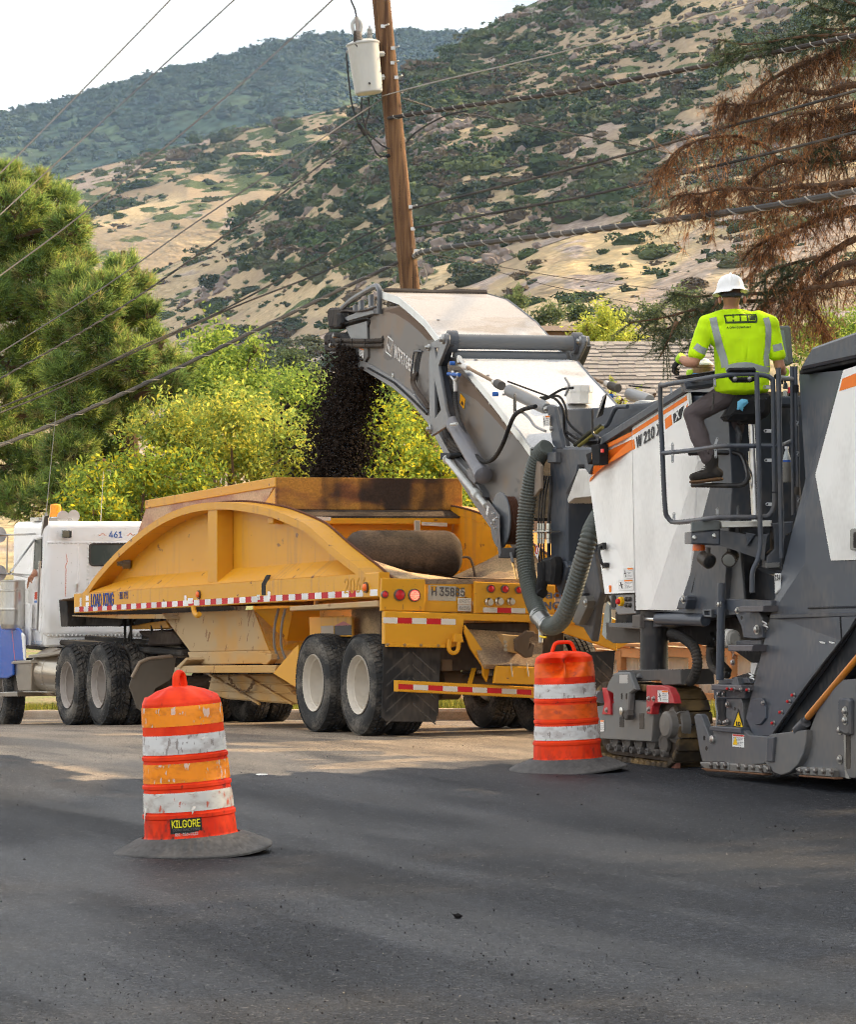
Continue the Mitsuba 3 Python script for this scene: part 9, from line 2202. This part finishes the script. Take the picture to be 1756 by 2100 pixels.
# --- house with a shingled roof,and a second one behind
HS = thing('house', 'low house with a grey brown shingled roof behind the milling machine', 'house')
RA,RB,EA,EB = P(1183,703,66),P(1470,706,66),P(1238,842,60),P(1500,846,60)
RM = P(1172,780,62.8)
put('roof', cat(trimesh.Trimesh(np.array([RA, RB, EB, EA, RM]) - [0, 0, 0.03], [[0, 1, 2], [0, 2, 3], [0, 3, 4]], process=False), trimesh.Trimesh(np.array([RA, RB, RB + [0, 7, -2.2], RA + [0, 7, -2.2]]) - [0, 0, 0.03], [[0, 1, 2], [0, 2, 3]], process=False)), 'rough', HS, False, (0.2, 0.17, 0.15))
rh = np.random.default_rng(5)
rows = 17
up_ = np.array([0,RA[1] - EA[1],RA[2] - EA[2]])
nrm_ = np.cross([1.0,0,0],up_)
nrm_ /= np.linalg.norm(nrm_)
for j in range(rows):
 f0,f1 = j / rows,(j + 1.25) / rows
 zc_ = EA * (1 - f0) + RA * f0
 xl = np.interp(f0,[0,0.44,1.0],[EA[0],RM[0],RA[0]])
 xr = np.interp(f0,[0,1],[EB[0],RB[0]])
 x = xl - rh.uniform(0,0.3)
 while x < xr:
  w = 0.30 if rh.random() < 0.6 else 0.19
  a = np.array([x,zc_[1],zc_[2]])
  b0,b1 = a + up_ * 0.0,a + up_ * (1.3 / rows)
  dx = np.array([w - 0.004,0,0])
  l0,l1 = nrm_ * (0.03 + rh.uniform(0,0.012)),nrm_ * 0.004
  drop = up_ * (-0.25 / rows if w < 0.25 else 0)
  V = np.array([b0 + drop + l0,b0 + drop + dx + l0,b1 + dx + l1,b1 + l1,b0 + drop,b0 + drop + dx])
  put('shingle', trimesh.Trimesh(V, [[0, 1, 2], [0, 2, 3], [4, 5, 1], [4, 1, 0], [1, 5, 2], [0, 3, 4]], process=False), 'rough', f'{HS}__roof', False, np.array([0.235, 0.213, 0.193]) * rh.uniform(0.8, 1.15))
  x += w
sk_ = [k for k in scene if k.startswith(f'{HS}__roof__shingle')]
put('fascia', tube([RM + [-0.03, -0.05, -0.06], EA + [-0.03, -0.05, -0.08]], 0.07, 4), 'clean', HS, False, (0.55, 0.53, 0.5))
put('fascia', tube([EA + [0, -0.05, -0.08], EB + [0, -0.05, -0.08]], 0.08, 4), 'matte', HS, False, (0.06, 0.055, 0.05))
put('wall', cbox(EA[0] + 0.3, EB[0] + 0.5, 60.6, 71, float(gz(4, 62)) - 0.1, EA[2] - 0.05, 0.01), 'matte', HS, False, (0.30, 0.22, 0.15))
put('gable', trimesh.Trimesh(np.array([RM + [0.25, 0.1, -0.05], EA + [0.3, 0.1, -0.1], RM + [0.25, 0.1, -1.6]]), [[0, 1, 2]], process=False), 'matte', HS, False, (0.35, 0.27, 0.19))
BH = thing('brick_house', 'gable top and chimney of a tan brick house over the conveyor lid', 'house')
bw = P(1050,680,95)
put('wall', cbox(bw[0] - 2.2, bw[0] + 2.2, 95, 101, -1.6, bw[2], 0.02), 'rough', BH, False, (0.26, 0.16, 0.11))
put('roof', hull([[bw[0] + sx * 2.5, y, z] for sx in (-1, 1) for y, z in ((94.7, bw[2]), (101.3, bw[2]), (98, bw[2] + 0.35))]), 'rough', BH, False, (0.15, 0.115, 0.09))
cw = P(1041,660,96)
put('chimney', cbox(cw[0] - 0.2, cw[0] + 0.25, 95.8, 96.5, bw[2] - 0.5, cw[2] + 0.12, 0.02), 'rough', BH, False, (0.42, 0.19, 0.11))
FN = thing('timber_fence', 'low orange brown timber fence with pale corrugated panels behind the crawler', 'fence')
tf = KERB + 3.1
WOODF = (0.52,0.27,0.12)
s_a,s_b = 3.2,10.2
zf = lambda s: gzs(s,tf) + 0.12
for i in range(8):
 s = s_a + i
 put('post', TF.box(s - 0.06, s + 0.06, tf - 0.06, tf + 0.06, zf(s) - 0.1, zf(s) + 0.72, 0.008), 'matte', FN, color=np.array(WOODF) * rng.uniform(0.85, 1.1))
 if i < 7:
  for z0,z1 in ((0.58,0.70),(0.04,0.13)):
   put('rail', TF.box(s + 0.06, s + 0.94, tf - 0.05, tf + 0.01, zf(s) + z0, zf(s) + z1, 0.006), 'matte', FN, color=np.array(WOODF) * rng.uniform(0.85, 1.1))
  put('cap_board', TF.box(s - 0.02, s + 0.98, tf - 0.1, tf + 0.1, zf(s) + 0.725, zf(s) + 0.765, 0.005), 'matte', FN, color=np.array(WOODF) * rng.uniform(0.85, 1.1))
  q = np.linspace(0.06,0.94,67)
  rg_ = [TF.w([s + a] * 2,[tf + 0.04 + 0.014 * math.sin(a * 72)] * 2,[zf(s) + 0.1,zf(s) + 0.64]) for a in q]
  put('corrugated_panel', trimesh.Trimesh(np.vstack(rg_), np.vstack([[[2 * i_, 2 * i_ + 2, 2 * i_ + 3], [2 * i_, 2 * i_ + 3, 2 * i_ + 1]] for i_ in range(66)]), process=False), 'clean', FN, True, (0.50, 0.48, 0.44))
bs_,bt_ = np.linspace(0,14,40),np.linspace(tf + 0.15,tf + 6,14)
struct('bank', sheet(bs_, bt_, lambda s, t: 0.66 + 0.12 * (t - tf) + 0.12 * meshkit.fbm(np.stack([s * 1.5, t * 1.5, s * 0], -1), 3, 4)), 'sandy', 'dry tan bank of soil behind the timber fence', smooth=True)
# --- falling millings,crumbs,dust haze
rs = np.random.default_rng(91)
NM = 24000
u = rs.random(NM) ** 0.9
yy = 725 + u * 275
cx_ = np.interp(u,[0,0.15,0.4,1],[738,728,706,686])
hw = np.interp(u,[0,0.15,0.5,1],[40,55,60,58])
g = rs.normal(size=NM) * 0.42
tail = rs.random(NM) < 0.13
g = np.where(tail,rs.normal(size=NM) * 1.15 - 0.15,g * 1.1) + 0.5 * (meshkit.fbm(np.column_stack([u * 9,rs.random(NM) * 0.6,u * 0]),3,4) - 0.5)
yy = yy + 28 * np.clip(g,-1,1) * (u < 0.2) * (1 - u * 5)
px_ = cx_ + g * hw
Yd = 39.7 + rs.normal(size=NM) * 0.22
cpos = np.stack([(px_ - CX) / FPX * Yd,Yd,EYE - (yy - HY) / FPX * Yd],1)
ob_ = np.array([[1,0,0],[-1,0,0],[0,1,0],[0,-1,0],[0,0,1],[0,0,-1.0]])
of_ = np.array([[0,2,4],[2,1,4],[1,3,4],[3,0,4],[2,0,5],[1,2,5],[3,1,5],[0,3,5]])
def chunks(c,size,r):
 n = len(c)
 q = ob_[None] * r.uniform(0.5,1.2,(n,6,1)) + r.normal(size=(n,6,3)) * 0.18
 V = c[:,None] + q * size[:,None,None]
 return trimesh.Trimesh(V.reshape(-1,3),(of_[None] + 6 * np.arange(n)[:,None,None]).reshape(-1,3),process=False)
sz = np.exp(rs.normal(size=NM) * 0.45) * 0.0105 * np.where(tail,0.9,1.2)
single('falling_millings', chunks(cpos, sz, rs), 'rough', 'black stream of asphalt millings falling from the conveyor into the trailer', 'millings', smooth=False, color=(0.027, 0.0195, 0.015), kind='stuff')
NC = 9000
cy = 12.5 * (33 / 12.5) ** rs.random(NC)
cxp = rs.uniform(-80,1840,NC)
cX = (cxp - CX) / FPX * cy
dens = meshkit.fbm(np.stack([cX * 0.8,cy * 0.35,cX * 0],1),3,5)
kp = rs.random(NC) < np.clip((dens - 0.35) * 4,0.06,1)
cX,cy = cX[kp],cy[kp]
csz = np.exp(rs.normal(size=len(cX)) * 0.42) * 0.0024
cc_ = np.where(rs.random((len(cX),1)) < 0.93,[[0.012,0.011,0.011]],[[0.30,0.26,0.21]])
single('road_crumbs', chunks(np.stack([cX, cy, gz(cX, cy) + csz * 0.5], 1), csz, rs), 'rough', 'loose black crumbs and a few pale stones scattered on the asphalt', 'crumbs', smooth=False, color=np.repeat(cc_, 6, 0), kind='stuff')
single('asphalt_lump', chunks(np.array([[(938 - CX) / FPX * 17.35, 17.35, 0.012]]), np.array([0.021]), rs), 'rough', 'largest single black lump of asphalt on the road', 'lump', smooth=False, color=(0.012, 0.011, 0.011))
yw = 1.9 * 7000 / (1589 - 1116)
single('white_scrap', lathe([(0, 0.05), (0.006, 0.048), (0.008, 0.001)], [(537 - CX) / FPX * yw, yw, float(gz(0, yw)) + 0.002], [(537 - CX) / FPX * yw, yw, 1], 16), 'print', 'small white round scrap lying on the road between the drums', 'scrap', color=(0.75, 0.75, 0.73))
# --- the air between here and the far mountain
scene['air'] = {'type': 'homogeneous', 'albedo': rgb(0.95, 0.95, 0.96), 'sigma_t': rgb(0.000017, 0.000027, 0.000044)}
scene['haze'] = {'type': 'cube', 'to_world': T4().translate([0, 2900, 420]).scale([5200, 3700, 560]), 'bsdf': {'type': 'null'}, 'interior': {'type': 'ref', 'id': 'air'}}
scene['camera']['medium'] = {'type': 'ref', 'id': 'air'}
labels['haze'] = {'kind': 'stuff', 'label': 'thin pale haze between the road and the far mountain', 'category': 'haze'}
